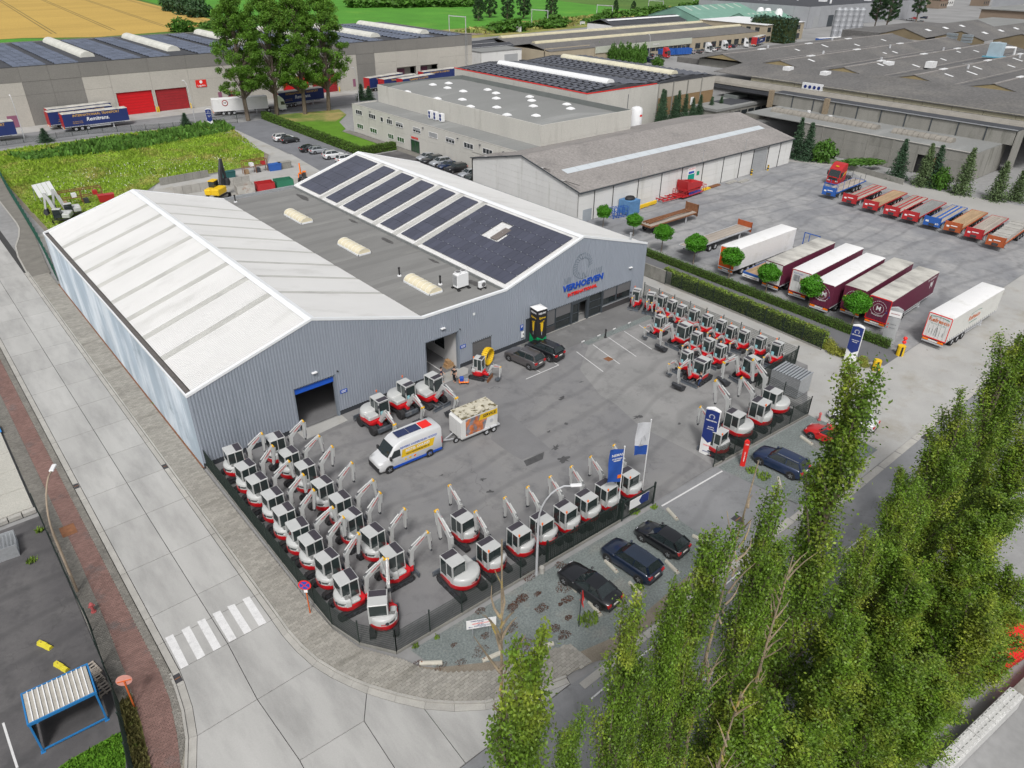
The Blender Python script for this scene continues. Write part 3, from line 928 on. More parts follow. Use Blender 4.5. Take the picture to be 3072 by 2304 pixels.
v_ = thing('flue_pipe', 'short metal flue with cap on the white roof above the sign gable', 'vent', (53.5,.9, EZ + .2))
MB().cyl((0,0,0),(0,0,1.2),.12, n=10).build('pipe', m_alu, v_)
MB().cyl((0,0,1.2),(0,0,1.32),.18, n=10).build('cap', m_alu, v_)
fl = MB().box(.3,33,.25,30,-.05,.008)
fl.build('floor', m_floor, hall)
MB().box(26.8,26.95,.4,14,0,4.6).box(23,26.8,13.8,14,0,4.6).build('inner_wall', m_inside, hall)
MB().box(26.77,26.79,2.6,6.4,1.2,3.6).build('inner_window', m_glassd, hall)
MB().box(26.765,26.785,4.35,4.5,1.2,3.6).build('inner_window_post', m_inside, hall)
m_sframe = mat('steel_frame', (.2,.23,.27),.5, var=.1)
for x0, x1, z1 in ((8.72,12.74,4.38),(22.7,26.78,4.35)):
 fr = MB()
 fr.box(x0 - .08, x0 + .02,-.06,.3,0, z1).box(x1 - .14, x1 + .06,-.06,.3,0, z1).box(x0 - .08, x1 + .06,-.06,.3, z1, z1 + .1)
 fr.build('door_frame', m_sframe, hall)
MB().box(8.76,12.6,.1,.2,3.75,4.38).build('roller_door', paint('door_blue', (.01,.09,.5),.5,0), hall)
rd = MB()
for k in range(9):
 rd.box(28.5,31.08,.04,.09,.02 + k * .27,.27 + k * .27)
rd.build('roller_door', mat('grey_shutter', (.12,.12,.125),.7, var=.08), hall)
MB().box(28.44,31.14,-.05,.03,2.44,2.52).build('door_frame', m_frame, hall)
MB().box(36.0,38.0,.06,.1,.0,2.9).build('side_door', m_frame, hall)
ln_ = MB()
for a_, b_ in (((22.9,.6),(22.9,11)),((25.0,.6),(25.0,7.5)),((25.0,7.5),(26.5,7.5)),((22.9,5.5),(23.9,5.5))):
 ln_.box(min(a_[0], b_[0]) - .05, max(a_[0], b_[0]) + .05, min(a_[1], b_[1]) - .05, max(a_[1], b_[1]) + .05,.01,.016)
ln_.build('floor_marking', m_line, hall)
sheet('threshold_concrete_pavement', [(8.4,0),(12.9,0),(12.9,-1.2),(8.4,-1.6)], .01, m_concd)
sheet('threshold_concrete_pavement', [(22.6,.2),(27.3,.2),(27.5,-.6),(26.8,-1.4),(22.6,-1.5)], .01, m_concd)
# showroom glazing
gz = [(39.2,40.48,.8,2.9, 'w'),(40.55,43.0,.05,2.9, 'w'),(43.25,44.35,.05,2.5, 'd'),(44.35,45.6,.05,2.5, 'o'),(46.0,48.2,.05,2.9, 'w'),(48.42,50.72,.85,2.9, 's'),(50.8,53.28,.85,2.9, 's')]
for x0, x1, z0, z1, k in gz:
 if k != 'o':
  p_ = MB().box(x0 + .05, x1 - .05,.1,.13, z0, z1).build('window_pane', m_glassd, hall)
  fb_ = MB().box(x0, x0 + .06,.0,.16, z0, z1).box(x1 - .06, x1,.0,.16, z0, z1).box(x0 + .06, x1 - .06,.0,.16, z1 - .07, z1).box(x0 + .06, x1 - .06,.0,.16, z0, z0 + .08)
  if k in 'wd':
   for q in ((.35,.68) if z1 - z0 > 2.5 else (.5,)):
    fb_.box(x0 + .06, x1 - .06,.03,.15, z0 + (z1 - z0) * q - .03, z0 + (z1 - z0) * q + .03)
  fb_.build('window_frame', m_frame, p_)
for x0, x1, z0, z1 in ((39.26,40.44,1.0,2.88),(40.6,42.94,1.65,2.88),(48.48,50.66,1.75,2.86),(50.86,53.22,1.72,2.86)):
 MB().box(x0, x1,.02,.05, z0, z1).build('sun_screen', m_screen, hall)
MB().box(48.3,53.34,-.06,.12,.74,.85).build('window_sill', m_alu, hall)
m_dbrick = mat('dark_brick', (.06,.058,.06),.8, var=.15, vs=6)
MB().box(48.3,53.34,.0,.12,-.05,.74).build('brick_base', m_dbrick, hall)
MB().box(39.15,40.5,.0,.12,-.05,.78).build('brick_base', m_dbrick, hall)
MB().box(43.02,43.22,-.05,.2,0,2.9).box(45.62,45.98,-.05,.2,0,2.9).box(48.2,48.4,-.05,.2,0,2.9).box(43.22,45.62,-.02,.2,2.52,2.9).build('portal_frame', m_frame, hall)
MB().box(39.15,53.35,-.05,.02,2.9,2.98).build('head_flashing', m_frame, hall)
MB().box(39,48.3,-.05,.1,.0,.05).build('threshold', m_kerb, hall)
MB().box(36,54,1.5,9,-.02,.03).build('showroom_floor', m_inside, hall)
MB().box(36,54,9,9.1,0,3.2).build('showroom_back_wall', m_inside, hall)
MB().box(36,54,.3,9,3.15,3.25).build('showroom_ceiling', m_inside, hall)
# lettering and logo on the gable
text('lettering', 'VERHOEVEN', 1.02, m_blue, hall, (44.68,-.1,4.9), FRONT, .03,.04,.1, sx=1.08, spacing=1.08)
text('lettering', 'INTERNATIONAL', .56, m_red, hall, (44.62,-.1,3.98), FRONT, .03,.02,.0, sx=1.05, spacing=1.06)
lg = MB()
cx, cz = 44.55,7.05
for k in range(22):
 t0 = math.radians(-8 + k * 13.6)
 r0, r1 = .95,1.62 + .05 * math.sin(k)
 if k < 8:
  r0, r1 = 1.0 + .0 * k, 1.45 + .02 * k
 a_ = (cx + r0 * math.cos(t0), cz + r0 * .95 * math.sin(t0))
 b_ = (cx + r1 * math.cos(t0 + .12), cz + r1 * .95 * math.sin(t0 + .12))
 lg.beam((a_[0], -.06, a_[1]),(b_[0], -.06, b_[1]),.02,.04)
 if k >= 6:
  t1 = t0 + .2
  c_ = (cx + r1 * math.cos(t1 + .12), cz + r1 * .95 * math.sin(t1 + .12))
  lg.beam((b_[0], -.06, b_[1]),(c_[0], -.06, c_[1]),.02,.04)
for k in range(14):
 t0, t1 = math.radians(-30 + k * 10), math.radians(-20 + k * 10)
 lg.beam((cx + .93 * math.cos(t0),-.06, cz + .9 * math.sin(t0)),(cx + .93 * math.cos(t1),-.06, cz + .9 * math.sin(t1)),.02,.045)
for k in range(10):
 x = 44.5 + 3.1 * (1 - (1 - k / 9.) ** 1.5)
 lg.beam((x, -.06,5.45),(x + .1,-.06,6.2),.02,.04)
for k in range(6):
 x = 41.55 + k * .2
 lg.beam((x, -.06,5.48),(x + .08,-.06,6.2),.02,.035)
lg.build('logo', mat('logo_grey', (.12,.16,.2),.6), hall)
# small wall fittings
for x, z in ((24.8,5.37),(10.8,5.43),(52.8,4.75)):
 MB().cbox(x - .25, x + .25,-.28,-.04, z - .06, z + .06,.02).build('wall_lamp', m_unit, hall)
for x, z in ((26.92,4.6),(13.05,4.72)):
 MB().cyl((x, -.16, z),(x, -.02, z),.07, n=8).build('wall_camera', m_black, hall)
MB().box(28.65,28.9,-.1,-.03,5.6,5.85).build('alarm_box', m_unit, hall)
for x0, x1, zc in ((13.05,13.75,2.48),(26.9,27.62,2.5)):
 s_ = MB().box(x0, x1,-.1,-.05, zc - .19, zc + .17).build('direction_sign', m_blue, hall)
 MB().box(x0 + .1, x1 - .08,-.104,-.1, zc + .03, zc + .09).box(x0 + .1, x1 - .12,-.104,-.1, zc - .1, zc - .04).build('sign_text', m_wsign, s_)
s_ = MB().box(35.15,35.55,-.1,-.05,1.78,2.44).build('parking_sign', m_blue, hall)
text('lettering', 'P', .42, m_wsign, s_, (35.35,-.105,2.2), FRONT, .003,.01)
MB().cbox(35.28,35.68,-.2,-.05,.85,1.6,.05).build('charging_point', m_unit, hall)
MB().cyl((35.5,-.21,1.3),(35.5,-.2,1.3),.09, n=12).build('charging_socket', m_black, hall)
# ================================================================== other buildings
m_fibre = mat('fibre_cement_roof', (.25,.235,.225),.95, var=.12, vs=.12, fine=.3, fs=2.6, stain=(.19,.18,.175), ss=.15)
m_fibd = mat('dark_fibre_roof', (.125,.122,.12),.95, var=.14, vs=.08, fine=.3, fs=1.6, stain=(.165,.158,.148), ss=.05, st=(.5,.7))
m_exag = mat('exposed_aggregate', (.5,.49,.455),.95, var=.08, vs=.2, fine=.12, fs=6, stain=(.4,.39,.36), ss=.4, stretch=(1,1,.2))
m_agd = mat('grey_aggregate', (.2,.193,.18),.95, var=.07, vs=.2, fine=.15, fs=5)
m_agl = mat('cream_aggregate', (.43,.41,.37),.95, var=.06, vs=.2, fine=.12, fs=5)
m_wpan = mat('white_concrete_panel', (.62,.62,.61),.85, var=.06, vs=.3, fine=.05, fs=6, stain=(.5,.5,.48), ss=.6, stretch=(1,1,.15), rnd=.03)
m_ocon = mat('old_concrete_wall', (.24,.235,.215),.95, var=.15, vs=.4, fine=.15, fs=5, stain=(.15,.15,.13), ss=.5, stretch=(1,1,.25), rnd=.06)
m_bgrey = mat('light_bitumen', (.22,.225,.22),.9, var=.1, vs=.12, fine=.1, fs=4, stain=(.28,.285,.28), ss=.12, stretch=(.2,1,1))
m_bgreen = mat('green_grey_bitumen', (.16,.175,.17),.9, var=.1, vs=.3, fine=.1, fs=5)
m_tar = mat('black_roofing', (.055,.058,.066),.85, var=.15, vs=.3, fine=.1, fs=4)
m_rdoor = mat('red_door', (.55,.01,.015),.5, var=.05, vs=1)
m_rdoor2 = mat('weathered_red_door', (.3,.02,.025),.6, var=.12, vs=1)
m_winf = paint('white_frame', (.7,.7,.7),.5,0)
m_wing = glass('window_glass', (.03,.036,.04),.08)
m_wingg = glass('green_tinted_glass', (.03,.075,.04),.1)
m_purp = mat('faded_purple_door', (.25,.1,.16),.7, var=.1)
m_brown = mat('brown_brick_panel', (.24,.16,.085),.95, var=.1, vs=.8, fine=.12, fs=5)
m_beige = mat('beige_render', (.36,.31,.23),.9, var=.08, vs=.3, fine=.08, fs=4)
m_pvf = mat('pale_solar_cell', (.075,.08,.1),.22, var=.1, vs=.4, fine=0, spec=.8, rnd=.15, island=.12)
m_pvr = mat('panel_rail', (.45,.46,.48),.5)
m_cream = mat('cream_steel', (.45,.47,.4),.6, var=.06, vs=.3)
m_green = mat('green_steel', (.16,.3,.24),.6, var=.08, vs=.3, stain=(.2,.34,.28), ss=.2)
m_greyst = mat('grey_metal_wall', (.32,.33,.35),.6, var=.08, vs=.2, fine=.05, fs=3)
m_yell = paint('hazard_yellow', (.7,.45,.01),.5,0)
m_roll = mat('grey_roller_door', (.33,.34,.35),.6, var=.06)
m_navy = paint('sign_navy', (.012,.03,.17),.5,0)
def gable_roof(b, x0, x1, y0, y1, ze, zr, axis='x', ov=.2, th=.12):
 """pitched roof; ridge along the given axis"""
 if axis == 'x':
  ym = (y0 + y1) / 2
  for s_, ya in ((-1, y0),(1, y1)):
   b.loft([[(x0 - ov, ya + s_ * ov, ze),(x0 - ov, ym, zr),(x0 - ov, ym, zr + th),(x0 - ov, ya + s_ * ov, ze + th)],
     [(x1 + ov, ya + s_ * ov, ze),(x1 + ov, ym, zr),(x1 + ov, ym, zr + th),(x1 + ov, ya + s_ * ov, ze + th)]])
 else:
  xm = (x0 + x1) / 2
  for s_, xa in ((-1, x0),(1, x1)):
   b.loft([[(xa + s_ * ov, y0 - ov, ze),(xm, y0 - ov, zr),(xm, y0 - ov, zr + th),(xa + s_ * ov, y0 - ov, ze + th)],
     [(xa + s_ * ov, y1 + ov, ze),(xm, y1 + ov, zr),(xm, y1 + ov, zr + th),(xa + s_ * ov, y1 + ov, ze + th)]])
 return b
def barrel(b, axis, c0, c1, w_, z0, h, n=8, mi=None):
 """half-round vault from c0 to c1 (points), width w_, height h"""
 d = (Vector(c1) - Vector(c0)).normalized()
 s_ = Vector((-d.y, d.x))
 rings = []
 for p in (c0, c1):
  rings.append([(p[0] + s_.x * w_ / 2 * math.cos(math.pi * k / n), p[1] + s_.y * w_ / 2 * math.cos(math.pi * k / n), z0 + h * math.sin(math.pi * k / n)) for k in range(n + 1)])
 return b.loft(rings, mi=mi)
def window(parent, plane, u0, u1, z0, z1, off, glassm, n=3, blind=0., face=-1):
 """window in a wall; plane 'x' = wall at x=off facing -x, plane 'y' = wall at y=off facing -y"""
 def bx(b, a0, a1, q0, q1, d0, d1):
  if plane == 'x':
   b.box(off + min(d0, d1), off + max(d0, d1), a0, a1, q0, q1)
  else:
   b.box(a0, a1, off + min(d0, d1), off + max(d0, d1), q0, q1)
 b = MB()
 bx(b, u0, u1, z0, z1,-.02,.06)
 g = b.build('window', glassm, parent)
 b = MB()
 t = .07
 bx(b, u0 - t, u1 + t, z1, z1 + t, -.06,.05)
 bx(b, u0 - t, u1 + t, z0 - t, z0,-.1,.05)
 bx(b, u0 - t, u0, z0, z1,-.06,.05)
 bx(b, u1, u1 + t, z0, z1,-.06,.05)
 for k in range(1, n):
  u = u0 + (u1 - u0) * k / n
  bx(b, u - .04, u + .04, z0, z1,-.05,.05)
 b.build('window_frame', m_winf, g)
 if blind:
  b = MB()
  bx(b, u0, u1, z1 - (z1 - z0) * blind, z1,-.05,-.025)
  b.build('roller_shutter', m_roll, g)
 return g
wh = thing('white_warehouse', 'long white panel warehouse with grey pitched roof and pale rooflight band', 'warehouse')
X0, X1, Y0, Y1, ZE, ZR = 69.7,131.5,25.5,53.2,4.9,8.0
jx = [69.7,73.1,77.5,83.7,89.8,95.45,101.5,107.8,113.3,117.6,122.8,127,131.5]
for a_, b_ in zip(jx[:-1], jx[1:]):
 if a_ == 117.6:
  MB().box(a_ + .03, b_ - .03, Y0 + .02, Y0 + .2,4.5, ZE).build('wall_panel', m_wpan, wh)
  dd = MB()
  for k in range(12):
   dd.box(a_ + .1, b_ - .1, Y0 + .1, Y0 + .16,.01 + k * .375,.36 + k * .375)
  dd.build('roller_door', m_roll, wh)
  continue
 for k in range(5):
  MB().box(a_ + .03, b_ - .03, Y0, Y0 + .2,.02 + k * .98,.98 * (k + 1)).build('wall_panel', m_wpan, wh)
MB().box(X0, X1, Y0 + .21, Y0 + .3,0, ZE).box(X1 - .3, X1, Y0 + .3, Y1,0, ZE).box(X0, X1, Y1 - .3, Y1,0, ZE).build('inner_shell', m_ocon, wh)
# gable end in panels
ym = (Y0 + Y1) / 2
for k in range(8):
 z0_, z1_ = k * 1.0 + .02,(k + 1) * 1.0
 for a_, b_ in ((Y0 + .2,32.4),(32.4, ym),(ym, 46.2),(46.2, Y1)):
  def zt(y):
   return ZE + (ZR - ZE) * (1 - abs(y - ym) / (ym - Y0)) - .03
  ys = [y for y in [a_ + .02, b_ - .02] + ([a_ + (b_ - a_) * t for t in (.25,.5,.75)])]
  ys.sort()
  top = [(y, min(z1_, zt(y))) for y in ys]
  if max(t[1] for t in top) <= z0_ + .05:
   continue
  pts = [(ys[0], z0_),(ys[-1], z0_)] + [(y, max(z, z0_)) for y, z in top[::-1]]
  MB().yz(pts, X0, X0 + .2).build('wall_panel', m_wpan, wh)
rf = gable_roof(MB(), X0, X1, Y0, Y1, ZE + .02, ZR).build('roof', m_fibre, wh)
sl_ = (ZR - ZE) / (ym - Y0)
for k in range(19):
 xa = 72.4 + k * 3.0
 ya, yb = 31.1,32.6
 MB().add([(xa, ya, ZE + .17 + (ya - Y0) * sl_),(xa + 2.96, ya, ZE + .17 + (ya - Y0) * sl_),(xa + 2.96, yb, ZE + .17 + (yb - Y0) * sl_),(xa, yb, ZE + .17 + (yb - Y0) * sl_)], [(0,1,2,3)]).build('rooflight', mat('pale_rooflight', (.5,.54,.57),.5, var=.06), rf)
MB().box(X0 - .3, X1 + .3, Y0 - .35, Y0 - .2, ZE - .1, ZE + .06).build('gutter', m_frame, wh)
for x in jx[1:-1]:
 MB().cyl((x, Y0 - .08,0),(x, Y0 - .08, ZE - .05),.06, n=6).build('downpipe', m_black, wh)
MB().yz([(Y0 - .2, ZE + .02),(ym, ZR),(Y1 + .2, ZE + .02),(Y1 + .2, ZE + .18),(ym, ZR + .17),(Y0 - .2, ZE + .18)], X0 - .28, X0 - .2).build('verge_board', m_frame, wh)
MB().box(70.7,72.7, Y0 - .05, Y0 + .03,.0,1.95).build('side_door', mat('grey_steel_door', (.3,.33,.36),.6), wh)
MB().box(97.2,99.3, Y0 - .06, Y0 - .01,1.9,4.5).build('banner', m_wsign, wh)
MB().box(97.3,99.2, Y0 - .07, Y0 - .06,1.95,3.2).build('banner_print', mat('teal_print', (.0,.3,.22),.6), wh)
MB().box(97.4,99.0, Y0 - .07, Y0 - .06,3.3,3.7).build('banner_print', m_blue, wh)
text('lettering', 'VOLANTO', .4, m_red, wh, (98.3, Y0 - .07,4.1), FRONT, .003)
MB().box(99.9,100.6, Y0 - .06, Y0 - .01,2.7,3.4).build('safety_sign', mat('safety_green', (.0,.25,.13),.6), wh)
for x in (84.0,100.8,114.0):
 MB().cyl((x, Y0 - .25, ZE),(x, Y0 - .25, ZE + 2.2),.04, n=6).cyl((x, Y0 - .25, ZE + 2.2),(x, Y0 - .5, ZE + 2.25),.07, n=6).build('lamp_bracket', m_alu, wh)
for x in (117.2,122.9):
 bo = thing('bollard', 'yellow and black steel bollard %s the warehouse roller door' % ('just before' if x < 120 else 'just past'), 'bollard', (x, Y0 - .6,0), group='bollards at the warehouse door')
 MB().cyl((0,0,0),(0,0,1.1),.16, n=10).build('post', m_yell, bo)
 MB().cyl((0,0,.3),(0,0,.6),.165, n=10, cap=False).cyl((0,0,.85),(0,0,1.05),.165, n=10, cap=False).build('stripe', m_black, bo)
of = thing('office_building', 'two storey pale concrete office with flat roofs and small windows by the lawn', 'office')
XO, YA, YB, ZL = 75.5,46.3,106.2,6.3
for k in range(10):
 a_, b_ = YA + (YB - YA) * k / 10, YA + (YB - YA) * (k + 1) / 10
 for z0_, z1_ in ((0,3.15),(3.17, ZL)):
  MB().box(XO, XO + .25, a_ + .02, b_ - .02, z0_, z1_).build('wall_panel', m_exag, of)
for k in range(1):
 MB().box(XO + .26,82.2, YA + .02, YA + .26,0, ZL).build('end_wall', m_exag, of)
 MB().box(XO + .26,82.2, YB - .26, YB - .02,0, ZL).build('end_wall', m_exag, of)
MB().box(XO + .26,82.2, YA + .27, YB - .27,5.6, ZL - .2).build('low_roof', m_bgrey, of)
MB().box(XO - .02, XO + .28, YA, YB, ZL, ZL + .06).build('coping', m_kerb, of)
HX0, HX1, HY0, HY1, HZ = 82.2,107.2,48.3,105.4,9.9
for k in range(9):
 a_, b_ = HY0 + (HY1 - HY0) * k / 9, HY0 + (HY1 - HY0) * (k + 1) / 9
 MB().box(HX0, HX0 + .25, a_ + .015, b_ - .015,5, HZ).build('hall_wall_panel', m_exag, of)
for k in range(5):
 a_, b_ = HX0 + .26 + (HX1 - HX0 - .3) * k / 5, HX0 + .26 + (HX1 - HX0 - .3) * (k + 1) / 5
 for z0_, z1_ in ((0,6.6),(6.62, HZ)):
  MB().box(a_ + .015, b_ - .015, HY0, HY0 + .25, z0_, z1_).build('hall_wall_panel', m_exag, of)
MB().box(HX1 - .25, HX1, HY0 + .26, HY1,0, HZ).build('hall_wall_panel', m_bgreen, of)
MB().box(HX0 + .26, HX1 - .26, HY1 - .25, HY1,0, HZ).build('hall_wall_panel', m_bgreen, of)
arc = MB()
rings = []
for y in (HY0 + .26, HY1 - .26):
 rings.append([(HX0 + .26 + (HX1 - HX0 - .52) * t, y, 8.9 + .75 * math.sin(math.pi * t)) for t in [i / 10 for i in range(11)]])
arc.loft(rings, closed=False)
arc.build('hall_roof', m_bgrey, of, smooth='all')
for (x, y) in ((84.5,96.3),(93.1,98.3),(97.5,98),(93.2,92.6),(93.4,86.8),(99.7,85.8),(98,80.7),(84.9,85),(87.8,79.8),(93.7,75.4),(102,73.8),(85.1,73.4),(98.5,69.2),(88.1,68.4),(94.2,63.9),(102.5,62.5),(85.5,62),(98.9,57.7),(88.7,57)):
 zb = 8.92 + .75 * math.sin(math.pi * (x - HX0) / (HX1 - HX0))
 MB().loft([[(x - .7, y - .7, zb),(x + .7, y - .7, zb),(x + .7, y + .7, zb),(x - .7, y + .7, zb)], [(x - .62, y - .62, zb + .2),(x + .62, y - .62, zb + .2),(x + .62, y + .62, zb + .2),(x - .62, y + .62, zb + .2)], [(x - .2, y - .2, zb + .42),(x + .2, y - .2, zb + .42),(x + .2, y + .2, zb + .42),(x - .2, y + .2, zb + .42)]]).build('roof_dome', m_unit, of)
UP = [(101.84,104.57),(95.94,98.76),(92.75,93.75),(89.04,91.17),(84.79,87.48),(78.11,80.86),(72.09,75.02),(66.22,69.09),(60.26,63.11),(54.36,57.19),(47.6,50.5)]
for i, (a_, b_) in enumerate(UP):
 window(of, 'x', a_, b_, 4.3,5.2, XO, m_wing, n=1 if b_ - a_ < 1.5 else 3, blind={4: .5,5: .6,6: .95,7: .4}.get(i, 0))
for a_, b_ in ((101.82,104.49),(95.83,98.65),(88.86,91.06),(84.68,87.29)):
 window(of, 'x', a_, b_, 1.18,2.12, XO, m_wingg, n=3)
dr = MB().box(XO - .04, XO + .02,78.8,81.85,.05,2.4).build('entrance_door', m_wingg, of)
MB().box(XO - .1, XO - .02,80.28,80.38,.05,2.4).box(XO - .1, XO - .02,78.75,81.9,2.4,2.5).box(XO - .1, XO - .02,78.75,78.82,.05,2.4).box(XO - .1, XO - .02,81.83,81.9,.05,2.4).build('door_frame', m_frame, dr)
text('lettering', 'NEGATOR', .55, m_red, of, (XO - .06,80.4,2.95), WEST, .02,.02)
for i, y in enumerate((81.4,79.5,77.4)):
 u_ = thing('air_conditioning_unit', 'tall white air conditioning unit on the office roof, %s of three' % ('the middle', 'the rear', 'the front')[(1,0,2)[i]], 'roof unit', (80.5, y, ZL - .19), group='units on the office roof')
 MB().cbox(-.4,.4,-.55,.55,.1,1.75,.04).build('housing', m_unit, u_)
 MB().cyl((-.41,0,.6),(-.4,0,.6),.36, n=12).cyl((-.41,0,1.3),(-.4,0,1.3),.36, n=12).build('fan_grille', m_navy, u_)
for y in (98,90,77,65,58,51):
 MB().box(XO - .35, XO, y - .1, y + .1,5.55,5.7).build('wall_lamp', m_frame, of)
tk = thing('gas_tank', 'tall white cylindrical gas tank behind the warehouse roof', 'tank', (118,56.2,0))
MB().loft([[(r_ * math.cos(6.283 * k / 20), r_ * math.sin(6.283 * k / 20), z) for k in range(20)] for r_, z in ((1.25,.8),(1.3,1.0),(1.3,7.6),(1.1,8.0),(.5,8.25))]).build('vessel', m_unit, tk, smooth=True)
for k in range(3):
 MB().cyl((math.cos(k * 2.1), math.sin(k * 2.1),0),(math.cos(k * 2.1), math.sin(k * 2.1),1.0),.1, n=6).build('leg', m_unit, tk)
MB().box(-.35,.35,-1.33,-1.3,6.3,6.7).build('emblem', m_red, tk)
vp = thing('vaporiser_rack', 'silver finned vaporiser rack and vent mast beside the white tank', 'rack', (113.5,56,0))
for k in range(4):
 MB().cyl((k * .35,0,0),(k * .35,0,6.2),.12, n=6).build('fin_tube', m_alu, vp)
MB().cyl((1.6,.5,0),(1.6,.5,11),.07, n=6).build('vent_mast', m_frame, vp)
so = thing('solar_roof_hall', 'pale hall with red roof edge and two shallow roofs covered in solar panels', 'hall')
SX0, SX1, SY0, SY1, SZ = 109.2,155.5,63.1,111.5,11.0
for k in range(4):
 a_, b_ = SX0 + 6 * k, SX0 + 6 * (k + 1)
 MB().box(a_ + .015, b_ - .015, SY0, SY0 + .25,0, SZ - .3).build('wall_panel', m_exag, so)
for k in range(4):
 a_, b_ = 133.3 + 5.55 * k, 133.3 + 5.55 * (k + 1)
 MB().box(a_ + .18, b_ - .18, SY0 + .05, SY0 + .25,7.4, SZ - .3).build('wall_panel', m_agl, so)
 MB().box(a_ + .18, b_ - .18, SY0 + .05, SY0 + .25,3.2,7.38).build('brick_panel', m_brown, so)
 MB().box(a_ + .18, b_ - .18, SY0 + .05, SY0 + .25,0,3.18).build('wall_panel', m_agl, so)
 MB().box(a_ - .17, a_ + .17, SY0 - .08, SY0 + .25,0, SZ - .25).build('column', m_ocon, so)
MB().box(146.3,147.4, SY0 - .1, SY0 + .04,4.6,6.4).build('wall_vent', m_unit, so)
MB().box(141,142.0, SY0 - .1, SY0 + .04,3.8,5.2).build('wall_vent', m_unit, so)
for k in range(8):
 a_, b_ = SY0 + .26 + 6.0 * k, SY0 + .26 + 6.0 * (k + 1)
 MB().box(SX0, SX0 + .25, a_ + .015, b_ - .015,0, SZ - .3).build('wall_panel', m_exag, so)
MB().box(SX1 - .25, SX1, SY0 + .26, SY1,0, SZ - .3).box(SX0 + .26, SX1 - .26, SY1 - .25, SY1,0, SZ - .3).build('rear_wall', m_exag, so)
MB().box(SX0 - .05, SX0 + .2, SY0 - .05, SY1, SZ - .29, SZ - .12).box(SX0 + .2,132.5, SY0 - .05, SY0 + .2, SZ - .29, SZ - .12).build('roof_edge', m_red, so)
MB().box(132.5, SX1, SY0 - .05, SY0 + .2, SZ - .29, SZ - .12).build('roof_edge', m_tar, so)
xr = [(SX0 + .2,132.2),(132.4, SX1 - .1)]
for (xa, xb) in xr:
 xm_ = (xa + xb) / 2
 MB().xz([(xa, SZ - .5),(xa, SZ - .2),(xm_, SZ + .55),(xb, SZ - .2),(xb, SZ - .5)], SY0 + .3, SY1 - .3).build('roof', m_tar, so)
 barrel(MB(), 'y', (xm_, SY0 + 4),(xm_, SY1 - 5),2.6, SZ + .45,.9).build('barrel_rooflight', m_unit if xa < 120 else mat('cream_vault', (.6,.57,.44),.5), so, smooth=50)
MB().box(131.6,133, SY0 + .3, SY1, SZ - .2, SZ + .12).build('valley_gutter', m_tar, so)
cells = []
for (xa, xb) in xr:
 xm_ = (xa + xb) / 2
 for side_ in (-1,1):
  for r_ in range(5):
   x = xm_ + side_ * (2.6 + r_ * 1.85)
   n_ = int((SY1 - SY0 - 2.5) / 1.12)
   for k in range(n_):
    y = SY0 + 1.2 + k * 1.12 + (.3 if r_ % 2 else 0)
    z = SZ + .55 - .75 * abs(x - xm_) / ((xb - xa) / 2) + .12
    cells.append(((Vector((x, y, z)) - CAMLOC).length, x, y, z, k % 2))
cells.sort()
cm = [MB().add([(-.88,-.53,-.12 if q else .12),(.88,-.53,-.12 if q else .12),(.88,.53,.12 if q else -.12),(-.88,.53,.12 if q else -.12),(-.88,-.53,(-.12 if q else .12) - .04),(.88,-.53,(-.12 if q else .12) - .04)], [(0,1,2,3),(4,5,1,0)]) for q in (0,1)]
pro = [None, None]
for d, x, y, z, q in cells[:300]:
 if pro[q] is None:
  pro[q] = cm[q].build('solar_panel', m_pvf, so, loc=(x, y, z))
 else:
  obj('solar_panel', pro[q].data, so, (x, y, z))
jb = MB()
for d, x, y, z, q in cells[300:]:
 jb.add([(v[0] + x, v[1] + y, v[2] + z) for v in cm[q].v], cm[q].f)
tag(jb.build('solar_panel_field', m_pvf, so), kind='stuff')
# wall of conifers and low flats to the right of it are separate things
lf = thing('low_flat_building', 'low grey flat roofed building with concrete fascia beside the conifer row', 'building')
MB().box(147,173,55.5,68,3.9,4.5).build('roof_slab', m_bgrey, lf)
MB().box(147.3,172.7,55.7,67.8,0,3.9).build('wall', m_ocon, lf)
MB().box(155,168,57,63,4.5,4.56).build('roof_patch', m_tar, lf)
MB().box(163,168,61,65,4.5,5.3).build('rooflight_box', m_bgreen, lf)
for k in range(8):
 MB().box(149 + k * 3,151.4 + k * 3,55.6,55.68,2.2,3.2).build('window', m_wing, lf)
lw = thing('logistics_warehouse', 'very long grey and cream warehouse with red doors and solar roofs behind the street', 'warehouse')
LX0, LX1, LY0, LY1, LZ = -70,150.6,157.5,213,12.9
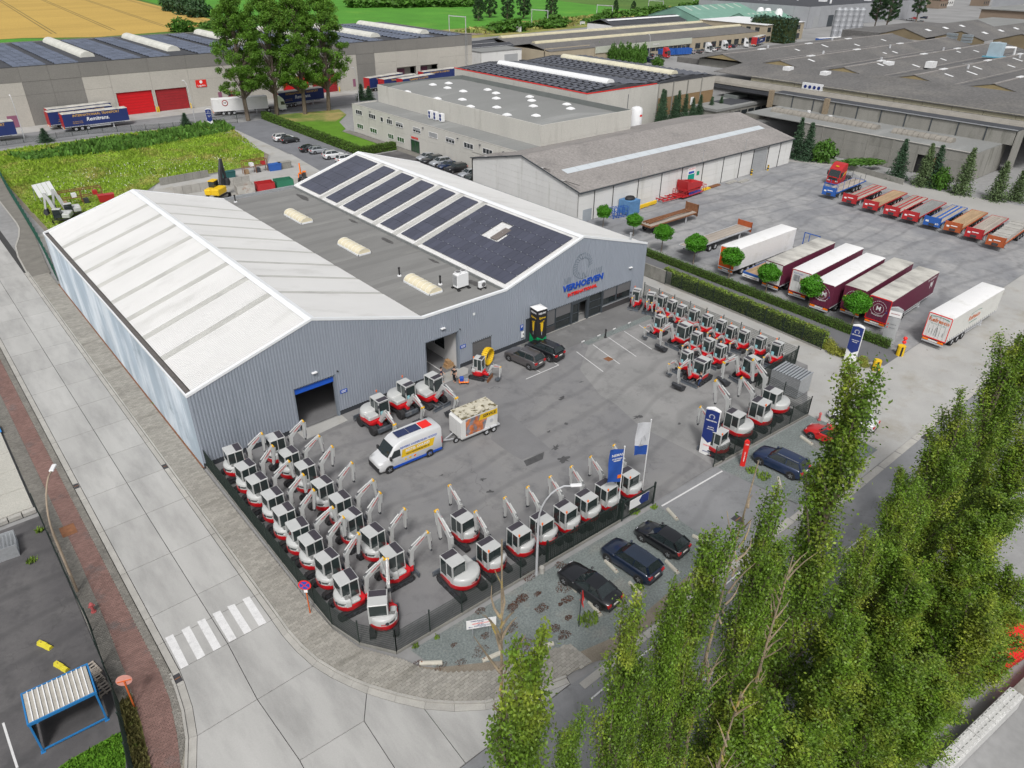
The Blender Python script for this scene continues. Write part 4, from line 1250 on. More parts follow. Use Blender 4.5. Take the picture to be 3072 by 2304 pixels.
# wall in panels: (x0, x1, bottom, top, cream?)
edges = [-70,-58,-46,-34,-22,-10,0,9.5,18.6,24.6,31.3,37.5,47,56.5,66,73,80,91,100.6,106.6,113,120.7,128.7,136.7,144,150.6]
doors = [(38.0,46.6,5.35),(47.35,55.4,5.25),(82.3,90.4,5.2),(91.4,99.6,5.2)]
docks = [(120.7,128.0,4.9),(129.6,136.4,4.9)]
for a_, b_ in zip(edges[:-1], edges[1:]):
 MB().box(a_ + .02, b_ - .02, LY0 - .05, LY0 + .25,9.72, LZ).build('wall_panel', m_agd, lw)
 cream = not (18 < a_ < 31 or -60 < a_ < -40 or 106 < a_ < 112.9)
 holes = sorted([d for d in doors + docks if a_ - .01 <= d[0] and d[1] <= b_ + .6 or a_ <= d[0] < b_])
 z_ = 9.7
 if holes:
  h = holes[0]
  MB().box(a_ + .02, b_ - .02, LY0, LY0 + .25, h[2] + .05, z_).build('wall_panel', m_agl if cream else m_agd, lw)
  if h[0] > a_ + .1:
   MB().box(a_ + .02, h[0], LY0, LY0 + .25,0, h[2] + .03).build('wall_panel', m_agl if cream else m_agd, lw)
  if h[1] < b_ - .1:
   MB().box(h[1], b_ - .02, LY0, LY0 + .25,0, h[2] + .03).build('wall_panel', m_agl if cream else m_agd, lw)
 else:
  for z0_, z1_ in ((0,6.8),(6.83, z_)):
   MB().box(a_ + .02, b_ - .02, LY0, LY0 + .25, z0_, z1_).build('wall_panel', m_agl if cream else m_agd, lw)
for i, (a_, b_, h_) in enumerate(doors):
 d_ = MB()
 for k in range(8):
  d_.box(a_ + .05, b_ - .05, LY0 + .3, LY0 + .36, k * h_ / 8 + .01,(k + 1) * h_ / 8 - .02)
 d_.build('sectional_door', m_rdoor if i in (0,2) else m_rdoor2, lw)
 for x in (a_ - .15, b_ + .15):
  MB().cyl((x, LY0 - .5,0),(x, LY0 - .5,1.3),.17, n=8).build('door_bollard', m_yell, lw)
for a_, b_, h_ in docks:
 MB().box(a_, b_, LY0 + 3.5, LY0 + 3.6,0, h_).box(a_, b_, LY0 + .3, LY0 + 3.5, h_, h_ + .1).build('dock_recess', m_agl, lw)
 MB().box(a_ + 2.2, a_ + 5, LY0 + 3.4, LY0 + 3.5,1.2,4).build('dock_door', m_purp, lw)
MB().box(LX0, LX0 + .3, LY0, LY1,0, LZ).box(LX1 - .3, LX1 - .02, LY0 + .3, LY1,0, LZ).box(LX0 + .3, LX1 - .3, LY1 - .3, LY1,0, LZ).build('end_wall', m_agd, lw)
MB().box(LX0 + .3, LX1 - .3, LY0 + .3, LY1 - .3, LZ - .8, LZ - .25).build('roof_deck', m_tar, lw)
MB().box(LX0, LX1, LY0 - .08, LY0 + .3, LZ, LZ + .1).build('coping', m_tar, lw)
m_pvl = mat('street_solar_cell', (.1,.12,.17),.2, var=.1, vs=.3, fine=0, spec=1.0, island=.2)
vaults = [(-14.5,3.4),(14.5,3.4),(36.5,3.4),(58,3.4),(80,3.4),(101,3.4),(121,3.8),(140,3.8)]
for x, w_ in vaults:
 barrel(MB(), 'y', (x, LY0 + 12),(x, LY1 - 2), w_, LZ - .25,1.3).build('barrel_rooflight', mat('warehouse_vault', (.58,.58,.53),.5), lw, smooth=50)
rail_ = MB()
k = 0
for xa, xb in ((-20,-17),(-12,2),(5,11),(18,26),(26.8,33.6),(39.5,46.5),(48.5,55),(61,68),(70,76.5),(83.5,90),(92,98),(104,111),(112.5,118.5),(124,131),(132,137.5),(142.5,148.5)):
 jb = MB()
 n_ = max(1, int((xb - xa) / 1.75))
 for i in range(n_):
  for j in range(44):
   x, y = xa + i * 1.75, LY0 + 2 + j * 1.18
   jb.add([(x, y, LZ - .12 + .25 * (j % 2)),(x + 1.68, y, LZ - .12 + .25 * (j % 2)),(x + 1.68, y + 1.1, LZ + .13 - .25 * (j % 2)),(x, y + 1.1, LZ + .13 - .25 * (j % 2))], [(0,1,2,3)])
 tag(jb.build('solar_panel_field', m_pvl, lw), kind='stuff')
s_ = MB().box(58,60.8, LY0 - .12, LY0 - .06,4.9,6.7).build('wall_sign', m_red, lw)
text('lettering', 'Logistics', .6, m_wsign, s_, (59.4, LY0 - .14,5.3), FRONT, .01,.01)
MB().cyl((59.4, LY0 - .15,6.2),(59.4, LY0 - .12,6.2),.4, n=12).build('emblem', m_wsign, s_)
MB().box(13.4,15.5, LY0 - .06, LY0,.1,2.7).build('side_door', m_purp, lw)
MB().box(63.4,64.4, LY0 - .06, LY0,.6,3.2).build('side_door', m_purp, lw)
MB().box(104.8,105.7, LY0 - .06, LY0,.8,3.0).build('side_door', m_purp, lw)
w_ = MB().box(66.1,68, LY0 - .06, LY0 + .02,1.95,2.95).build('window', m_wing, lw)
MB().box(66,68.1, LY0 - .1, LY0 - .05,2.95,3.1).box(66,68.1, LY0 - .1, LY0 - .05,1.8,1.95).box(67,67.1, LY0 - .1, LY0 - .05,1.95,2.95).build('window_frame', m_rdoor2, w_)
ld = MB()
for x in (147.6,148.3):
 ld.cyl((x, LY0 - .4,2),(x, LY0 - .4, LZ + 1),.05, n=5)
for k in range(26):
 ld.cyl((147.6, LY0 - .4,2.3 + k * .42),(148.3, LY0 - .4,2.3 + k * .42),.03, n=4)
ld.build('roof_ladder', m_alu, lw)
ws = thing('old_factory_sheds', 'sprawling old factory of grey ridged roofs and concrete walls behind the trailer yard', 'factory')
for k in range(7):
 a_, b_ = 31.5 - 5.1 * (k + 1),31.5 - 5.1 * k
 for z0_, z1_ in ((0,1.8),(1.82,3.6),(3.62,5.4)):
  if k == 5 and z0_ < 3 :
   continue
  MB().box(145,145.25, a_ + .12, b_ - .12, z0_, z1_).build('wall_panel', m_ocon, ws)
 MB().box(144.9,145.25, b_ - .11, b_ + .11,0,5.5).build('pilaster', m_ocon, ws)
MB().box(145.1,145.2,1.0,2.6,0,3.5).build('brick_infill', mat('red_brick_infill', (.33,.1,.06),.9, var=.2, vs=2), ws)
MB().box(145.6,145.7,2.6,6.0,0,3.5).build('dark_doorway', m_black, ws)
for k in range(4):
 MB().box(145.3 + k * 4,149.2 + k * 4,-4.25,-4.0,0,5.4).build('wall_panel', m_ocon, ws)
MB().box(145,160.5,-4.2,46,5.4,5.55).build('low_roof', m_bgrey, ws)
MB().box(144.85,145.3,-4.3,31.7,5.55,5.65).build('coping', m_kerb, ws)
m_vault = mat('ribbed_cement_vault', (.24,.225,.2),.95, var=.15, vs=.5, fine=.15, fs=5)
for ya, yb in ((43,17),(14.4,1.6)):
 n_ = int((ya - yb) / 1.1)
 for k in range(n_):
  barrel(MB(), 'y', (151.6, ya - k * 1.1),(151.6, ya - k * 1.1 - 1.02),2.4 if k % 2 else 2.5,5.5,.95 + .06 * (k % 2)).build('vault_rib', m_vault, ws)
for x, y in ((156,36.5),(154.5,30.3),(153.2,40)):
 MB().cyl((x, y, 5.5),(x, y, 6.1),.35,.45, n=8).build('roof_vent', m_unit, ws)
# upper wall in bays
for k in range(10):
 a_, b_ = 48 - 5.4 * (k + 1),48 - 5.4 * k
 MB().box(158.6,158.85, a_ + .12, b_ - .12,5.5,8.2).build('upper_wall_panel', m_ocon, ws)
 MB().box(158.5,158.9, b_ - .1, b_ + .1,5.5,8.2).build('pilaster', m_frame, ws)
MB().box(158.4,163,-6.2,48,8.2,8.35).build('upper_roof', m_tar, ws)
MB().box(158.3,158.5,-6.2,48,8.3,8.45).build('coping', m_alu, ws)
MB().box(158.9,163,-6.2,-6.0,0,8.2).build('end_wall', m_ocon, ws)
for x, y in ((157.8,48),(157.9,33.6)):
 MB().box(x - .5, x + .5, y - .5, y + .5,5,8.9).build('chimney', mat('old_brick', (.25,.2,.14),.9, var=.2, vs=3), ws)
vb = MB()
rings = []
for y in [70 - k * .7 for k in range(112)]:
 rings.append([(165.6 - 2.5 * math.cos(math.pi * q / 8), y, 7.6 + (1.35 + .03 * (int(y / .7) % 2)) * math.sin(math.pi * q / 8)) for q in range(9)])
vb.loft(rings, closed=False)
vb.build('long_vault', m_vault, ws)
MB().box(163,176.2,-10,70,6.6,7.4).build('valley_roof', m_tar, ws)
for k in range(12):
 a_, b_ = 66 - 6.6 * (k + 1),66 - 6.6 * k
 MB().box(176,176.2, a_ + .06, b_ - .06,7.0,8.5).build('clerestory_panel', mat('cream_board', (.42,.39,.28),.8, var=.12, vs=.5), ws)
MB().xz([(175.6,8.45),(196,10.1),(196,10.0),(175.6,8.3)], -12,78).build('monopitch_roof', m_fibd, ws)
pk = [86.4,68.0,49.8,31.5,13.3,-5.0]
for i, y in enumerate(pk):
 xa = 192.5 + (68 - y) * .1
 xb = 305 if i > 0 else 300
 ff = MB()
 gable_roof(ff, xa, xb, y - 9.15, y + 9.15,9.0,10.9, 'x', ov=0)
 r_ = ff.build('ridged_roof', m_fibd, ws)
 MB().yz([(y - 5.8,9.66),(y + 5.8,9.66),(y, 10.85)], xa + .1, xa + .2).build('gable_end', mat('tan_boarding', (.3,.24,.13),.85, var=.15), ws)
 MB().box(xa, xb, y - .4, y + .4,10.88,11.1).build('ridge_cap', m_fibre, r_)
 MB().box(xa + 3, xb, y - 9.5, y - 8.8,9.0,9.16).build('valley_gutter', m_tar, r_)
 MB().box(xa + 2, xb - 30, y - 8.3, y - 7.6,9.2,9.36).build('rooflight_row', m_fibre, r_)
 rr = random.Random(i)
 for k in range(9):
  x = xa + 14 + k * 9.5 + rr.uniform(-3,3)
  s_ = rr.choice((-1,1))
  d0 = rr.uniform(.6,5)
  d1 = d0 + rr.uniform(1.2,3)
  MB().add([(x, y + s_ * d0,11.06 - d0 * .2076),(x + 1.1, y + s_ * d0,11.06 - d0 * .2076),(x + 1.1, y + s_ * d1,11.06 - d1 * .2076),(x, y + s_ * d1,11.06 - d1 * .2076)], [(0,1,2,3)]).build('rooflight', m_unit, r_)
  if k % 3 == 0:
   MB().box(x + 3, x + 6.5, y - .5, y + .5,11.0,11.25).build('ridge_vent', m_unit, r_)
  if k % 4 == 1:
   MB().cyl((x + 4, y + s_ * 2,10.4),(x + 4, y + s_ * 2,11.6),.35, n=8).build('roof_vent', m_pvr if k % 2 else mat('rust_cowl', (.35,.12,.06),.8), r_)
for (x, y) in ((188.2,62.5),(188.5,51.5)):
 MB().box(x - 1.3, x + 1.3, y - .9, y + .9,9.4,10.3).build('roof_hatch', m_unit, ws)
for (x, y) in ((226,40),(215.4,47.4)):
 MB().box(x - 1.5, x + 1.5, y - 1, y + 1,9.6,11.2).build('roof_hatch', m_unit, ws)
MB().box(192,306,-14.5,95.5,7.0,9.0).build('shed_body', m_ocon, ws)
MB().box(192,306,95.6,104,7,8.6).build('side_roof', m_fibd, ws)
fb_ = MB().box(175.5,175.98,44.7,50.3,7.2,8.9).build('fan_bank', m_unit, ws)
for k in range(4):
 MB().cyl((175.44,45.6 + k * 1.25,8.0),(175.5,45.6 + k * 1.25,8.0),.42, n=12).build('fan', m_navy, fb_)
bt = thing('cooling_tower', 'pale blue cooling tower with ducts on the old factory roof', 'roof unit', (262,36,10.2))
MB().box(-2.2,1.2,-1.8,1.8,.4,4.2).build('casing', mat('pale_blue_steel', (.36,.46,.52),.5, var=.1), bt)
MB().box(-3.2,2.2,-2.6,2.6,.1,.4).build('platform', mat('blue_steel', (.1,.3,.4),.5), bt)
MB().tube([(1.2,0,2.6),(3,-2,2.8),(4.6,-3.5,2.8),(4.8,-3.6,.2)], .35,6).build('duct', m_unit, bt)
# second group of dark roofs behind
ds = thing('dark_roofed_sheds', 'group of dark ridged sheds with brown walls behind the old factory', 'shed')
for i, (y, xa, xb) in enumerate(((92,322,396),(73,330,404),(54,338,412))):
 b = gable_roof(MB(), xa, xb, y - 9.4, y + 9.4,8.6,11.4, 'x', ov=.1)
 r_ = b.build('roof', m_fibd, ds)
 MB().yz([(y - 9.3,0),(y + 9.3,0),(y + 9.3,8.6),(y, 11.3),(y - 9.3,8.6)], xa + .1, xa + .4).build('gable_wall', mat('brown_wall', (.2,.16,.1),.9, var=.2, vs=.2), ds)
 for k in range(3):
  x = xa + 12 + k * 17
  MB().add([(x, y - 3,10.7),(x + 3, y - 3,10.7),(x + 3, y - 5,10.15),(x, y - 5,10.15)], [(0,1,2,3)]).build('rooflight', m_unit, r_)
MB().box(322,396,101.5,118,0,9).build('flat_wing', m_fibd, ds)
for i, (x, y) in enumerate(((309,68),(309,62.5))):
 cu = thing('condenser_unit', 'blue grey stacked condenser unit on the factory roof, %s of two' % ('left', 'right')[i], 'roof unit', (x, y, 9))
 for k in range(3):
  MB().box(-.8,.8,-1.8,1.8,.3 + k * 1.0,1.1 + k * 1.0).build('coil', mat('condenser_grey', (.3,.34,.37),.5, metal=.4), cu)
dj = thing('transport_depot', 'long low depot with cream fascia and grey roofs beyond the solar hall', 'depot')
MB().box(214,274,160.5,161,2.6,4.9).build('cream_fascia', m_cream, dj)
MB().box(214,274,160.8,161.1,0,2.6).build('shopfront', m_beige, dj)
for k in range(14):
 MB().box(233 + k * 2.9,235.5 + k * 2.9,160.72,160.8,.3 if k < 5 else 1.2,2.4).build('window', m_wing, dj)
text('lettering', 'D  J  K', 2.4, m_wsign, dj, (235,160.44,3.7), FRONT, .04,.03)
text('lettering', 'TRAILERS', 1.0, m_wsign, dj, (250,160.44,3.7), FRONT, .03)
MB().box(190,214,164,164.4,0,5.4).build('beige_wall', m_beige, dj)
for x in (196.5,202.5,208.5):
 MB().box(x, x + 4.2,163.9,164,0,3.0).build('roller_door', m_roll, dj)
for ya, yb, x0_, x1_ in ((161.2,184,190,345),(184,206,192,352)):
 b = gable_roof(MB(), x0_, x1_, ya, yb, 4.6,6.4, 'x', ov=0)
 b.build('roof', m_fibd, dj)
 barrel(MB(), 'x', (x0_ + 2,(ya + yb) / 2),(x1_ - 4,(ya + yb) / 2),2.4,6.3,.9).build('ridge_light', mat('cream_ridge', (.5,.46,.33),.6), dj, smooth=50)
MB().box(190,345,161.3,205.8,0,4.6).build('body', m_beige, dj)
MB().box(274,330,160.6,161.2,0,4.4).build('tan_wall', m_beige, dj)
for k in range(9):
 MB().box(277 + k * 5.8,280.4 + k * 5.8,160.5,160.6,.4,2.6).build('window', m_wing, dj)
MB().box(326,360,158,196,0,7.6).build('office_block', m_beige, dj)
for k in range(6):
 MB().box(328 + k * 5.2,330.8 + k * 5.2,157.9,158,4.6,6.6).build('window', m_wing, dj)
 MB().box(328 + k * 5.2,331.2 + k * 5.2,157.9,158,.4,2.8).build('window', m_wing, dj)
for k in range(4):
 MB().box(325.9,326,161 + k * 5,163.4 + k * 5,4.8,6.5).build('window', m_wing, dj)
MB().box(325.6,360.4,157.6,196.4,7.6,7.75).build('office_roof', m_unit, dj)
text('lettering', 'D J K', 2.6, m_wsign, dj, (346,157.85,6.6), FRONT, .04,.03)
# purple-grey roofs and white garage left of it
pg = thing('dark_roof_garage', 'dark low roofed garage with pale roof bands beside the logistics warehouse', 'garage')
for y in (186,196):
 gable_roof(MB(),160,191, y - 5, y + 5,4.2,5.8, 'x').build('roof', m_tar, pg)
 for q in (-2.5,2.5):
  MB().add([(162, y + q - .5,5.8 - .32 * 2.0),(190, y + q - .5,5.8 - .32 * 2.0),(190, y + q + .5,5.8 - .32 * 2.0),(162, y + q + .5,5.8 - .32 * 2.0)], [(0,1,2,3)]).build('rooflight_band', m_unit, pg)
MB().box(160,191,181.2,200.8,0,4.2).build('wall', m_beige, pg)
wg = thing('white_garage', 'small white flat roofed garage with grey shutter near the warehouse corner', 'garage')
MB().box(166,185.5,172,181,0,5.0).build('wall', m_wpan, wg)
MB().box(165.8,185.7,171.8,181.2,5.0,5.2).build('roof', m_bgrey, wg)
MB().box(177,183.5,171.9,172,0,3.6).build('shutter', m_roll, wg)
# green roofed shed
gs = thing('green_roofed_shed', 'green steel shed with pale striped roof near the railway', 'shed')
for (x0_, x1_, ya, yb, ze, zr) in ((352,432,214,252,5,10.5),(372,420,196,213,5,8.2)):
 r_ = gable_roof(MB(), x0_, x1_, ya, yb, ze, zr, 'x').build('roof', m_green, gs)
 MB().yz([(ya, 0),(yb, 0),(yb, ze),((ya + yb) / 2, zr),(ya, ze)], x0_, x0_ + .3).build('gable_wall', m_green, gs)
 MB().box(x0_ + .3, x1_, ya, ya + .3,0, ze).build('side_wall', m_wpan, gs)
 ym_ = (ya + yb) / 2
 for k in range(9):
  x = x0_ + 6 + k * (x1_ - x0_ - 10) / 9
  MB().add([(x, ym_ - 1, zr + .14 - (zr - ze) / (ym_ - ya)),(x + 1.6, ym_ - 1, zr + .14 - (zr - ze) / (ym_ - ya)),(x + 1.6, ym_ - 8, zr + .14 - 8 * (zr - ze) / (ym_ - ya)),(x, ym_ - 8, zr + .14 - 8 * (zr - ze) / (ym_ - ya))], [(0,1,2,3)]).build('rooflight', mat('pale_green_light', (.4,.46,.4),.6), r_)
bs_ = thing('barn_with_bands', 'long dark roofed barn with white roof bands by the railway verge', 'barn')
gable_roof(MB(),292,356,224,242,4.2,6.6, 'x').build('roof', m_tar, bs_)
MB().box(292,356,224.2,241.8,0,4.2).build('wall', m_wpan, bs_)
MB().add([(294,229,6.0),(354,229,6.0),(354,231,6.5),(294,231,6.5)], [(0,1,2,3)]).build('rooflight_band', m_unit, bs_)
# flat grey factory and silos
gf = thing('grey_flat_factory', 'large grey metal factory with black flat roof and rooftop plant', 'factory')
GX0, GX1, GY0, GY1, GZ = 412,560,186,262,11
for k in range(8):
 MB().box(GX0 - .2, GX0, GY0 + k * 9.5 + .05, GY0 + k * 9.5 + 9.4,0, GZ).build('wall_panel', m_greyst, gf)
for k in range(12):
 MB().box(GX0 + k * 12.3 + .05, GX0 + k * 12.3 + 12.2, GY0 - .2, GY0,0, GZ).build('wall_panel', m_greyst, gf)
MB().box(GX0, GX1, GY0, GY1, GZ - .6, GZ - .2).build('roof', m_tar, gf)
for x in (418,434,446):
 MB().box(x, x + 6, GY0 - .3, GY0 - .2,0,6).build('loading_door', m_frame if x > 430 else m_roll, gf)
rr = random.Random(3)
for k in range(26):
 x, y = rr.uniform(440,545), rr.uniform(196,250)
 h_ = rr.uniform(1,3.2)
 if k % 3:
  MB().box(x, x + rr.uniform(2,6), y, y + rr.uniform(2,4), GZ - .2, GZ + h_).build('roof_unit', m_pvr if k % 2 else m_unit, gf)
 else:
  MB().cyl((x, y, GZ - .2),(x, y, GZ + h_ + 2),.6, n=8).build('flue', m_unit, gf)
for i, (x, y) in enumerate(((404,212),(402,206),(404,200))):
 t_ = thing('storage_silo', 'white round storage silo against the grey factory, %s of three' % ('left', 'middle', 'right')[i], 'silo', (x, y, 0), group='white silos at the factory')
 MB().loft([[(r_ * math.cos(6.283 * k / 12), r_ * math.sin(6.283 * k / 12), z) for k in range(12)] for r_, z in ((2.2,0),(2.2,8),(1.2,9.6))]).build('vessel', m_unit, t_, smooth=True)
for k in range(5):
 t_ = thing('grain_silo', 'tall grey ribbed silo, %s from left in the tight row of five' % ORD[k], 'silo', (360.5 + k * 2.6,141.5 - k * 1.6,0), group='grey silos in a row')
 b = MB()
 for q in range(6):
  b.loft([[(r_ * math.cos(6.283 * j / 14), r_ * math.sin(6.283 * j / 14), z) for j in range(14)] for r_, z in ((1.72, q * 2.3),(1.78, q * 2.3 + .1),(1.72, q * 2.3 + .2),(1.72, q * 2.3 + 2.3))])
 b.build('barrel', mat('silo_steel', (.3,.31,.33),.5, metal=.3, var=.15, vs=.6, stretch=(1,1,.1)), t_, smooth=True)
 MB().cyl((0,0,13.8),(0,0,14.9),1.7,.5, n=14).build('cap', m_alu, t_)
 MB().tube([(-1.6,0,13.9),(-1.6,0,14.8),(1.6,0,14.8),(1.6,0,13.9)], .05,4).build('railing', m_alu, t_)
# low white building, brick blocks and houses at the far right
lwb = thing('low_white_building', 'low white building with flat grey roof behind the dark sheds', 'building')
MB().box(448,520,100,128,0,5).build('wall', m_wpan, lwb)
MB().box(447.5,520.5,99.5,128.5,5,5.3).build('roof', m_bgrey, lwb)
MB().box(462,482,99.3,99.6,.5,3.5).build('window_band', m_frame, lwb)
yb_ = thing('yellow_building', 'yellow walled building with dark windows at the picture edge behind sheds', 'building')
MB().box(486,560,66,92,0,5).build('wall', mat('yellow_render', (.5,.4,.13),.9, var=.1), yb_)
MB().box(485.5,560.5,65.5,92.5,5,5.4).build('roof', m_unit, yb_)
for k in range(6):
 MB().box(485.8,486,68 + k * 4,70.6 + k * 4,1,4).build('window', m_wing, yb_)
br_ = thing('brick_shed', 'long brown brick shed with pale flat roof at the top right', 'shed')
MB().box(560,690,118,150,0,7).build('wall', mat('far_brick', (.22,.17,.13),.9, var=.15, vs=.1), br_)
MB().box(559,691,117,151,7,7.5).build('roof', m_bgrey, br_)
gw = thing('white_metal_hall', 'pale metal hall at the far top right corner', 'hall')
MB().box(690,760,150,190,0,15).build('wall', m_greyst, gw)
MB().box(689,761,149,191,15,15.6).build('roof', m_unit, gw)
for i, (x, y, c_) in enumerate(((640,236,0),(668,222,1),(700,230,0),(735,215,1),(600,238,1))):
 hs_ = thing('house', 'far small house with %s walls, %s in the row by the woods' % (('white', 'brick')[c_], ORD[i]), 'house', (x, y, 0), group='far houses at the top right')
 MB().box(-7,7,-5,5,0,5.5).build('wall', m_wpan if c_ == 0 else mat('far_brick', (.22,.17,.13)), hs_)
 gable_roof(MB(),-7,7,-5,5,5.5,9, 'x').build('roof', mat('brown_tiles', (.16,.09,.07),.9, var=.15), hs_)
 for k in range(3):
  MB().box(-5 + k * 4,-3.4 + k * 4,-5.06,-5,1.5,3.4).build('window', m_wing, hs_)
db = thing('pebble_dash_depot', 'pebble dashed building edge with blue sign beside the red cycle path', 'building')
for k in range(5):
 MB().box(-40,-12.1,3.2 + k * 3.1,6.25 + k * 3.1,0,.35).build('roof_panel', mat('pebble_dash', (.42,.41,.37),.95, var=.06, vs=.8, fine=.3, fs=18, bump=.6, bs=30), db)
MB().box(-40,-12.05,18.75,19.2,0,.5).build('edge_beam', m_ocon, db)
MB().box(-13.2,-12.0,16.2,17.6,.36,.42).build('sign', paint('sign_azure', (.03,.22,.6),.5,0), db)
for k in range(6):
 MB().box(-12.9 - k * .95,-12.1 - k * .95 + .08,2.75,3.15,0,.3).build('concrete_block', m_kerb, db)
# ================================================================== vegetation
m_bark = mat('grey_bark', (.16,.13,.1),.95, var=.25, vs=1.5, fine=.3, fs=9)
m_dead = mat('dead_wood', (.25,.2,.14),.95, var=.3, vs=1.2, fine=.3, fs=9, stain=(.4,.3,.04), ss=1.4, st=(.55,.68))
m_lpop = mat('poplar_leaf', (.1,.18,.016),.5, var=.4, vs=.6, fine=.25, fs=3, trans=.2, island=.4, stain=(.25,.3,.035), ss=.45, st=(.48,.68))  # noise patches: yellower leaves, with the look of lit tips put into the colour
m_lpopd = mat('far_poplar_leaf', (.115,.24,.025),.6, var=.3, vs=.25, fine=.25, fs=2, trans=.3, island=.3, stain=(.14,.22,.03), ss=.2)
m_lball = mat('globe_tree_leaf', (.075,.26,.014),.55, var=.2, vs=.8, fine=.2, fs=4, trans=.3, island=.25)
m_lcon = mat('spruce_needle', (.04,.085,.042),.7, var=.25, vs=.6, fine=.2, fs=4, island=.3)
m_lcon2 = mat('pale_spruce_needle', (.1,.15,.06),.7, var=.25, vs=.6, fine=.2, fs=4, island=.3)
m_lhed = mat('laurel_hedge_leaf', (.17,.25,.035),.5, var=.25, vs=.7, fine=.25, fs=5, trans=.2, island=.3, stain=(.3,.24,.06), ss=1.1, st=(.6,.7))
m_lbox = mat('clipped_hedge_leaf', (.075,.15,.016),.6, var=.2, vs=.6, fine=.25, fs=5, trans=.15, island=.3)
m_lbush = mat('bush_leaf', (.07,.17,.02),.6, var=.3, vs=.12, fine=.3, fs=1.5, trans=.2, island=.3)
m_ldark = mat('dark_wood_leaf', (.028,.07,.022),.6, var=.3, vs=.12, fine=.3, fs=1.5, island=.3)
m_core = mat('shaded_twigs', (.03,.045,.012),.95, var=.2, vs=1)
def leaf_obj(name, Cn, size, m, parent, bias=None, seed=0, asp=.6):
 r_ = np.random.default_rng(seed)
 N = len(Cn)
 n = r_.normal(size=(N, 3))
 if bias is not None:
  n = n + bias
 n /= np.linalg.norm(n, axis=1)[:, None] + 1e-9
 t = np.cross(n, r_.normal(size=(N, 3)))
 t /= np.linalg.norm(t, axis=1)[:, None] + 1e-9
 b = np.cross(n, t)
 s_ = (size * r_.uniform(.7,1.3, N))[:, None] * .5
 V = np.stack([Cn - t * s_, Cn + b * s_ * asp, Cn + t * s_, Cn - b * s_ * asp], 1).reshape(-1,3)
 F = np.arange(4 * N).reshape(N, 4)
 me = bpy.data.meshes.new(name)
 me.from_pydata(V, [], F)
 me.materials.append(m)
 me.update()
 return obj(name, me, parent)
def limb(b, p0, p1, r0, r1, bend=.3, seed=0, n=5):
 rr_ = random.Random(seed)
 p0, p1 = Vector(p0), Vector(p1)
 d = (p1 - p0)
 side_ = Vector((rr_.uniform(-1,1), rr_.uniform(-1,1),0)) * bend
 pts = [p0 + d * t + side_ * math.sin(math.pi * t) + Vector((0,0,0)) for t in [i / n for i in range(n + 1)]]
 b.tube(pts, [r0 + (r1 - r0) * i / n for i in range(n + 1)], 6)
def poplar(seed, Hh=22., Rr=1.55, nb=60, per=640):
 """upright poplar: steep branches, leaves gathered along them in plumes"""
 rr_ = random.Random(seed)
 r_ = np.random.default_rng(seed)
 t = thing('poplar_tree', 'upright poplar', 'tree')
 tb = MB()
 limb(tb, (0,0,0),(rr_.uniform(-.4,.4), rr_.uniform(-.4,.4), Hh * .93),.3,.03,.35, seed, 8)
 C_ = []
 for k in range(nb):
  h0 = 1.2 + (Hh - 4.2) * (k + rr_.random()) / nb
  az = rr_.uniform(0,6.283)
  f_ = 1 - .55 * (h0 / Hh) ** 2
  L_ = (2.6 + 2.6 * rr_.random()) * (.75 + .25 * f_)
  out = Rr * f_ * rr_.uniform(.35,1.0)
  p0 = Vector((0,0, h0))
  p1 = Vector((math.cos(az) * out, math.sin(az) * out, h0 + L_))
  limb(tb, p0, p1,.07,.012,.15, seed * 100 + k, 3)
  n = int(per * rr_.uniform(.6,1.2) * (L_ / 4))
  u = r_.beta(1.6,1.15, n)
  rad = .36 * (1.1 - .6 * u) * rr_.uniform(.75,1.3)
  P = np.array(p0)[None] + (np.array(p1 - p0))[None] * u[:, None] + r_.normal(size=(n, 3)) * rad[:, None] * np.array([.8,.8,1.0])
  C_.append(P)
 C_ = np.concatenate(C_)
 tb.build('trunk', m_bark, t)
 ctr = C_.copy()
 ctr[:, 2] = 0
 leaf_obj('crown', C_, .135, m_lpop, t, bias=ctr / (np.linalg.norm(ctr, axis=1)[:, None] + .1) * .5 + np.array([0,0,.5]), seed=seed)
 return t
POP = [poplar(11), poplar(12, nb=52), poplar(13, Rr=1.75, nb=62)]
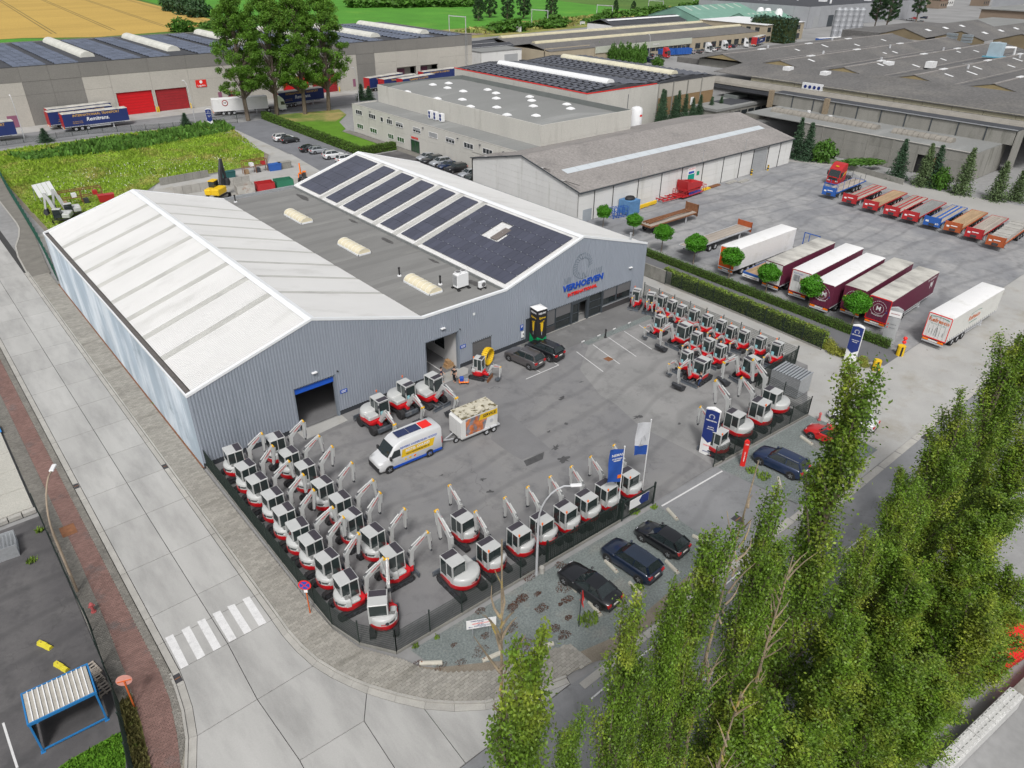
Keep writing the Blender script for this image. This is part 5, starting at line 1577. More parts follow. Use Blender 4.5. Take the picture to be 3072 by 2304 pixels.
ptrees = [(-4.0,-44.6,23.0, 'leftmost poplar of the street row, its bare top rising above the gravel lot'),(-1.7,-44.2,17.4, 'shortest young poplar at the bottom of the street row'),
  (.7,-44.3,20.6, 'slim poplar overlapping the end of the brick footway'),(2.5,-44.8,20.7, 'slender poplar beside the dead lichen covered stump'),
  (4.9,-44.3,21.6, 'dense poplar standing below the parked black sedan'),(7.5,-44.7,21.4, 'dense poplar with tall bare stick at its top'),
  (10.2,-44.6,17.5, 'poplar with yellowing leaves near the middle of the street row'),(13.9,-44.4,24.4, 'tallest poplar, hiding the red car and the white car'),
  (17.0,-45.4,14.6, 'lower poplar right of the tallest poplar'),(20.6,-45.2,16.0, 'bushy poplar in the lower right of the street row'),(23.6,-45.4,14.0, 'poplar in front of the dark street gap'),
  (26.8,-44.9,17.6, 'broad poplar near the red awning'),(30.6,-44.5,13.8, 'low poplar between two tall poplars at the street'),(34.2,-44.4,18.4, 'tall poplar at the right picture edge'),(38.5,-44.6,19.0, 'rear poplar at the right picture edge by the driveway'),
  (11.2,-47.6,13.5, 'young poplar in front of the street row, low in the picture'),(18.4,-47.2,12.0, 'young poplar in the second row at the bottom edge'),(6.4,-46.6,13.5, 'young poplar at the bottom edge beside the dead trunks'),(24.6,-47.9,13.5, 'young poplar nearest the concrete block wall'),(14.6,-49.0,12.0, 'bushy young poplar low in the picture right of the dead trunks'),(21.4,-49.8,11.0, 'leafy poplar right above the studded block wall'),(17.6,-50.2,9.5, 'lowest young poplar at the bottom edge near the block wall'),(28.4,-48.0,13.0, 'poplar just before the red skip'),(15.0,-46.2,11.5, 'thick poplar between the tallest one and the lower right trees'),(20.8,-46.9,11.5, 'thick poplar in the middle of the lower right group'),(8.9,-48.6,10.5, 'small poplar at the bottom edge below the yellowing poplar'),(26.0,-50.2,10.0, 'small poplar overhanging the block wall end'),(31.6,-47.2,14.5, 'poplar behind the red skip')]
for i, (x, y, h_, lab) in enumerate(ptrees):
 src_ = POP[i % 3]
 sxy = {0: .82,1: .6,2: .7,3: .62,4: .8,5: .78,6: .8,7: 1.15,11: 1.05,13: 1.2,14: 1.25}.get(i, (.85 if i in (8,9,10,12) else 1.0) if i < 15 else 1.15)
 if i < 3:
  o = src_
  o.location = (x, y, -.05)
  o.rotation_euler = (0,0, i * 1.3)
  o.scale = (sxy, sxy, h_ / 22.)
  tag(o, lab, 'tree', 'poplars along the street')
 else:
  copy_tree(src_, (x, y, -.05), i * 1.7, lab, 'poplars along the street', sc=(sxy, sxy, h_ / 22.))
for i, (x, y, h_, lab) in enumerate(((-4.6,-44.3,26.3, 'bare lichen covered dead pole rising above the leftmost poplar'),(5.6,-44.9,24.0, 'tall bare dead stem between the dense poplars'),(4.4,-46.8,15.5, 'dead trunk with yellow lichen and forked twigs at the bottom'),(8.6,-45.6,18.5, 'leaning dead stem near the yellowing poplar'))):
 t = thing('dead_tree', lab, 'tree', (x, y, 0), group='dead poplar stems')
 b = MB()
 limb(b, (0,0,0),(.3,.2, h_),.13,.02,.3, i, 10)
 rr_ = random.Random(i)
 for k in range(22):
  z = h_ * rr_.uniform(.45,.97)
  a_ = rr_.uniform(0,6.28)
  L_ = rr_.uniform(.4,1.6)
  limb(b, (.3 * z / h_, .2 * z / h_, z),(.3 + math.cos(a_) * L_ * .5,.2 + math.sin(a_) * L_ * .5, z + L_),.045,.008,.12, k, 3)
 b.build('trunk', m_dead, t)
def broad(seed, Hh=28., Rr=5.8, z0=7., nc=180, per=250, leaf=.34, m=None, bark=True):
 rr_ = random.Random(seed)
 r_ = np.random.default_rng(seed)
 t = thing('broad_poplar_tree', 'tall poplar', 'tree')
 tb = MB()
 limb(tb, (0,0,0),(.4,.2, Hh * .9),.55,.06,.5, seed, 8)
 C_ = []
 for k in range(nc):
  zz = z0 + (Hh - z0) * ((k + rr_.random()) / nc)
  q = (zz - z0) / (Hh - z0)
  prof = math.sin(math.pi * min(1,.16 + .84 * q) ** .8) ** .55 if q < 1 else .1
  rad = Rr * prof * math.sqrt(rr_.uniform(.12,1))
  az = rr_.uniform(0,6.283)
  c_ = Vector((math.cos(az) * rad, math.sin(az) * rad, zz))
  if k % 2 == 0:
   limb(tb, (0,0, max(z0 - 2, zz - rad * .9 - 2)), c_, .12,.02,.3, seed * 50 + k, 3)
  n = int(per * rr_.uniform(.6,1.3))
  P = r_.normal(size=(n, 3))
  P /= np.linalg.norm(P, axis=1)[:, None]
  P *= (r_.random(n) ** .45)[:, None] * rr_.uniform(.7,1.5) * np.array([1,1,.8])
  C_.append(np.array(c_)[None] + P)
 C_ = np.concatenate(C_)
 tb.build('trunk', m_bark, t)
 ctr = C_ - np.array([0,0,(z0 + Hh) / 2])
 leaf_obj('crown', C_, leaf, m or m_lpopd, t, bias=ctr / (np.linalg.norm(ctr, axis=1)[:, None] + .1) * .5 + np.array([0,0,.5]), seed=seed)
 return t
BR = [broad(21), broad(22, Rr=6.2)]
spots = [(60.9,133,1.0, 'broad poplar at the street, leftmost of the four behind the hall'),(69.4,135,1.03, 'second of four broad poplars on the office lawn edge'),(75.9,132.2,1.0, 'third broad poplar by the lawn, trunk before the navy trailer'),(83.1,132.9,1.02, 'rightmost of four broad poplars beside the office lawn')]
for i, (x, y, s_, lab) in enumerate(spots):
 if i < 2:
  o = BR[i]
  o.location = (x, y, 0)
  o.scale = (s_, s_, s_)
  tag(o, lab, 'tree', 'broad poplars behind the hall')
 else:
  copy_tree(BR[i % 2], (x, y, 0), i * 2.1, lab, 'broad poplars behind the hall', sc=s_)
for i, (x, y, s_, lab) in enumerate(((437,152,1.0, 'large dark tree in the far right car park'),(520,172,.95, 'tall roadside tree at the far top right'),(446,163,.9, 'dark tree behind the large car park tree'),(300,316,.9, 'dark tree at the edge of the railway wood'),(318,322,1.0, 'tall dark tree in the middle of the railway wood'),(334,314,.85, 'dark tree at the right end of the railway wood'),(286,326,.8, 'dark tree at the left end of the railway wood'),(306,340,.95, 'rear tree of the railway wood'),(410,330,.5, 'small tree beside the railway hut'),(424,326,.45, 'rounded tree right of the railway hut'))):
 copy_tree(BR[i % 2], (x, y, -3 if y > 280 else 0), i * 1.4, lab, 'far dark trees', sc=s_ * (.75 if y > 280 else .85), swap={'far_poplar_leaf': m_ldark})
def globe(seed):
 r_ = np.random.default_rng(seed)
 t = thing('globe_tree', 'globe tree', 'tree')
 b = MB()
 limb(b, (0,0,0),(.03,.02,2.1),.07,.05,.04, seed, 4)
 for k in range(7):
  a_ = k * .9
  limb(b, (0,0,1.8),(math.cos(a_) * .7, math.sin(a_) * .7,2.6),.035,.01,.05, k, 3)
 b.build('trunk', m_bark, t)
 n = 5200
 P = r_.normal(size=(n, 3))
 P /= np.linalg.norm(P, axis=1)[:, None]
 lum = 1 + .14 * np.sin(P[:, 0] * 5 + seed) * np.cos(P[:, 1] * 5) + .1 * np.sin(P[:, 2] * 7)
 Q = P * ((r_.random(n) ** .25) * lum)[:, None] * np.array([1.18,1.18,.98]) + np.array([0,0,2.55])
 Q = Q[Q[:, 2] > 1.75]
 leaf_obj('crown', Q, .2, m_lball, t, bias=(Q - np.array([0,0,2.4])) * .9 + np.array([0,0,.3]), seed=seed, asp=.45)
 return t
GL = [globe(31), globe(32)]
gs_ = [(71.5,21.7, 'by the blue container'),(72.1,15.9, 'beside the rusty flatbed wheels'),(70.2,8.8, 'at the far end of the low hedge'),(69.9,2.8, 'in front of the weathered wooden flatbed'),(69.4,-3.5, 'behind the orange trailer door'),(68.85,-9.5, 'before the blue railed flatbed'),(68.75,-15.5, 'before the white door trailer'),(68.5,-21.3, 'before the last burgundy trailer')]
for i, (x, y, w_) in enumerate(gs_):
 lab = 'round clipped tree on a thin trunk ' + w_
 if i < 2:
  GL[i].location = (x, y, 0)
  tag(GL[i], lab, 'tree', 'globe trees along the hedge')
 else:
  copy_tree(GL[i % 2], (x, y, 0), i * 1.1, lab, 'globe trees along the hedge', sc=1.22 + .06 * math.sin(i * 2.2))
def conifer(seed, m, Hh=8., Rr=1.9, dens=1.):
 rr_ = random.Random(seed)
 r_ = np.random.default_rng(seed)
 t = thing('conifer_tree', 'conifer', 'tree')
 tb = MB().tube([(0,0,0),(.05,0, Hh * .5),(0,0, Hh)], [.16,.09,.015], 6)
 C_ = []
 z = .35
 while z < Hh - .15:
  q = z / Hh
  R_ = Rr * (1 - q) ** .85 * rr_.uniform(.8,1.1) + .06
  nb = int(7 + 5 * (1 - q))
  for k in range(nb):
   a_ = 6.283 * k / nb + rr_.uniform(-.3,.3)
   L_ = R_ * rr_.uniform(.7,1.15)
   n = max(4, int(26 * L_ / Rr * dens) + 4)
   u = r_.random(n) ** .7
   w_ = .12 + .22 * (1 - q)
   P = np.stack([np.cos(a_) * L_ * u, np.sin(a_) * L_ * u, z - .28 * L_ * u + .12 * L_ * u * u], 1) + r_.normal(size=(n, 3)) * np.array([w_, w_, .07])
   C_.append(P)
  z += .2 + .14 * (1 - q)
 tb.build('trunk', m_bark, t)
 C_ = np.concatenate(C_)
 leaf_obj('crown', C_, .34, m, t, bias=np.array([[0,0,.8]]), seed=seed, asp=.45)
 return t
CF = [conifer(41, m_lcon), conifer(42, m_lcon2, Rr=2.1)]
cs_ = [(136.5,27.0,8.4,0, 'dark slim spruce at the warehouse end'),(136.6,24.6,7.8,0, 'slightly shorter slim spruce beside the ivy wall'),(136.9,5.4,7.8,0, 'open dark spruce before the old concrete wall'),(136.5,.4,7.9,1, 'spruce paired with a close twin by the wall'),(137.8,-.9,7.7,0, 'twin spruce just right of the paired spruce'),(136.6,-6.6,8.4,1, 'pale bluish spruce beside the brick patch'),(137.6,-12.2,7.0,1, 'spreading conifer at the right edge of the yard'),(140.5,-14.5,6.0,1, 'low spreading conifer behind the yard fence corner'),(97.8,140.7,4.4,0, 'small dark conifer at the office corner street'),(99.8,139.9,3.8,0, 'smaller dark conifer beside the office corner conifer'),(45.7,133,3.6,0, 'young conifer on the meadow edge by the street'),(16.8,137.9,2.9,0, 'tiny conifer on the meadow edge beside the street fence')]
row = [(131.6,60.2,10.2),(133.4,61,9.7),(136.2,60,8.4),(138.3,60.6,9.2),(140.4,60,8.3),(144,60.4,6.9),(146,59.8,7.6),(151,60,6.6),(155.0,60,6.2),(129.6,58.6,7.0),(127.6,57.6,5.4)]
for i, (x, y, h_) in enumerate(row):
 cs_.append((x, y, h_, 0, 'dark green conifer in the dense row behind the tank, %s by position' % ORD[i]))
k0 = [False, False]
for i, (x, y, h_, v, lab) in enumerate(cs_):
 if not k0[v]:
  k0[v] = True
  CF[v].location = (x, y, 0)
  CF[v].scale = (1,1, h_ / 8)
  tag(CF[v], lab, 'tree', 'conifers')
 else:
  s_ = (.75 + .3 * (h_ / 8)) * (.82 if 57 < y < 62 else 1)
  copy_tree(CF[v], (x, y, 0), i * 1.9, lab, 'conifers', sc=(s_, s_, h_ / 8))
def shrub(seed, m, leaf=.16, n=1500, flat=.75):
 r_ = np.random.default_rng(seed)
 t = thing('shrub', 'shrub', 'shrub')
 P = r_.normal(size=(n, 3))
 P /= np.linalg.norm(P, axis=1)[:, None]
 lum = 1 + .2 * np.sin(P[:, 0] * 4 + seed) * np.cos(P[:, 1] * 5 + seed) + .12 * np.sin(P[:, 2] * 8)
 Q = P * ((r_.random(n) ** .3) * lum)[:, None] * np.array([1,1, flat])
 Q[:, 2] += .5
 Q = Q[Q[:, 2] > .02]
 leaf_obj('foliage', Q, leaf, m, t, bias=Q * .8, seed=seed)
 b = MB()
 for k in range(5):
  limb(b, (0,0,0),(math.cos(k * 1.3) * .5, math.sin(k * 1.3) * .5,.9),.03,.008,.05, k, 3)
 b.build('stem', m_bark, t)
 return t
SH = shrub(51, mat('golden_shrub_leaf', (.28,.3,.05),.6, var=.25, vs=.8, fine=.2, fs=5, trans=.2, island=.3))
SB = shrub(52, m_lbush, leaf=.2, n=1700)
first_ = [True, True]
def put_shrub(v, loc, s_, lab, group, swap=None, rz=0.):
 src_ = (SH, SB)[v]
 sc_ = s_ if isinstance(s_, tuple) else (s_, s_, s_)
 if first_[v] and swap is None:
  first_[v] = False
  src_.location = loc
  src_.scale = sc_
  src_.rotation_euler = (0,0, rz)
  return tag(src_, lab, 'shrub', group)
 return copy_tree(src_, loc, rz, lab, group, sc=sc_, swap=swap)
for i, (x, y, s_, lab) in enumerate(((61.4,-22.3,.9, 'golden green shrub against the hedge end'),(60.7,-23.4,.75, 'golden shrub between hedge end and blue white pylon'),(60.9,-24.2,.7, 'rounded golden shrub touching the blue white pylon'),(61.2,-26.4,.6, 'golden shrub on the far side of the blue white pylon'),(60.5,-27.0,.5, 'smallest golden shrub near the striped bollard'))):
 put_shrub(0,(x, y, -.05), s_, lab, 'golden shrubs by the pylon', rz=i)
bs2 = [((138.6,21.8,0),(2.6,2.6,3.4), 'large green bush beside the two slim spruces'),((138.3,13.5,1.0),(1.6,5.5,1.0), 'ivy spilling over the low wall by the red truck'),((137.4,-2.6,0),(1.6,1.6,3.0), 'dense green bush between the paired spruce and pale spruce'),((224.5,138,0),(2.4,2.4,2.2), 'round bright bush in the depot car park'),
 ((123,357,0),(8,6,4.6), 'round bush at the wheat field edge by the warehouse'),((163,486,0),(8,8,8.5), 'leftmost of three round bushes between the fields'),((160.5,455,0),(8,7,8.5), 'middle one of three round bushes between the fields'),((160,434,0),(8,7,7.5), 'rightmost of three round bushes between the fields'),((143,366,-1),(16,6,3), 'low hedge bush at the wheat field corner')]
for i, (p, s_, lab) in enumerate(bs2):
 put_shrub(1, p, s_, lab, None, rz=i, swap={'bush_leaf': m_ldark} if i in (5,6,7) else None)
rr_ = random.Random(5)
scr = []
for i in range(46):
 t_ = i / 45
 x = 250 + 420 * t_ + rr_.uniform(-6,6)
 y = 262 + (x - 250) * .19 + rr_.uniform(-2,7)
 scr.append((x, y, rr_.uniform(2.5,5) * (1 + t_ * .7)))
for i in range(24):
 scr.append((280 + i * 3.6 + rr_.uniform(-3,3),455 - i * 1.3 + rr_.uniform(-7,7), rr_.uniform(4,8)))
for i in range(12):
 scr.append((570 + i * 9 + rr_.uniform(-6,6),262 + rr_.uniform(-16,20), rr_.uniform(6,9)))
sc0 = MB()
me_ = [c for c in bpy.data.objects if c.parent == SB and c.name.startswith('foliage')][0].data
co = np.zeros(len(me_.vertices) * 3)
me_.vertices.foreach_get('co', co)
co = co.reshape(-1,4,3)[::3]
V_ = []
for i, (x, y, s_) in enumerate(scr):
 a_ = i * 1.3
 rot = np.array([[math.cos(a_),-math.sin(a_),0], [math.sin(a_), math.cos(a_),0], [0,0,1]])
 c_ = co.mean(1, keepdims=True)
 q = c_ + (co - c_) * 2.0
 V_.append((q.reshape(-1,3) @ rot.T) * np.array([s_ * 1.5, s_ * 1.2, s_ * .9]) + np.array([x, y, -.3]))
V_ = np.concatenate(V_)
me = bpy.data.meshes.new('railway_scrub')
me.from_pydata(V_, [], np.arange(len(V_)).reshape(-1,4))
me.materials.append(m_lbush)
me.update()
tag(obj('railway_scrub', me), 'green scrub and bushes along the railway and field edge', 'scrub', kind='stuff')
def hedge(label, p0, p1, w_, h_, m, dens=110, leaf=.13, group=None, rough_=.06, seed=0, dark=True):
 p0, p1 = Vector(p0), Vector(p1)
 d = p1 - p0
 L_ = d.length
 ang = math.atan2(d.y, d.x)
 t = thing('hedge', label, 'hedge', (p0.x, p0.y, 0), ang, group)
 MB().box(.03, L_ - .03,-w_ / 2 + .1, w_ / 2 - .1,0, h_ - .1).build('twigs', m_core, t)  # solid core box; the shade inside the hedge is put into its colour
 r_ = np.random.default_rng(seed)
 P, Bz = [], []
 for area, f in ((L_ * h_, 0),(L_ * h_, 1),(L_ * w_, 2),(w_ * h_, 3),(w_ * h_, 4)):
  n = int(area * dens)
  u, v = r_.random(n), r_.random(n)
  z0 = np.zeros(n)
  if f == 0:
   q, nb = np.stack([u * L_, z0 - w_ / 2, v * h_], 1),(0,-1,.2)
  elif f == 1:
   q, nb = np.stack([u * L_, z0 + w_ / 2, v * h_], 1),(0,1,.2)
  elif f == 2:
   q, nb = np.stack([u * L_, (v - .5) * w_, z0 + h_], 1),(0,0,1)
  elif f == 3:
   q, nb = np.stack([z0,(u - .5) * w_, v * h_], 1),(-1,0,.2)
  else:
   q, nb = np.stack([z0 + L_, (u - .5) * w_, v * h_], 1),(1,0,.2)
  q = q + r_.normal(size=(n, 3)) * rough_
  if f == 2:
   q[:, 2] += .1 * np.sin(q[:, 0] * 2.1) * rough_ * 10 + .06 * np.sin(q[:, 0] * 5.3)
  P.append(q)
  Bz.append(np.tile(np.array(nb) * 1.0,(n, 1)))
 P = np.concatenate(P)
 leaf_obj('foliage', P, leaf, m, t, bias=np.concatenate(Bz), seed=seed)
 return t
hedge('tall laurel hedge with reddish tips behind the black mesh fence', (62.0,1.5),(61.1,-22.0),.9,1.9, m_lhed, 120,.17, seed=1)
hedge('low clipped dark green hedge along the lane beside the trailers', (67.6,10.5),(66.6,-26.7),.8,.95, m_lbox, 130,.12, seed=2)
hedge('long clipped hedge with wire beside the back car park', (65.0,133),(65.0,86),1.2,1.7, m_lbox, 40,.26, seed=3)
hedge('short clipped hedge closing the lawn beside the office door', (65.4,85.4),(73.6,85.4),1.1,1.6, m_lbox, 50,.24, seed=4)
hedge('dark conifer hedge block right of the depot office', (336,150),(337,170),9,10, mat('dark_hedge_leaf', (.02,.05,.028),.7, var=.3, vs=.2, island=.3),2.2,1.1, rough_=.35, seed=5)
for i, (x, y, h_) in enumerate(((222,172,4),(221.8,167,5.4),(221.5,162,4.4),(222,158.6,6),(222.5,155,6.6),(223,151.8,7),(223.8,148.6,6.6),(224.4,145.4,7))):
 put_shrub(1,(x, y, 0),(1.9,1.9, h_ * .75), 'upright clipped tree in the depot hedge row, %s from the left' % ORD[i], 'upright trees in the depot hedge row', rz=i)
# meadow grass and flowers
MEA = [(3.6,134),(55.6,136),(53,120),(50,99.5),(46,91),(25.5,90.4),(21,85),(3.9,63)]
def blades(name, poly, n, h_, m, label, seed, wdt=.5, parent=None, zoff=0.):
 r_ = np.random.default_rng(seed)
 xs = [p[0] for p in poly]
 ys = [p[1] for p in poly]
 pts = []
 while len(pts) < n:
  x, y = r_.uniform(min(xs), max(xs)), r_.uniform(min(ys), max(ys))
  if inpoly(x, y, poly):
   pts.append((x, y))
 P = np.array(pts)
 a_ = r_.uniform(0,6.283, n)
 hh = h_ * r_.uniform(.4,1.4, n) * (1 + .5 * np.sin(P[:, 0] * .35) * np.cos(P[:, 1] * .3))
 ww = wdt * r_.uniform(.6,1.3, n)
 dx, dy = np.cos(a_) * ww / 2, np.sin(a_) * ww / 2
 lx, ly = r_.normal(size=n) * .25 * hh, r_.normal(size=n) * .25 * hh
 z = np.full(n, zoff)
 V = np.stack([np.stack([P[:, 0] - dx, P[:, 1] - dy, z], 1), np.stack([P[:, 0] + dx, P[:, 1] + dy, z], 1), np.stack([P[:, 0] + dx * .8 + lx, P[:, 1] + dy * .8 + ly, z + hh], 1), np.stack([P[:, 0] - dx * .8 + lx, P[:, 1] - dy * .8 + ly, z + hh * .85], 1)], 1).reshape(-1,3)
 me = bpy.data.meshes.new(name)
 me.from_pydata(V, [], np.arange(4 * n).reshape(n, 4))
 me.materials.append(m)
 me.update()
 o = obj(name, me, parent)
 return tag(o, label, name.split('_')[-1], kind='stuff')
sheet('meadow', MEA, -.004, m_meadow)
m_grs = mat('meadow_grass_blade', (.25,.38,.035),.8, var=.3, vs=.2, fine=.25, fs=2, trans=.25, island=.35, stain=(.36,.34,.1), ss=.14, st=(.5,.64))
blades('meadow_grass', MEA, 42000,.3, m_grs, 'uneven long meadow grass filling the vacant lot', 61,.2)
blades('meadow_weeds', [(8,128),(55,134),(53.5,124),(30,118),(10,122)], 3500,.9, mat('tall_weed', (.09,.2,.03),.8, var=.3, vs=.4, trans=.2, island=.3), 'taller dark weeds along the street side of the meadow', 62,.5)
m_flw = mat('white_flower', (.7,.7,.62),.8, island=.1)
blades('meadow_flowers', [(10,108),(30,106),(46,100),(40,92),(24,92),(8,84)], 420,.16, m_flw, 'white flowers scattered in the meadow', 63,.13, zoff=.35)
blades('verge_weeds', [(-11.4,-19),(-12,-24.5),(-12.6,-28),(-13.4,-28),(-12.7,-24),(-12.1,-19)], 1500,.22, mat('verge_blade', (.16,.15,.05),.8, var=.4, vs=1.5, island=.4, stain=(.08,.17,.02), ss=1.5), 'dry grass between the red path and green fence', 64,.1, zoff=.08)
blades('lawn_grass', [(-15.64,-20.92),(-15.14,-20.82),(-13.19,-20.81),(-12.50,-20.82),(-12.65,-22.01),(-13.03,-23.11),(-13.9,-27),(-18,-27)], 5000,.1, mat('lawn_blade', (.09,.22,.015),.8, var=.2, vs=1, island=.3), 'green lawn corner beside the shelter', 65,.09)
blades('rail_verge_grass', [(240,262),(300,268),(380,283),(530,318),(640,348),(640,362),(530,345),(360,312),(235,282)], 5000,1.1, mat('verge_straw', (.3,.28,.09),.9, var=.3, vs=.06, island=.3, stain=(.13,.2,.04), ss=.05, st=(.45,.6)), 'dry grass along the railway line', 66,1.8)
# reddish weeds on the gravel
m_rw = mat('rusty_weed', (.1,.045,.03),.9, var=.3, vs=2, island=.4)
r_ = random.Random(9)
for i, (c_, q) in enumerate((((11.11,-27.90),.55),((10.06,-28.12),.5),((11.55,-29.36),.6),((13.47,-29.94),.5),((14.14,-29.01),.75),((12.22,-28.27),.3),((12.88,-26.65),.6),((5.28,-27.99),.25),((7.30,-28.70),.4),((8.90,-29.28),.6),((6.34,-29.48),.6),((4.86,-29.30),.4),((3.69,-28.77),.45),((8.62,-30.91),.9),((11.12,-27.81),.45),((10.26,-27.92),.45),((10.27,-30.94),.5),((11.10,-31.12),.45),((12.42,-31.11),.3),((11.30,-31.97),.5),((12.82,-29.93),.2),((2.71,-27.73),.4),((15.31,-27.30),.45),((8.32,-26.94),.4))):
 n = int(320 * q)
 poly = [(c_[0] + q * 1.2 * math.cos(k * .8) * r_.uniform(.6,1.1), c_[1] + q * .8 * math.sin(k * .8) * r_.uniform(.6,1.1)) for k in range(8)]
 blades('rusty_weeds', poly, int(n * 1.3),.04, m_rw, 'patch of rust red weeds on the blue grey gravel', 70 + i, .07)
for i, (c_, q) in enumerate((((23.72,-26.87),.5),((17.91,-32.31),.5),((3.41,-26.55),.25),((4.81,-26.87),.2),((13.26,-32.07),.8),((17.79,-32.30),.4),((25.34,-27.53),.3),((-13.45,-2.86),.35),((-12.32,0.26),.3),((35.46,-29.78),.6),((35.56,-30.89),.7),((0.16,13.05),.25))):
 poly = [(c_[0] + q * math.cos(k * .8), c_[1] + q * .8 * math.sin(k * .8)) for k in range(8)]
 blades('green_weeds', poly, int(160 * q),.22, mat('green_weed', (.15,.24,.03),.9, var=.3, vs=2, island=.4), 'small green weeds growing at the pavement edge', 170 + i, .1)
# ================================================================== excavators
m_xw = mat('machine_white', (.46,.47,.465),.38, var=.05, vs=1.5, fine=0, coat=.25, spec=.5)
m_xr = mat('machine_red', (.55,.006,.012),.38, var=.05, vs=1.5, fine=0, coat=.25, spec=.5)
m_xg = glass('cab_glass', (.03,.042,.042),.07)
m_xt = mat('track_rubber', (.028,.028,.03),.9, var=.2, vs=3)
m_xs = mat('blade_steel', (.1,.115,.135),.55, metal=.2, var=.2, vs=2, stain=(.2,.2,.2), ss=2)
m_xd = mat('dark_steel', (.045,.048,.055),.6, var=.15, vs=2)
m_xp = mat('roof_panel_dark', (.05,.045,.055),.35, var=.1, vs=2)
m_chr = mat('cylinder_rod', (.6,.6,.62),.25, metal=.9)
m_or = mat('beacon_orange', (.85,.16,.01),.3)
m_yel = mat('marker_yellow', (.8,.45,.01),.5)
m_card = mat('price_card', (.3,.62,.68),.6)
m_rust = mat('rusty_steel', (.2,.09,.045),.85, var=.3, vs=3)
m_seat = mat('seat_black', (.03,.03,.03),.8)
def track_mesh(L_, h_, w_):
 b = MB()
 r_ = h_ / 2
 pts = []
 a = L_ / 2 - r_
 n = 7
 for k in range(n):
  pts.append((-a + 2 * a * k / n, 0))
 for k in range(8):
  t = -math.pi / 2 + math.pi * k / 8
  pts.append((a + r_ * math.cos(t), r_ + r_ * math.sin(t)))
 for k in range(n):
  pts.append((a - 2 * a * k / n, h_))
 for k in range(8):
  t = math.pi / 2 + math.pi * k / 8
  pts.append((-a + r_ * math.cos(t), r_ + r_ * math.sin(t)))
 cx, cz = 0, r_
 out, inn = [], []
 for k, (x, z) in enumerate(pts):
  dx = x - max(-a, min(a, x))
  dz = z - r_
  l_ = math.hypot(dx, dz) or 1
  e = .025 if k % 2 else -.012
  out.append((x + dx / l_ * e, z + dz / l_ * e))
  inn.append((x - dx / l_ * .07, z - dz / l_ * .07))
 N = len(pts)
 vs = [(p[0], s_ * w_ / 2, p[1]) for s_ in (-1,1) for p in out] + [(p[0], s_ * w_ / 2, p[1]) for s_ in (-1,1) for p in inn]
 fs = []
 for k in range(N):
  j = (k + 1) % N
  fs += [(k, j, N + j, N + k),(2 * N + k, 3 * N + k, 3 * N + j, 2 * N + j),(k, 2 * N + k, 2 * N + j, j),(N + k, N + j, 3 * N + j, 3 * N + k)]
 b.add(vs, fs)
 return b
def outline(br, front, fw, n=9, cx=0., half=None):
 """rear arc and squared front, counter-clockwise seen from above"""
 pts = []
 for k in range(n + 1):
  t = math.radians(100 + 160 * k / n)
  pts.append((cx + br * math.cos(t), br * math.sin(t)))
 pts += [(front - .2,-fw),(front, -fw + .22),(front, fw - .22),(front - .2, fw)]
 return pts
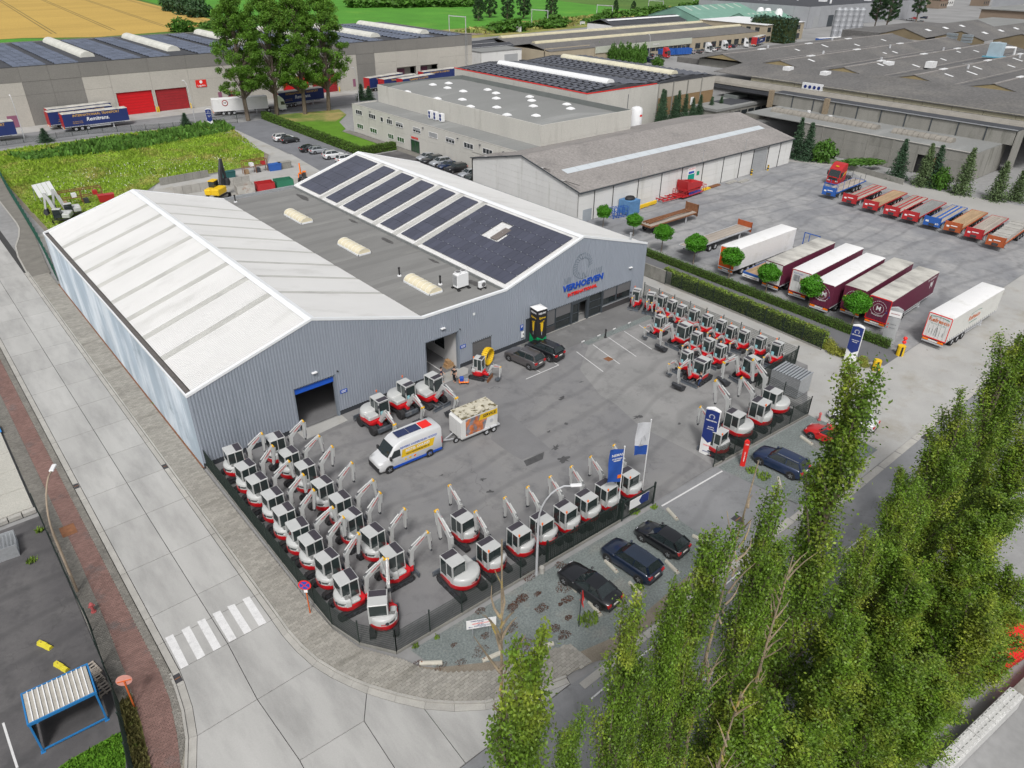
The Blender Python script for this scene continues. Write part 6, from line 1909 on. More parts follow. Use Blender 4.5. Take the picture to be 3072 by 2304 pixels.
def excavator(q, label):
 t = thing(q['name'], label, 'excavator')
 L_, W_, h_, tw = q['tracks']
 br, z0 = q['br'], q['z0']
 if q.get('wheels'):
  r_ = .5
  for sx in (-.95,1.05):
   for sy in (-1,1):
    for dd in ((.72,.95) if q['wheels'] == 2 else (.82,)):
     wb = MB()
     prof = [(r_ * .55,-.13),(r_ * .9,-.14),(r_, -.1),(r_, .1),(r_ * .9,.14),(r_ * .55,.13)]
     wb.loft([[(sx + rr * math.cos(6.283 * k / 16) * (1.0 if not (.99 < rr / r_ < 1.01) else (1.03 if k % 2 else .98)), sy * dd + yy, r_ + rr * math.sin(6.283 * k / 16)) for k in range(16)] for rr, yy in prof])
     wl = wb.build('wheel', m_xt, t)
     MB().cyl((sx, sy * dd - .1, r_),(sx, sy * dd + .1, r_), r_ * .5, n=10).build('rim', m_xd, wl)
  MB().cbox(-1.5,1.5,-.42,.42,.45,.95,.05).box(-.75,.85,-1.0,1.0,.5,.72).build('chassis', m_xd, t)
  MB().box(1.5,1.75,-.7,.7,.4,.75).build('front_frame', m_xs, t)
  MB().yz([(-1.15,.25),(1.15,.25),(1.15,.75),(-1.15,.75)], -1.85,-1.75).build('blade', m_xs, t)
 else:
  for s_ in (-1,1):
   tm = track_mesh(L_, h_, tw)
   tk_ = tm.build('track', m_xt, t, loc=(0, s_ * (W_ / 2 - tw / 2),0))
   fr_ = MB().box(-L_ / 2 + .25, L_ / 2 - .25,-tw * .3, tw * .3, h_ * .3, h_ * .72)
   for k in range(5):
    x = -L_ / 2 + .3 + k * (L_ - .6) / 4
    fr_.cyl((x, -tw * .42, h_ * (.3 if 0 < k < 4 else .5)),(x, tw * .42, h_ * (.3 if 0 < k < 4 else .5)), h_ * (.17 if 0 < k < 4 else .33), n=10)
   fr_.build('track_frame', m_xd, tk_)
  MB().box(-.5,.55,-W_ / 2 + tw, W_ / 2 - tw, h_ * .45, h_ + .05).cyl((0,0, h_),(0,0, z0), br * .5, n=14).build('undercarriage', m_xd, t)
  bx_ = L_ / 2 + q.get('blade', .3)
  bw = W_ / 2
  bl = MB().xz([(bx_ - .02,.04),(bx_ + .1,.03),(bx_ + .04,.2),(bx_ + .1,.42),(bx_, .42),(bx_ - .06,.2)], -bw, bw).build('blade', q.get('blade_mat', m_xs), t)
  MB().beam((.4,.38, h_ * .55),(bx_, .38,.2),.09,.14).beam((.4,-.38, h_ * .55),(bx_, -.38,.2),.09,.14).cyl((.45,0, h_ * .8),(bx_, 0,.3),.05, n=6).build('blade_arm', m_xs, bl)
 # slewing platform and bodywork
 f_, fw = q['front'], q['fw']
 rx = q.get('rx', 0.)
 ol = outline(br, f_, fw, cx=rx)
 MB().loft([[(x * .94 + rx * .06, y * .94, z0) for x, y in ol], [(x * 1.01, y * 1.01, z0 + .08) for x, y in ol], [(x * 1.01, y * 1.01, z0 + .43) for x, y in ol]]).build('platform', m_xr, t, smooth=50)
 zb = z0 + .42
 hz = q['hood']
 rear = [p for p in outline(br, q['hoodx'], min(fw, br), cx=rx)]
 cxm = rx - .25
 MB().loft([[(x, y, zb + .003) for x, y in rear], [(cxm + (x - cxm) * .99, y * .99, zb + (hz - zb) * .62) for x, y in rear], [(cxm + (x - cxm) * .95, y * .95, zb + (hz - zb) * .88) for x, y in rear], [(cxm + (x - cxm) * .84, y * .84, hz) for x, y in rear]]).build('engine_hood', m_xw, t, smooth=50)
 if q.get('righthood'):
  x1, zz = q['righthood']
  MB().cbox(q['hoodx'] - .3, x1,-fw, q['cab'][2] - .05, zb + .004, zz, .08).build('side_tank', m_xw, t)
 # rear intake window and badge
 MB().cyl((rx - br * .93,-.25, zb + .2),(rx - br * 1.0,-.25, zb + .2),.12, n=8).build('rear_lamp', m_xd, t)
 bd = MB()
 for k in range(6):
  a0, a1 = math.radians(205 + k * 5.5), math.radians(205 + (k + .8) * 5.5)
  bd.add([(rx + (br + .006) * math.cos(a),(br + .006) * math.sin(a), z) for a, z in ((a0, zb + .14),(a1, zb + .14),(a1, zb + .3),(a0, zb + .3))], [(0,1,2,3)])
 bd.build('rear_window', m_xg, t)
 bd = MB()
 for k in range(4):
  a0, a1 = math.radians(172 + k * 4.5), math.radians(172 + (k + .7) * 4.5)
  bd.add([(rx + (br + .006) * math.cos(a),(br + .006) * math.sin(a), z) for a, z in ((a0, zb + .08),(a1, zb + .08),(a1, zb + .2),(a0, zb + .2))], [(0,1,2,3)])
 bd.build('badge', m_xr, t)
 # cab
 x0, x1, y0, y1, z1 = q['cab']
 c_ = MB()
 c_.cbox(x0, x1, y0, y1, z1 - .1, z1,.035)
 c_.box(x0 + .02, x1 - .05, y0 + .02, y1 - .02, zb - .05, zb + .18)
 pw = .065
 for px, py in ((x0 + .04, y0 + .04),(x0 + .04, y1 - .04)):
  c_.beam((px, py, zb),(px + .02, py, z1 - .08),.09,.09, side=(0,1,0))
 for py in (y0 + .035, y1 - .035):
  c_.beam((x1 - .06, py, zb),(x1 - .1, py, z1 - .08), pw, pw, side=(0,1,0))
  c_.beam(((x0 + x1) / 2 - .03, py, zb),((x0 + x1) / 2 - .03, py, z1 - .08),.05,.06, side=(0,1,0))
 c_.box(x0, x0 + .06, y0 + .06, y1 - .06, zb, zb + .62)
 c_.box(x1 - .12, x1 - .06, y0 + .05, y1 - .05, z1 - .2, z1 - .1)
 cab = c_.build('cab', m_xw, t)
 MB().box(x0 + (x1 - x0) * .58, x1 - .06, y0 + .07, y1 - .07, z1 - .001, z1 + .008).build('roof_window', m_xp, cab)
 MB().add([(x1 - .07, y0 + .07, zb + .05),(x1 - .07, y1 - .07, zb + .05),(x1 - .115, y1 - .07, z1 - .1),(x1 - .115, y0 + .07, z1 - .1)], [(0,1,2,3)]).build('windscreen', m_xg, cab)
 MB().add([(x0 + .02, y0 + .08, zb + .62),(x0 + .02, y1 - .08, zb + .62),(x0 + .045, y1 - .08, z1 - .1),(x0 + .045, y0 + .08, z1 - .1)], [(3,2,1,0)]).build('rear_pane', m_xg, cab)
 xm_ = (x0 + x1) / 2
 for yy, nm in ((y1 - .03, 'door_pane'),(y0 + .03, 'side_pane')):
  MB().box(xm_, x1 - .11, yy - .006, yy + .006, zb + .16, z1 - .1).build(nm, m_xg, cab)
  MB().box(x0 + .09, xm_ - .06, yy - .006, yy + .006, zb + .5, z1 - .1).build(nm, m_xg, cab)
  MB().box(x0 + .06, xm_ - .04, yy - .02, yy + .02, zb, zb + .5).build('lower_panel', m_xw, cab)
 MB().cbox(x0 + .25, x0 + .65,(y0 + y1) / 2 - .22,(y0 + y1) / 2 + .22, zb + .15, zb + .5,.04).cbox(x0 + .22, x0 + .34,(y0 + y1) / 2 - .2,(y0 + y1) / 2 + .2, zb + .45, zb + 1.05,.04).build('seat', m_seat, t)
 if q.get('card'):
  MB().box(x1 - .075, x1 - .06, y0 + .15, y0 + .42, zb + .2, zb + .55).build('price_card', m_card, t)
 if q.get('beacon'):
  bx0, by0 = q['beacon']
  MB().cyl((bx0, by0, z1 - .02),(bx0, by0, z1 + .06),.04, n=8).cyl((bx0, by0, z1 + .06),(bx0, by0, z1 + .18),.065, n=8).build('beacon', m_or, t)
 MB().cyl((x1 - .02, y0 + .02, z1 - .35),(x1 + .16, y0 - .1, z1 - .3),.015, n=5).box(x1 + .12, x1 + .17, y0 - .22, y0 - .02, z1 - .45, z1 - .18).build('mirror', m_xd, t)
 # boom, stick, attachments
 by = q['boomy']
 A, B_, C_, D_ = [Vector((p[0], by, p[1])) for p in q['boom']]
 k = q.get('arm', 1.)
 MB().cbox(f_ - .25, A.x + .12, by - .2, by + .2, z0 + .02, z0 + .3,.05).cbox(A.x - .1, A.x + .14, by - .15, by + .15, z0 - .05, A.z + .1,.04).build('swing_bracket', m_xr, t)
 bm = MB()
 mid = A.lerp(B_, .5)
 bm.beam(A, B_, .2 * k, .2 * k, .2 * k, .34 * k)
 bm.beam(B_ + (A - B_).normalized() * .14 * k, C_, .2 * k, .33 * k, .15 * k, .17 * k)
 bo_ = bm.build('boom', m_xw, t)
 d = (C_ - B_).normalized()
 for s_ in (-1,1):
  pc = B_.lerp(C_, .5)
  tx_ = text('boom_lettering', 'TAKEUCHI', .17 * k, m_xr, t, (pc.x, by + s_ * (.102 * k), pc.z),(R(90),-math.atan2(d.z, d.x) if s_ < 0 else math.atan2(d.z, d.x), R(0) if s_ < 0 else R(180)),.002,.004)
 st_ = MB()
 st_.beam(C_ + Vector((-.1,0,.05)) * k, C_.lerp(D_, .12),.13 * k, .16 * k, .16 * k, .26 * k)
 st_.beam(C_.lerp(D_, .1), D_, .15 * k, .25 * k, .13 * k, .14 * k)
 st_.build('stick', m_xw, t)
 MB().cyl(C_ + Vector((0,-.12 * k, 0)), C_ + Vector((0,.12 * k, 0)),.085 * k, n=10).build('elbow_pin', m_yel, t)
 # cylinders
 up = Vector((-d.z, 0, d.x))
 if up.z < 0:
  up = -up
 c1 = B_.lerp(C_, .1) + up * .24 * k
 c2 = C_ + up * .16 * k + d * .02
 MB().cyl(c1, c1.lerp(c2,.62),.055 * k, n=8).build('stick_cylinder', m_xw, t)
 MB().cyl(c1.lerp(c2,.6), c2,.03 * k, n=6).build('cylinder_rod', m_chr, t)
 e1 = A + Vector((.2,0,.0))
 e2 = B_ + Vector((.12,0,-.3)) if B_.z > A.z + 1 else B_.lerp(C_, .3) + Vector((0,0,-.15))
 MB().cyl(e1, e1.lerp(e2,.6),.06 * k, n=8).build('boom_cylinder', m_xw, t)
 MB().cyl(e1.lerp(e2,.58), e2,.032 * k, n=6).build('cylinder_rod', m_chr, t)
 hz_ = MB()
 for s_ in (-.05,.05):
  hz_.tube([A + Vector((-.15, s_, .1)), A + Vector((.25, s_ * 2,.45)), A.lerp(B_, .6) + Vector((-.2, s_, 0)), B_ + Vector((-.1, s_, .1)), B_.lerp(C_, .3) + up * .22], .018,4)
 hz_.build('hose', m_xd, t)
 ds = (D_ - C_).normalized()
 ps = Vector((ds.z, 0,-ds.x))
 if ps.x < 0:
  ps = -ps
 g1 = C_.lerp(D_, .12) + ps * .2 * k
 g2 = C_.lerp(D_, .82) + ps * .17 * k
 MB().cyl(g1, g1.lerp(g2,.65),.045 * k, n=6).build('bucket_cylinder', m_xw, t)
 MB().cyl(g1.lerp(g2,.63), g2,.026 * k, n=6).beam(g2, D_ + ps * .05 + ds * .12,.12 * k, .06).build('linkage', m_chr, t)
 bw = q.get('bucket', 0)
 if bw:
  h = q.get('bk', .5)
  bp = [(0,.05),(.22,-.05),(.1,-.45),(-.2,-.7),(-.55,-.7),(-.75,-.45),(-.62,-.42),(-.45,-.55),(-.2,-.52),(-.05,-.3),(-.1,.0)]
  b = MB()
  b.xz([(D_.x + x * h * 1.4 * q.get('bdir', 1), D_.z + z * h * 1.25) for x, z in bp], by - bw / 2, by + bw / 2)
  for s_ in (-1,1):
   b.xz([(D_.x + x * h * 1.4 * q.get('bdir', 1), D_.z + z * h * 1.25) for x, z in ((0,.05),(.22,-.05),(.1,-.45),(-.2,-.7),(-.55,-.7),(-.75,-.45))], by + s_ * bw / 2 - .02, by + s_ * bw / 2 + .02)
  for j in range(5):
   yy = by - bw / 2 + bw * (j + .5) / 5
   b.box(D_.x - .82 * h * 1.4 * q.get('bdir', 1) - .06, D_.x - .72 * h * 1.4 * q.get('bdir', 1) + .04, yy - .04, yy + .04, D_.z - .56 * h * 1.25, D_.z - .5 * h * 1.25)
  b.build('bucket', m_xd if bw > .5 else m_xs, t)
 else:
  MB().beam(D_, D_ + ds * .16 + ps * .06,.2,.14).build('quick_coupler', m_xd, t)
 return t
Q1 = dict(name='compact_excavator', tracks=(2.2,1.85,.52,.38), br=.95, z0=.56, front=.95, fw=.86, hood=1.5, hoodx=-.3, cab=(-.58,.78,-.36,.9,2.55), boom=((1.12,.95),(1.22,2.55),(2.45,3.5),(2.4,1.8)), boomy=-.42, righthood=(.55,1.25))
Q1b = dict(Q1, beacon=(-.55,.8))
Q2 = dict(name='mini_excavator', tracks=(1.75,1.36,.42,.26), br=.7, z0=.5, front=.62, fw=.62, hood=1.3, hoodx=-.3, cab=(-.42,.58,-.46,.46,2.38), boom=((.95,.62),(1.75,1.75),(2.75,1.75),(2.62,.62)), boomy=0., arm=.72, bucket=.42, bk=.34, bdir=1, card=1, beacon=(-.36,-.4), blade=.35)
Q2b = dict(Q2, boom=((.92,.62),(1.2,1.95),(2.1,2.05),(1.75,.75)), bucket=0)
Q3 = dict(name='midi_excavator', tracks=(2.5,1.95,.58,.4), br=.98, z0=.64, front=1.0, fw=.9, hood=1.55, hoodx=-.2, cab=(-.5,.9,-.28,.94,2.65), boom=((1.25,.95),(2.0,3.0),(3.6,2.75),(3.45,.85)), boomy=-.25, bucket=1.1, bk=.75, card=1, arm=1.1, righthood=(.6,1.35), blade=.35)
Q4 = dict(name='large_excavator', tracks=(2.95,2.25,.66,.46), br=1.2, rx=-.15, z0=.78, front=1.15, fw=1.1, hood=1.75, hoodx=.1, cab=(-.55,.95,-.02,1.14,2.8), boom=((1.4,1.2),(1.55,3.3),(3.1,4.5),(2.75,2.3)), boomy=-.25, arm=1.25, righthood=(.95,1.6), blade=.4)
Q4b = dict(Q4, boom=((1.4,1.2),(2.6,3.0),(4.3,2.4),(3.9,.95)), bucket=1.2, bk=.7)
Q5 = dict(name='wheeled_excavator', tracks=(2.95,2.25,.66,.46), wheels=2, br=1.2, rx=-.15, z0=1.0, front=1.15, fw=1.1, hood=2.0, hoodx=.2, cab=(-.55,.95,0.,1.14,3.0), boom=((1.4,1.4),(2.5,2.9),(3.7,2.2),(3.4,.8)), boomy=-.25, arm=1.25, righthood=(.95,1.85), bucket=1.1, bk=.6, beacon=(-.75,.9), card=1)
PRO = {}
def place_ex(key, q, x, y, rz, label, group, sc=1.):
 if key not in PRO:
  t = excavator(q, label)
  t.location = (x, y, .012)
  t.rotation_euler = (0,0, rz)
  t.scale = (sc, sc, sc)
  PRO[key] = t
  return tag(t, label, 'excavator', group)
 return copy_tree(PRO[key], (x, y, .012), rz, label, group, sc=sc)
def rows(pts):
 return enumerate(pts)
QV = [('q1', Q1),('q1v', dict(Q1, boom=((1.12,.95),(1.25,2.45),(2.6,3.25),(2.75,1.6)), hood=1.56)),('q1w', dict(Q1, boom=((1.12,.95),(1.18,2.6),(2.3,3.65),(2.1,1.95)), cab=(-.58,.78,-.32,.9,2.6)))]
# the two rows along the road fence, facing the yard
ax, ay = .1,.32
for i, (x, y) in rows([(1.86,-2.34),(1.8,-5.12),(1.79,-7.2),(1.93,-9.67),(1.77,-11.95),(1.81,-14.0),(1.87,-15.9),(1.9,-18.28),(1.9,-20.72)]):
 place_ex(*QV[i * 2 % 3], x - ax, y - ay, random.uniform(-.09,.09), 'compact excavator, %s from the hall in the row along the road fence' % ORD[i], 'excavators along the road fence')
for i, (x, y) in rows([(5.28,-2.84),(5.23,-5.56),(5.43,-8.02),(5.48,-10.83),(5.63,-13.28),(5.3,-15.56),(5.64,-18.0),(5.55,-20.58)]):
 place_ex(*QV[i % 3], x - ax, y - ay, random.uniform(-.08,.08), 'compact excavator, %s from the hall in the inner row off the fence' % ORD[i], 'excavators in the inner row')
place_ex('q1', Q1,2.75,-23.9, R(58), 'compact excavator alone in the fence corner, rear to the street', 'excavators in the fence corner')
# the row along the front fence, facing the hall
fr_ = [(11.09,-24.43),(13.69,-24.61),(15.76,-24.76),(17.96,-24.95),(20.06,-25.07),(22.17,-25.14),(24.64,-25.23)]
for i, (x, y) in rows(fr_):
 place_ex('q1b', Q1b, x + ay - .1, y - ax, R(90) + random.uniform(-.04,.04), 'compact excavator backed to the front fence, %s in its row from the corner' % ORD[i], 'excavators along the front fence')
place_ex('q1', Q1,11.7,-21.0, R(92), 'white and red compact excavator standing in front of the front fence row', 'excavators along the front fence')
place_ex('q4', Q4,8.75,-24.3, R(90), 'large white and red excavator with bulging hood beside the corner excavator', 'large excavators')
# right side along the lower fence
for i, (x, y, lab) in enumerate(((38.16,-25.84, 'large excavator with rounded hood beside the blue entrance pylon'),(44.19,-25.78, 'large excavator with rounded hood beside the grey container'))):
 place_ex('q4', Q4, x + .55, y - .1, R(93), lab, 'large excavators')
place_ex('q1b', Q1b, 41.9,-26.2, R(96), 'compact excavator between the two large excavators at the street fence', 'excavators at the entrance fence', 1.1)
place_ex('q1b', Q1b, 35.3,-26.3, R(96), 'compact excavator half hidden behind the blue entrance pylon', 'excavators at the entrance fence')
# right back row facing the yard
for i, (x, y) in rows([(52.71,-1.52),(53.25,-3.34),(53.63,-4.79),(53.44,-6.41),(53.24,-7.98),(53.46,-9.63),(53.46,-11.49),(53.51,-13.33),(53.13,-14.96),(53.33,-16.45),(53.51,-18.44)]):
 place_ex('q2b' if i < 3 else 'q2', Q2b if i < 3 else Q2, x + .1, y, R(180) + random.uniform(-.08,.08) + (R(25) if i < 2 else 0), 'small white and red mini excavator by the hedge fence, %s from the showroom' % ORD[i], 'mini excavators along the hedge fence')
for i, (x, y, lab) in enumerate(((49.11,-8.16, 'mini excavator nearest the white parking lines, bucket resting on the asphalt'),(48.92,-13.42, 'mini excavator behind the midi excavator with the open bucket'),(48.7,-15.24, 'mini excavator in the middle of the second row'),(48.5,-16.85, 'mini excavator with front blade, last of the second row'),(44.67,-15.43, 'mini excavator tucked behind the man in dark clothes'))):
 place_ex('q2', Q2, x + .1, y, R(180) + random.uniform(-.1,.1), lab, 'mini excavators in the second row')
place_ex('q3', Q3,49.3,-11.3, R(180), 'midi excavator with wide black bucket lowered before the white lines', 'midi excavators')
place_ex('q3', Q3,44.3,-17.4, R(185), 'midi excavator with big toothed bucket where a man stands', 'midi excavators')
place_ex('q3', Q3,48.5,-20.5, R(170), 'midi excavator parked beside the mesh fence and grey container', 'midi excavators')
place_ex('q2', Q2,53.5,-20.5, R(185), 'mini excavator nearest the slatted gate by the hedge', 'mini excavators along the hedge fence', 1.08)
# against the hall
place_ex('q5', Q5,14.35,-3.7, R(-88), 'wheeled excavator nearest the blue roller door', 'wheeled excavators')
place_ex('q5', Q5,17.65,-3.0, R(-86), 'wheeled excavator in the middle before the hall wall', 'wheeled excavators')
place_ex('q4b', Q4b, 20.6,-3.3, R(-84), 'large tracked excavator with black bucket next to the workshop opening', 'large excavators')
place_ex('q6', dict(Q2, boom=((.95,.62),(1.5,1.75),(2.4,1.75),(2.3,.55)), blade_mat=m_rust, bucket=.5, bk=.36, card=1),27.2,-2.75, R(-62), 'used mini excavator with rusty blade under the yellow track chain', 'mini excavators at the hall')
# ================================================================== cars
m_tyre = mat('tyre_rubber', (.025,.025,.026),.9, var=.1)
m_rimm = mat('alloy_rim', (.4,.41,.43),.35, metal=.7)
m_cg = glass('car_glass', (.02,.028,.03),.04)
m_plast = mat('black_plastic', (.03,.03,.032),.6)
m_tl = mat('tail_lamp_red', (.45,.01,.012),.2, spec=.8)
m_hl = mat('head_lamp', (.55,.57,.6),.12, spec=.9)
m_plate = mat('number_plate', (.65,.63,.6),.5)
CP = {k: mat('car_paint_' + k, v, .28, metal=.25, var=.04, vs=1, fine=0, coat=.9, spec=.6) for k, v in dict(black=(.012,.013,.016), navy=(.012,.022,.05), white=(.72,.73,.74), silver=(.36,.38,.41), grey=(.09,.085,.088), red=(.62,.012,.012), blue=(.016,.032,.085), darkgreen=(.03,.04,.04)).items()}
def wheel(parent, x, y, r_, w_, rimm=None, name='wheel'):
 b = MB()
 prof = [(r_ * .62,-w_ / 2),(r_ * .94,-w_ / 2),(r_, -w_ * .32),(r_, w_ * .32),(r_ * .94, w_ / 2),(r_ * .62, w_ / 2)]
 b.loft([[(x + q * math.cos(6.283 * k / 14), y + yy, r_ + q * math.sin(6.283 * k / 14)) for k in range(14)] for q, yy in prof], cap=False)
 o = b.build(name, m_tyre, parent, smooth=35)
 c = MB()
 s_ = 1 if y > 0 else -1
 c.cyl((x, y - w_ * .3, r_),(x, y + w_ * .3, r_), r_ * .62, n=12)
 for k in range(5):
  a_ = k * 1.2566
  c.beam((x, y + s_ * w_ * .36, r_),(x + r_ * .58 * math.cos(a_), y + s_ * w_ * .36, r_ + r_ * .58 * math.sin(a_)),.05,.07, side=(0,1,0))
 c.build('rim', rimm or m_rimm, o)
 return o
KIN = dict(
 hatch=dict(L=4.05, W=1.76, H=1.46, xa=.78, xb=.1, xc=-1.35, xd=-1.86, hood=.88, belt=.98, tail=1.0),
 sedan=dict(L=4.75, W=1.84, H=1.42, xa=.75, xb=-.05, xc=-1.1, xd=-1.75, hood=.85, belt=.95, tail=1.0),
 suv=dict(L=4.5, W=1.88, H=1.64, xa=.95, xb=.3, xc=-1.75, xd=-2.12, hood=1.02, belt=1.12, tail=1.1),
 estate=dict(L=4.7, W=1.83, H=1.5, xa=.8, xb=.1, xc=-1.9, xd=-2.24, hood=.9, belt=.98, tail=1.02),
 bubble=dict(L=4.1, W=1.74, H=1.5, xa=.72, xb=.22, xc=-.55, xd=-1.5, hood=.86, belt=.98, tail=.82),
 cabrio=dict(L=4.3, W=1.8, H=1.4, xa=.65, xb=.0, xc=-.9, xd=-1.5, hood=.82, belt=.92, tail=.98))
def car(kind, col, x, y, rz, label, group=None, rails=False, roofm=None):
 q = KIN[kind]
 L_, W_, H_ = q['L'] / 2, q['W'] / 2, q['H']
 t = thing('parked_car', label, 'car', (x, y, .012), rz, group)
 hd, bl, tl = q['hood'], q['belt'], q['tail']
 rb = kind == 'bubble'
 st = [(L_, .74,.42,.52),(L_ - .06,.84,.32, hd - .26),(L_ - .22,.93,.24, hd - .12),(L_ - .6,.985,.2, hd - .02),(q['xa'] + .25,1.,.2, hd + .06),(q['xa'] - .1,1.,.2, bl),(0,1.,.2, bl + .01),(q['xd'] + .3,1.,.2, bl + .04),
  (-L_ + .3,.97,.24, tl),(-L_ + .07,.88,.32, tl - .08),(-L_, .78,.42, tl - .3)]
 if rb:
  st[2] = (L_ - .22,.88,.24, hd - .16)
  st[8] = (-L_ + .3,.9,.24, tl - .1)
 rings = []
 for sx, hw, z0, z1 in st:
  w_ = W_ * hw
  half = [(w_ * .8, z0),(w_ * .98, z0 + .1),(w_, (z0 + z1) / 2),(w_ * .975, z1 - .09),(w_ * .9, z1 - .015),(w_ * .45, z1 + .035)]
  rings.append([(sx, -a, b) for a, b in half] + [(sx, a, b) for a, b in half[::-1]])
 MB().loft(rings).build('body', CP[col], t, smooth=45)
 xa, xb, xc, xd = q['xa'], q['xb'], q['xc'], q['xd']
 wb_, wr = W_ * .9, W_ * .68
 z0 = bl - .03
 xm_ = (xb + xc) / 2
 def pane(name, pts, m):
  return MB().add(pts, [tuple(range(len(pts)))]).build(name, m, t)
 r_ = H_ - .04
 rm_ = roofm or CP[col]
 MB().loft([[(xb, -wr, r_),(xb, -wr * .5, r_ + .035),(xb, wr * .5, r_ + .035),(xb, wr, r_),(xb, 0, r_ - .03)],
   [(xm_, -wr * 1.02, r_ + .02),(xm_, -wr * .5, r_ + .065),(xm_, wr * .5, r_ + .065),(xm_, wr * 1.02, r_ + .02),(xm_, 0, r_ - .01)],
   [(xc, -wr * .97, r_ - .03),(xc, -wr * .5, r_ + .01),(xc, wr * .5, r_ + .01),(xc, wr * .97, r_ - .03),(xc, 0, r_ - .06)]]).build('roof', rm_, t, smooth=50)
 pane('windscreen', [(xa, -wb_ * .93, z0),(xa + .1,0, z0),(xa, wb_ * .93, z0),(xb, wr, r_),(xb, -wr, r_)], m_cg)
 pane('rear_window', [(xd, wb_ * .9, z0 + .08),(xd, -wb_ * .9, z0 + .08),(xc, -wr * .97, r_ - .03),(xc, wr * .97, r_ - .03)], m_cg)
 for s_ in (-1,1):
  pane('side_window', [(xa, s_ * wb_, z0),(xm_ + .03, s_ * wb_ * 1.01, z0),(xm_ + .03, s_ * wr * 1.02, r_ + .015),(xb, s_ * wr, r_)], m_cg)
  pane('side_window', [(xm_ - .03, s_ * wb_ * 1.01, z0),(xd, s_ * wb_ * .98, z0 + .05),(xc, s_ * wr * .97, r_ - .03),(xm_ - .03, s_ * wr * 1.02, r_ + .015)], m_cg)
 pb = MB()
 for s_ in (-1,1):
  pb.beam((xa, s_ * wb_ * .96, z0),(xb, s_ * wr, r_),.06,.05)
  pb.beam((xm_, s_ * wb_ * 1.005, z0),(xm_, s_ * wr * 1.015, r_ + .02),.04,.06)
  pb.beam((xd, s_ * wb_ * .96, z0 + .04),(xc, s_ * wr * .97, r_ - .03),.09,.16)
 pb.build('pillar', CP[col], t)
 r0 = .33 if kind not in ('suv',) else .36
 for sx in (L_ - .82,-L_ + .86):
  for s_ in (-1,1):
   MB().cyl((sx, s_ * (W_ - .24), r0 + .02),(sx, s_ * (W_ + .004), r0 + .02), r0 + .06, n=16).build('wheel_arch', m_plast, t)
   wheel(t, sx, s_ * (W_ - .1), r0,.225)
 for s_ in (-1,1):
  MB().loft([[(L_ - .17, s_ * W_ * .5,.62),(L_ - .17, s_ * W_ * .8,.6),(L_ - .17, s_ * W_ * .8,.73),(L_ - .17, s_ * W_ * .5,.73)], [(L_ - .03, s_ * W_ * .46,.6),(L_ - .1, s_ * W_ * .76,.6),(L_ - .14, s_ * W_ * .76,.7),(L_ - .08, s_ * W_ * .46,.7)]]).build('headlight', m_hl, t)
  MB().box(-L_ - .012,-L_ + .2, min(s_ * W_ * .55, s_ * W_ * .885), max(s_ * W_ * .55, s_ * W_ * .885), tl - .3, tl - .1).build('tail_light', m_tl, t)
  MB().cbox(xa - .18, xa - .02, min(s_ * W_, s_ * (W_ + .16)), max(s_ * W_, s_ * (W_ + .16)), bl - .02, bl + .12,.03).build('mirror', CP[col], t)
  if rails:
   MB().beam((xb - .1, s_ * wr * .9, r_ + .09),(xc + .1, s_ * wr * .88, r_ + .07),.04,.04).build('roof_rail', m_rimm, t)
 MB().box(-L_ - .02,-L_ + .02,-.26,.26, tl - .33, tl - .22).build('number_plate', m_plate, t)
 MB().box(L_ - .03, L_ + .015,-.5,.5,.36,.56).build('grille', m_plast, t)
 MB().box(-L_ - .015,-L_ + .1,-W_ * .74, W_ * .74,.3,.46).build('bumper', m_plast, t)
 return t
# gravel strip by the street (fronts towards the fence)
car('sedan', 'black', 15.15,-30.3, R(93), 'glossy black sedan on the gravel, first from the lichen trunk')
car('suv', 'navy', 19.1,-30.6, R(93), 'dark navy crossover with glass roof between two black cars on gravel', roofm=mat('tinted_car_roof', (.02,.03,.05),.15, coat=.8))
car('hatch', 'black', 22.55,-30.55, R(94), 'black hatchback nearest the yard entrance on the gravel')
car('suv', 'blue', 37.7,-31.0, R(95), 'dark blue crossover with roof rails beside the red pylon', rails=True)
car('bubble', 'red', 44.6,-31.6, R(95), 'red rounded small car partly behind the tall poplar')
car('cabrio', 'white', 49.0,-31.6, R(97), 'white car with dark soft top behind the tall poplar', roofm=m_plast)
car('suv', 'grey', 32.9,-3.35, R(98), 'brown grey crossover parked by the hall, left of two', rails=True)
car('suv', 'black', 35.7,-3.45, R(98), 'black crossover parked beside the promotional tower', rails=True)
# back car park
for k, (kind, col, x, y, a, lab) in enumerate((('suv', 'white', 58.2,107.4,-5, 'white crossover parked furthest back in the rear car park'),('hatch', 'black', 58.6,105.0,-3, 'black hatchback next to the furthest white crossover'),('sedan', 'black', 58.5,95.0,-4, 'black car beside the silver hatchback in the rear car park'),
           ('hatch', 'silver', 59.0,92.4,-4, 'silver hatchback in the rear car park'),('suv', 'white', 59.4,86.6,-6, 'white crossover in the middle of the rear car park'),('suv', 'white', 59.8,82.0,0, 'white van like car touching the hall roof edge'),
           ('hatch', 'silver', 73.4,73.6,178, 'silver car first in the office row by the door'),('estate', 'black', 73.2,71.0,178, 'black car second in the office row'),('suv', 'silver', 73.2,68.2,178, 'grey silver car third in the office row'),('hatch', 'blue', 73.0,65.6,178, 'blue car fourth in the office row'),('suv', 'black', 73.0,62.6,178, 'black crossover fifth in the office row'),
           ('hatch', 'silver', 72.6,58.2,178, 'silver car sixth in the office row'),('suv', 'darkgreen', 72.6,55.6,178, 'dark crossover seventh in the office row'),('estate', 'darkgreen', 72.6,52.8,178, 'dark estate car last in the office row by the white gable'))):
 car(kind, col, x, y, R(a), lab, 'cars behind the hall')
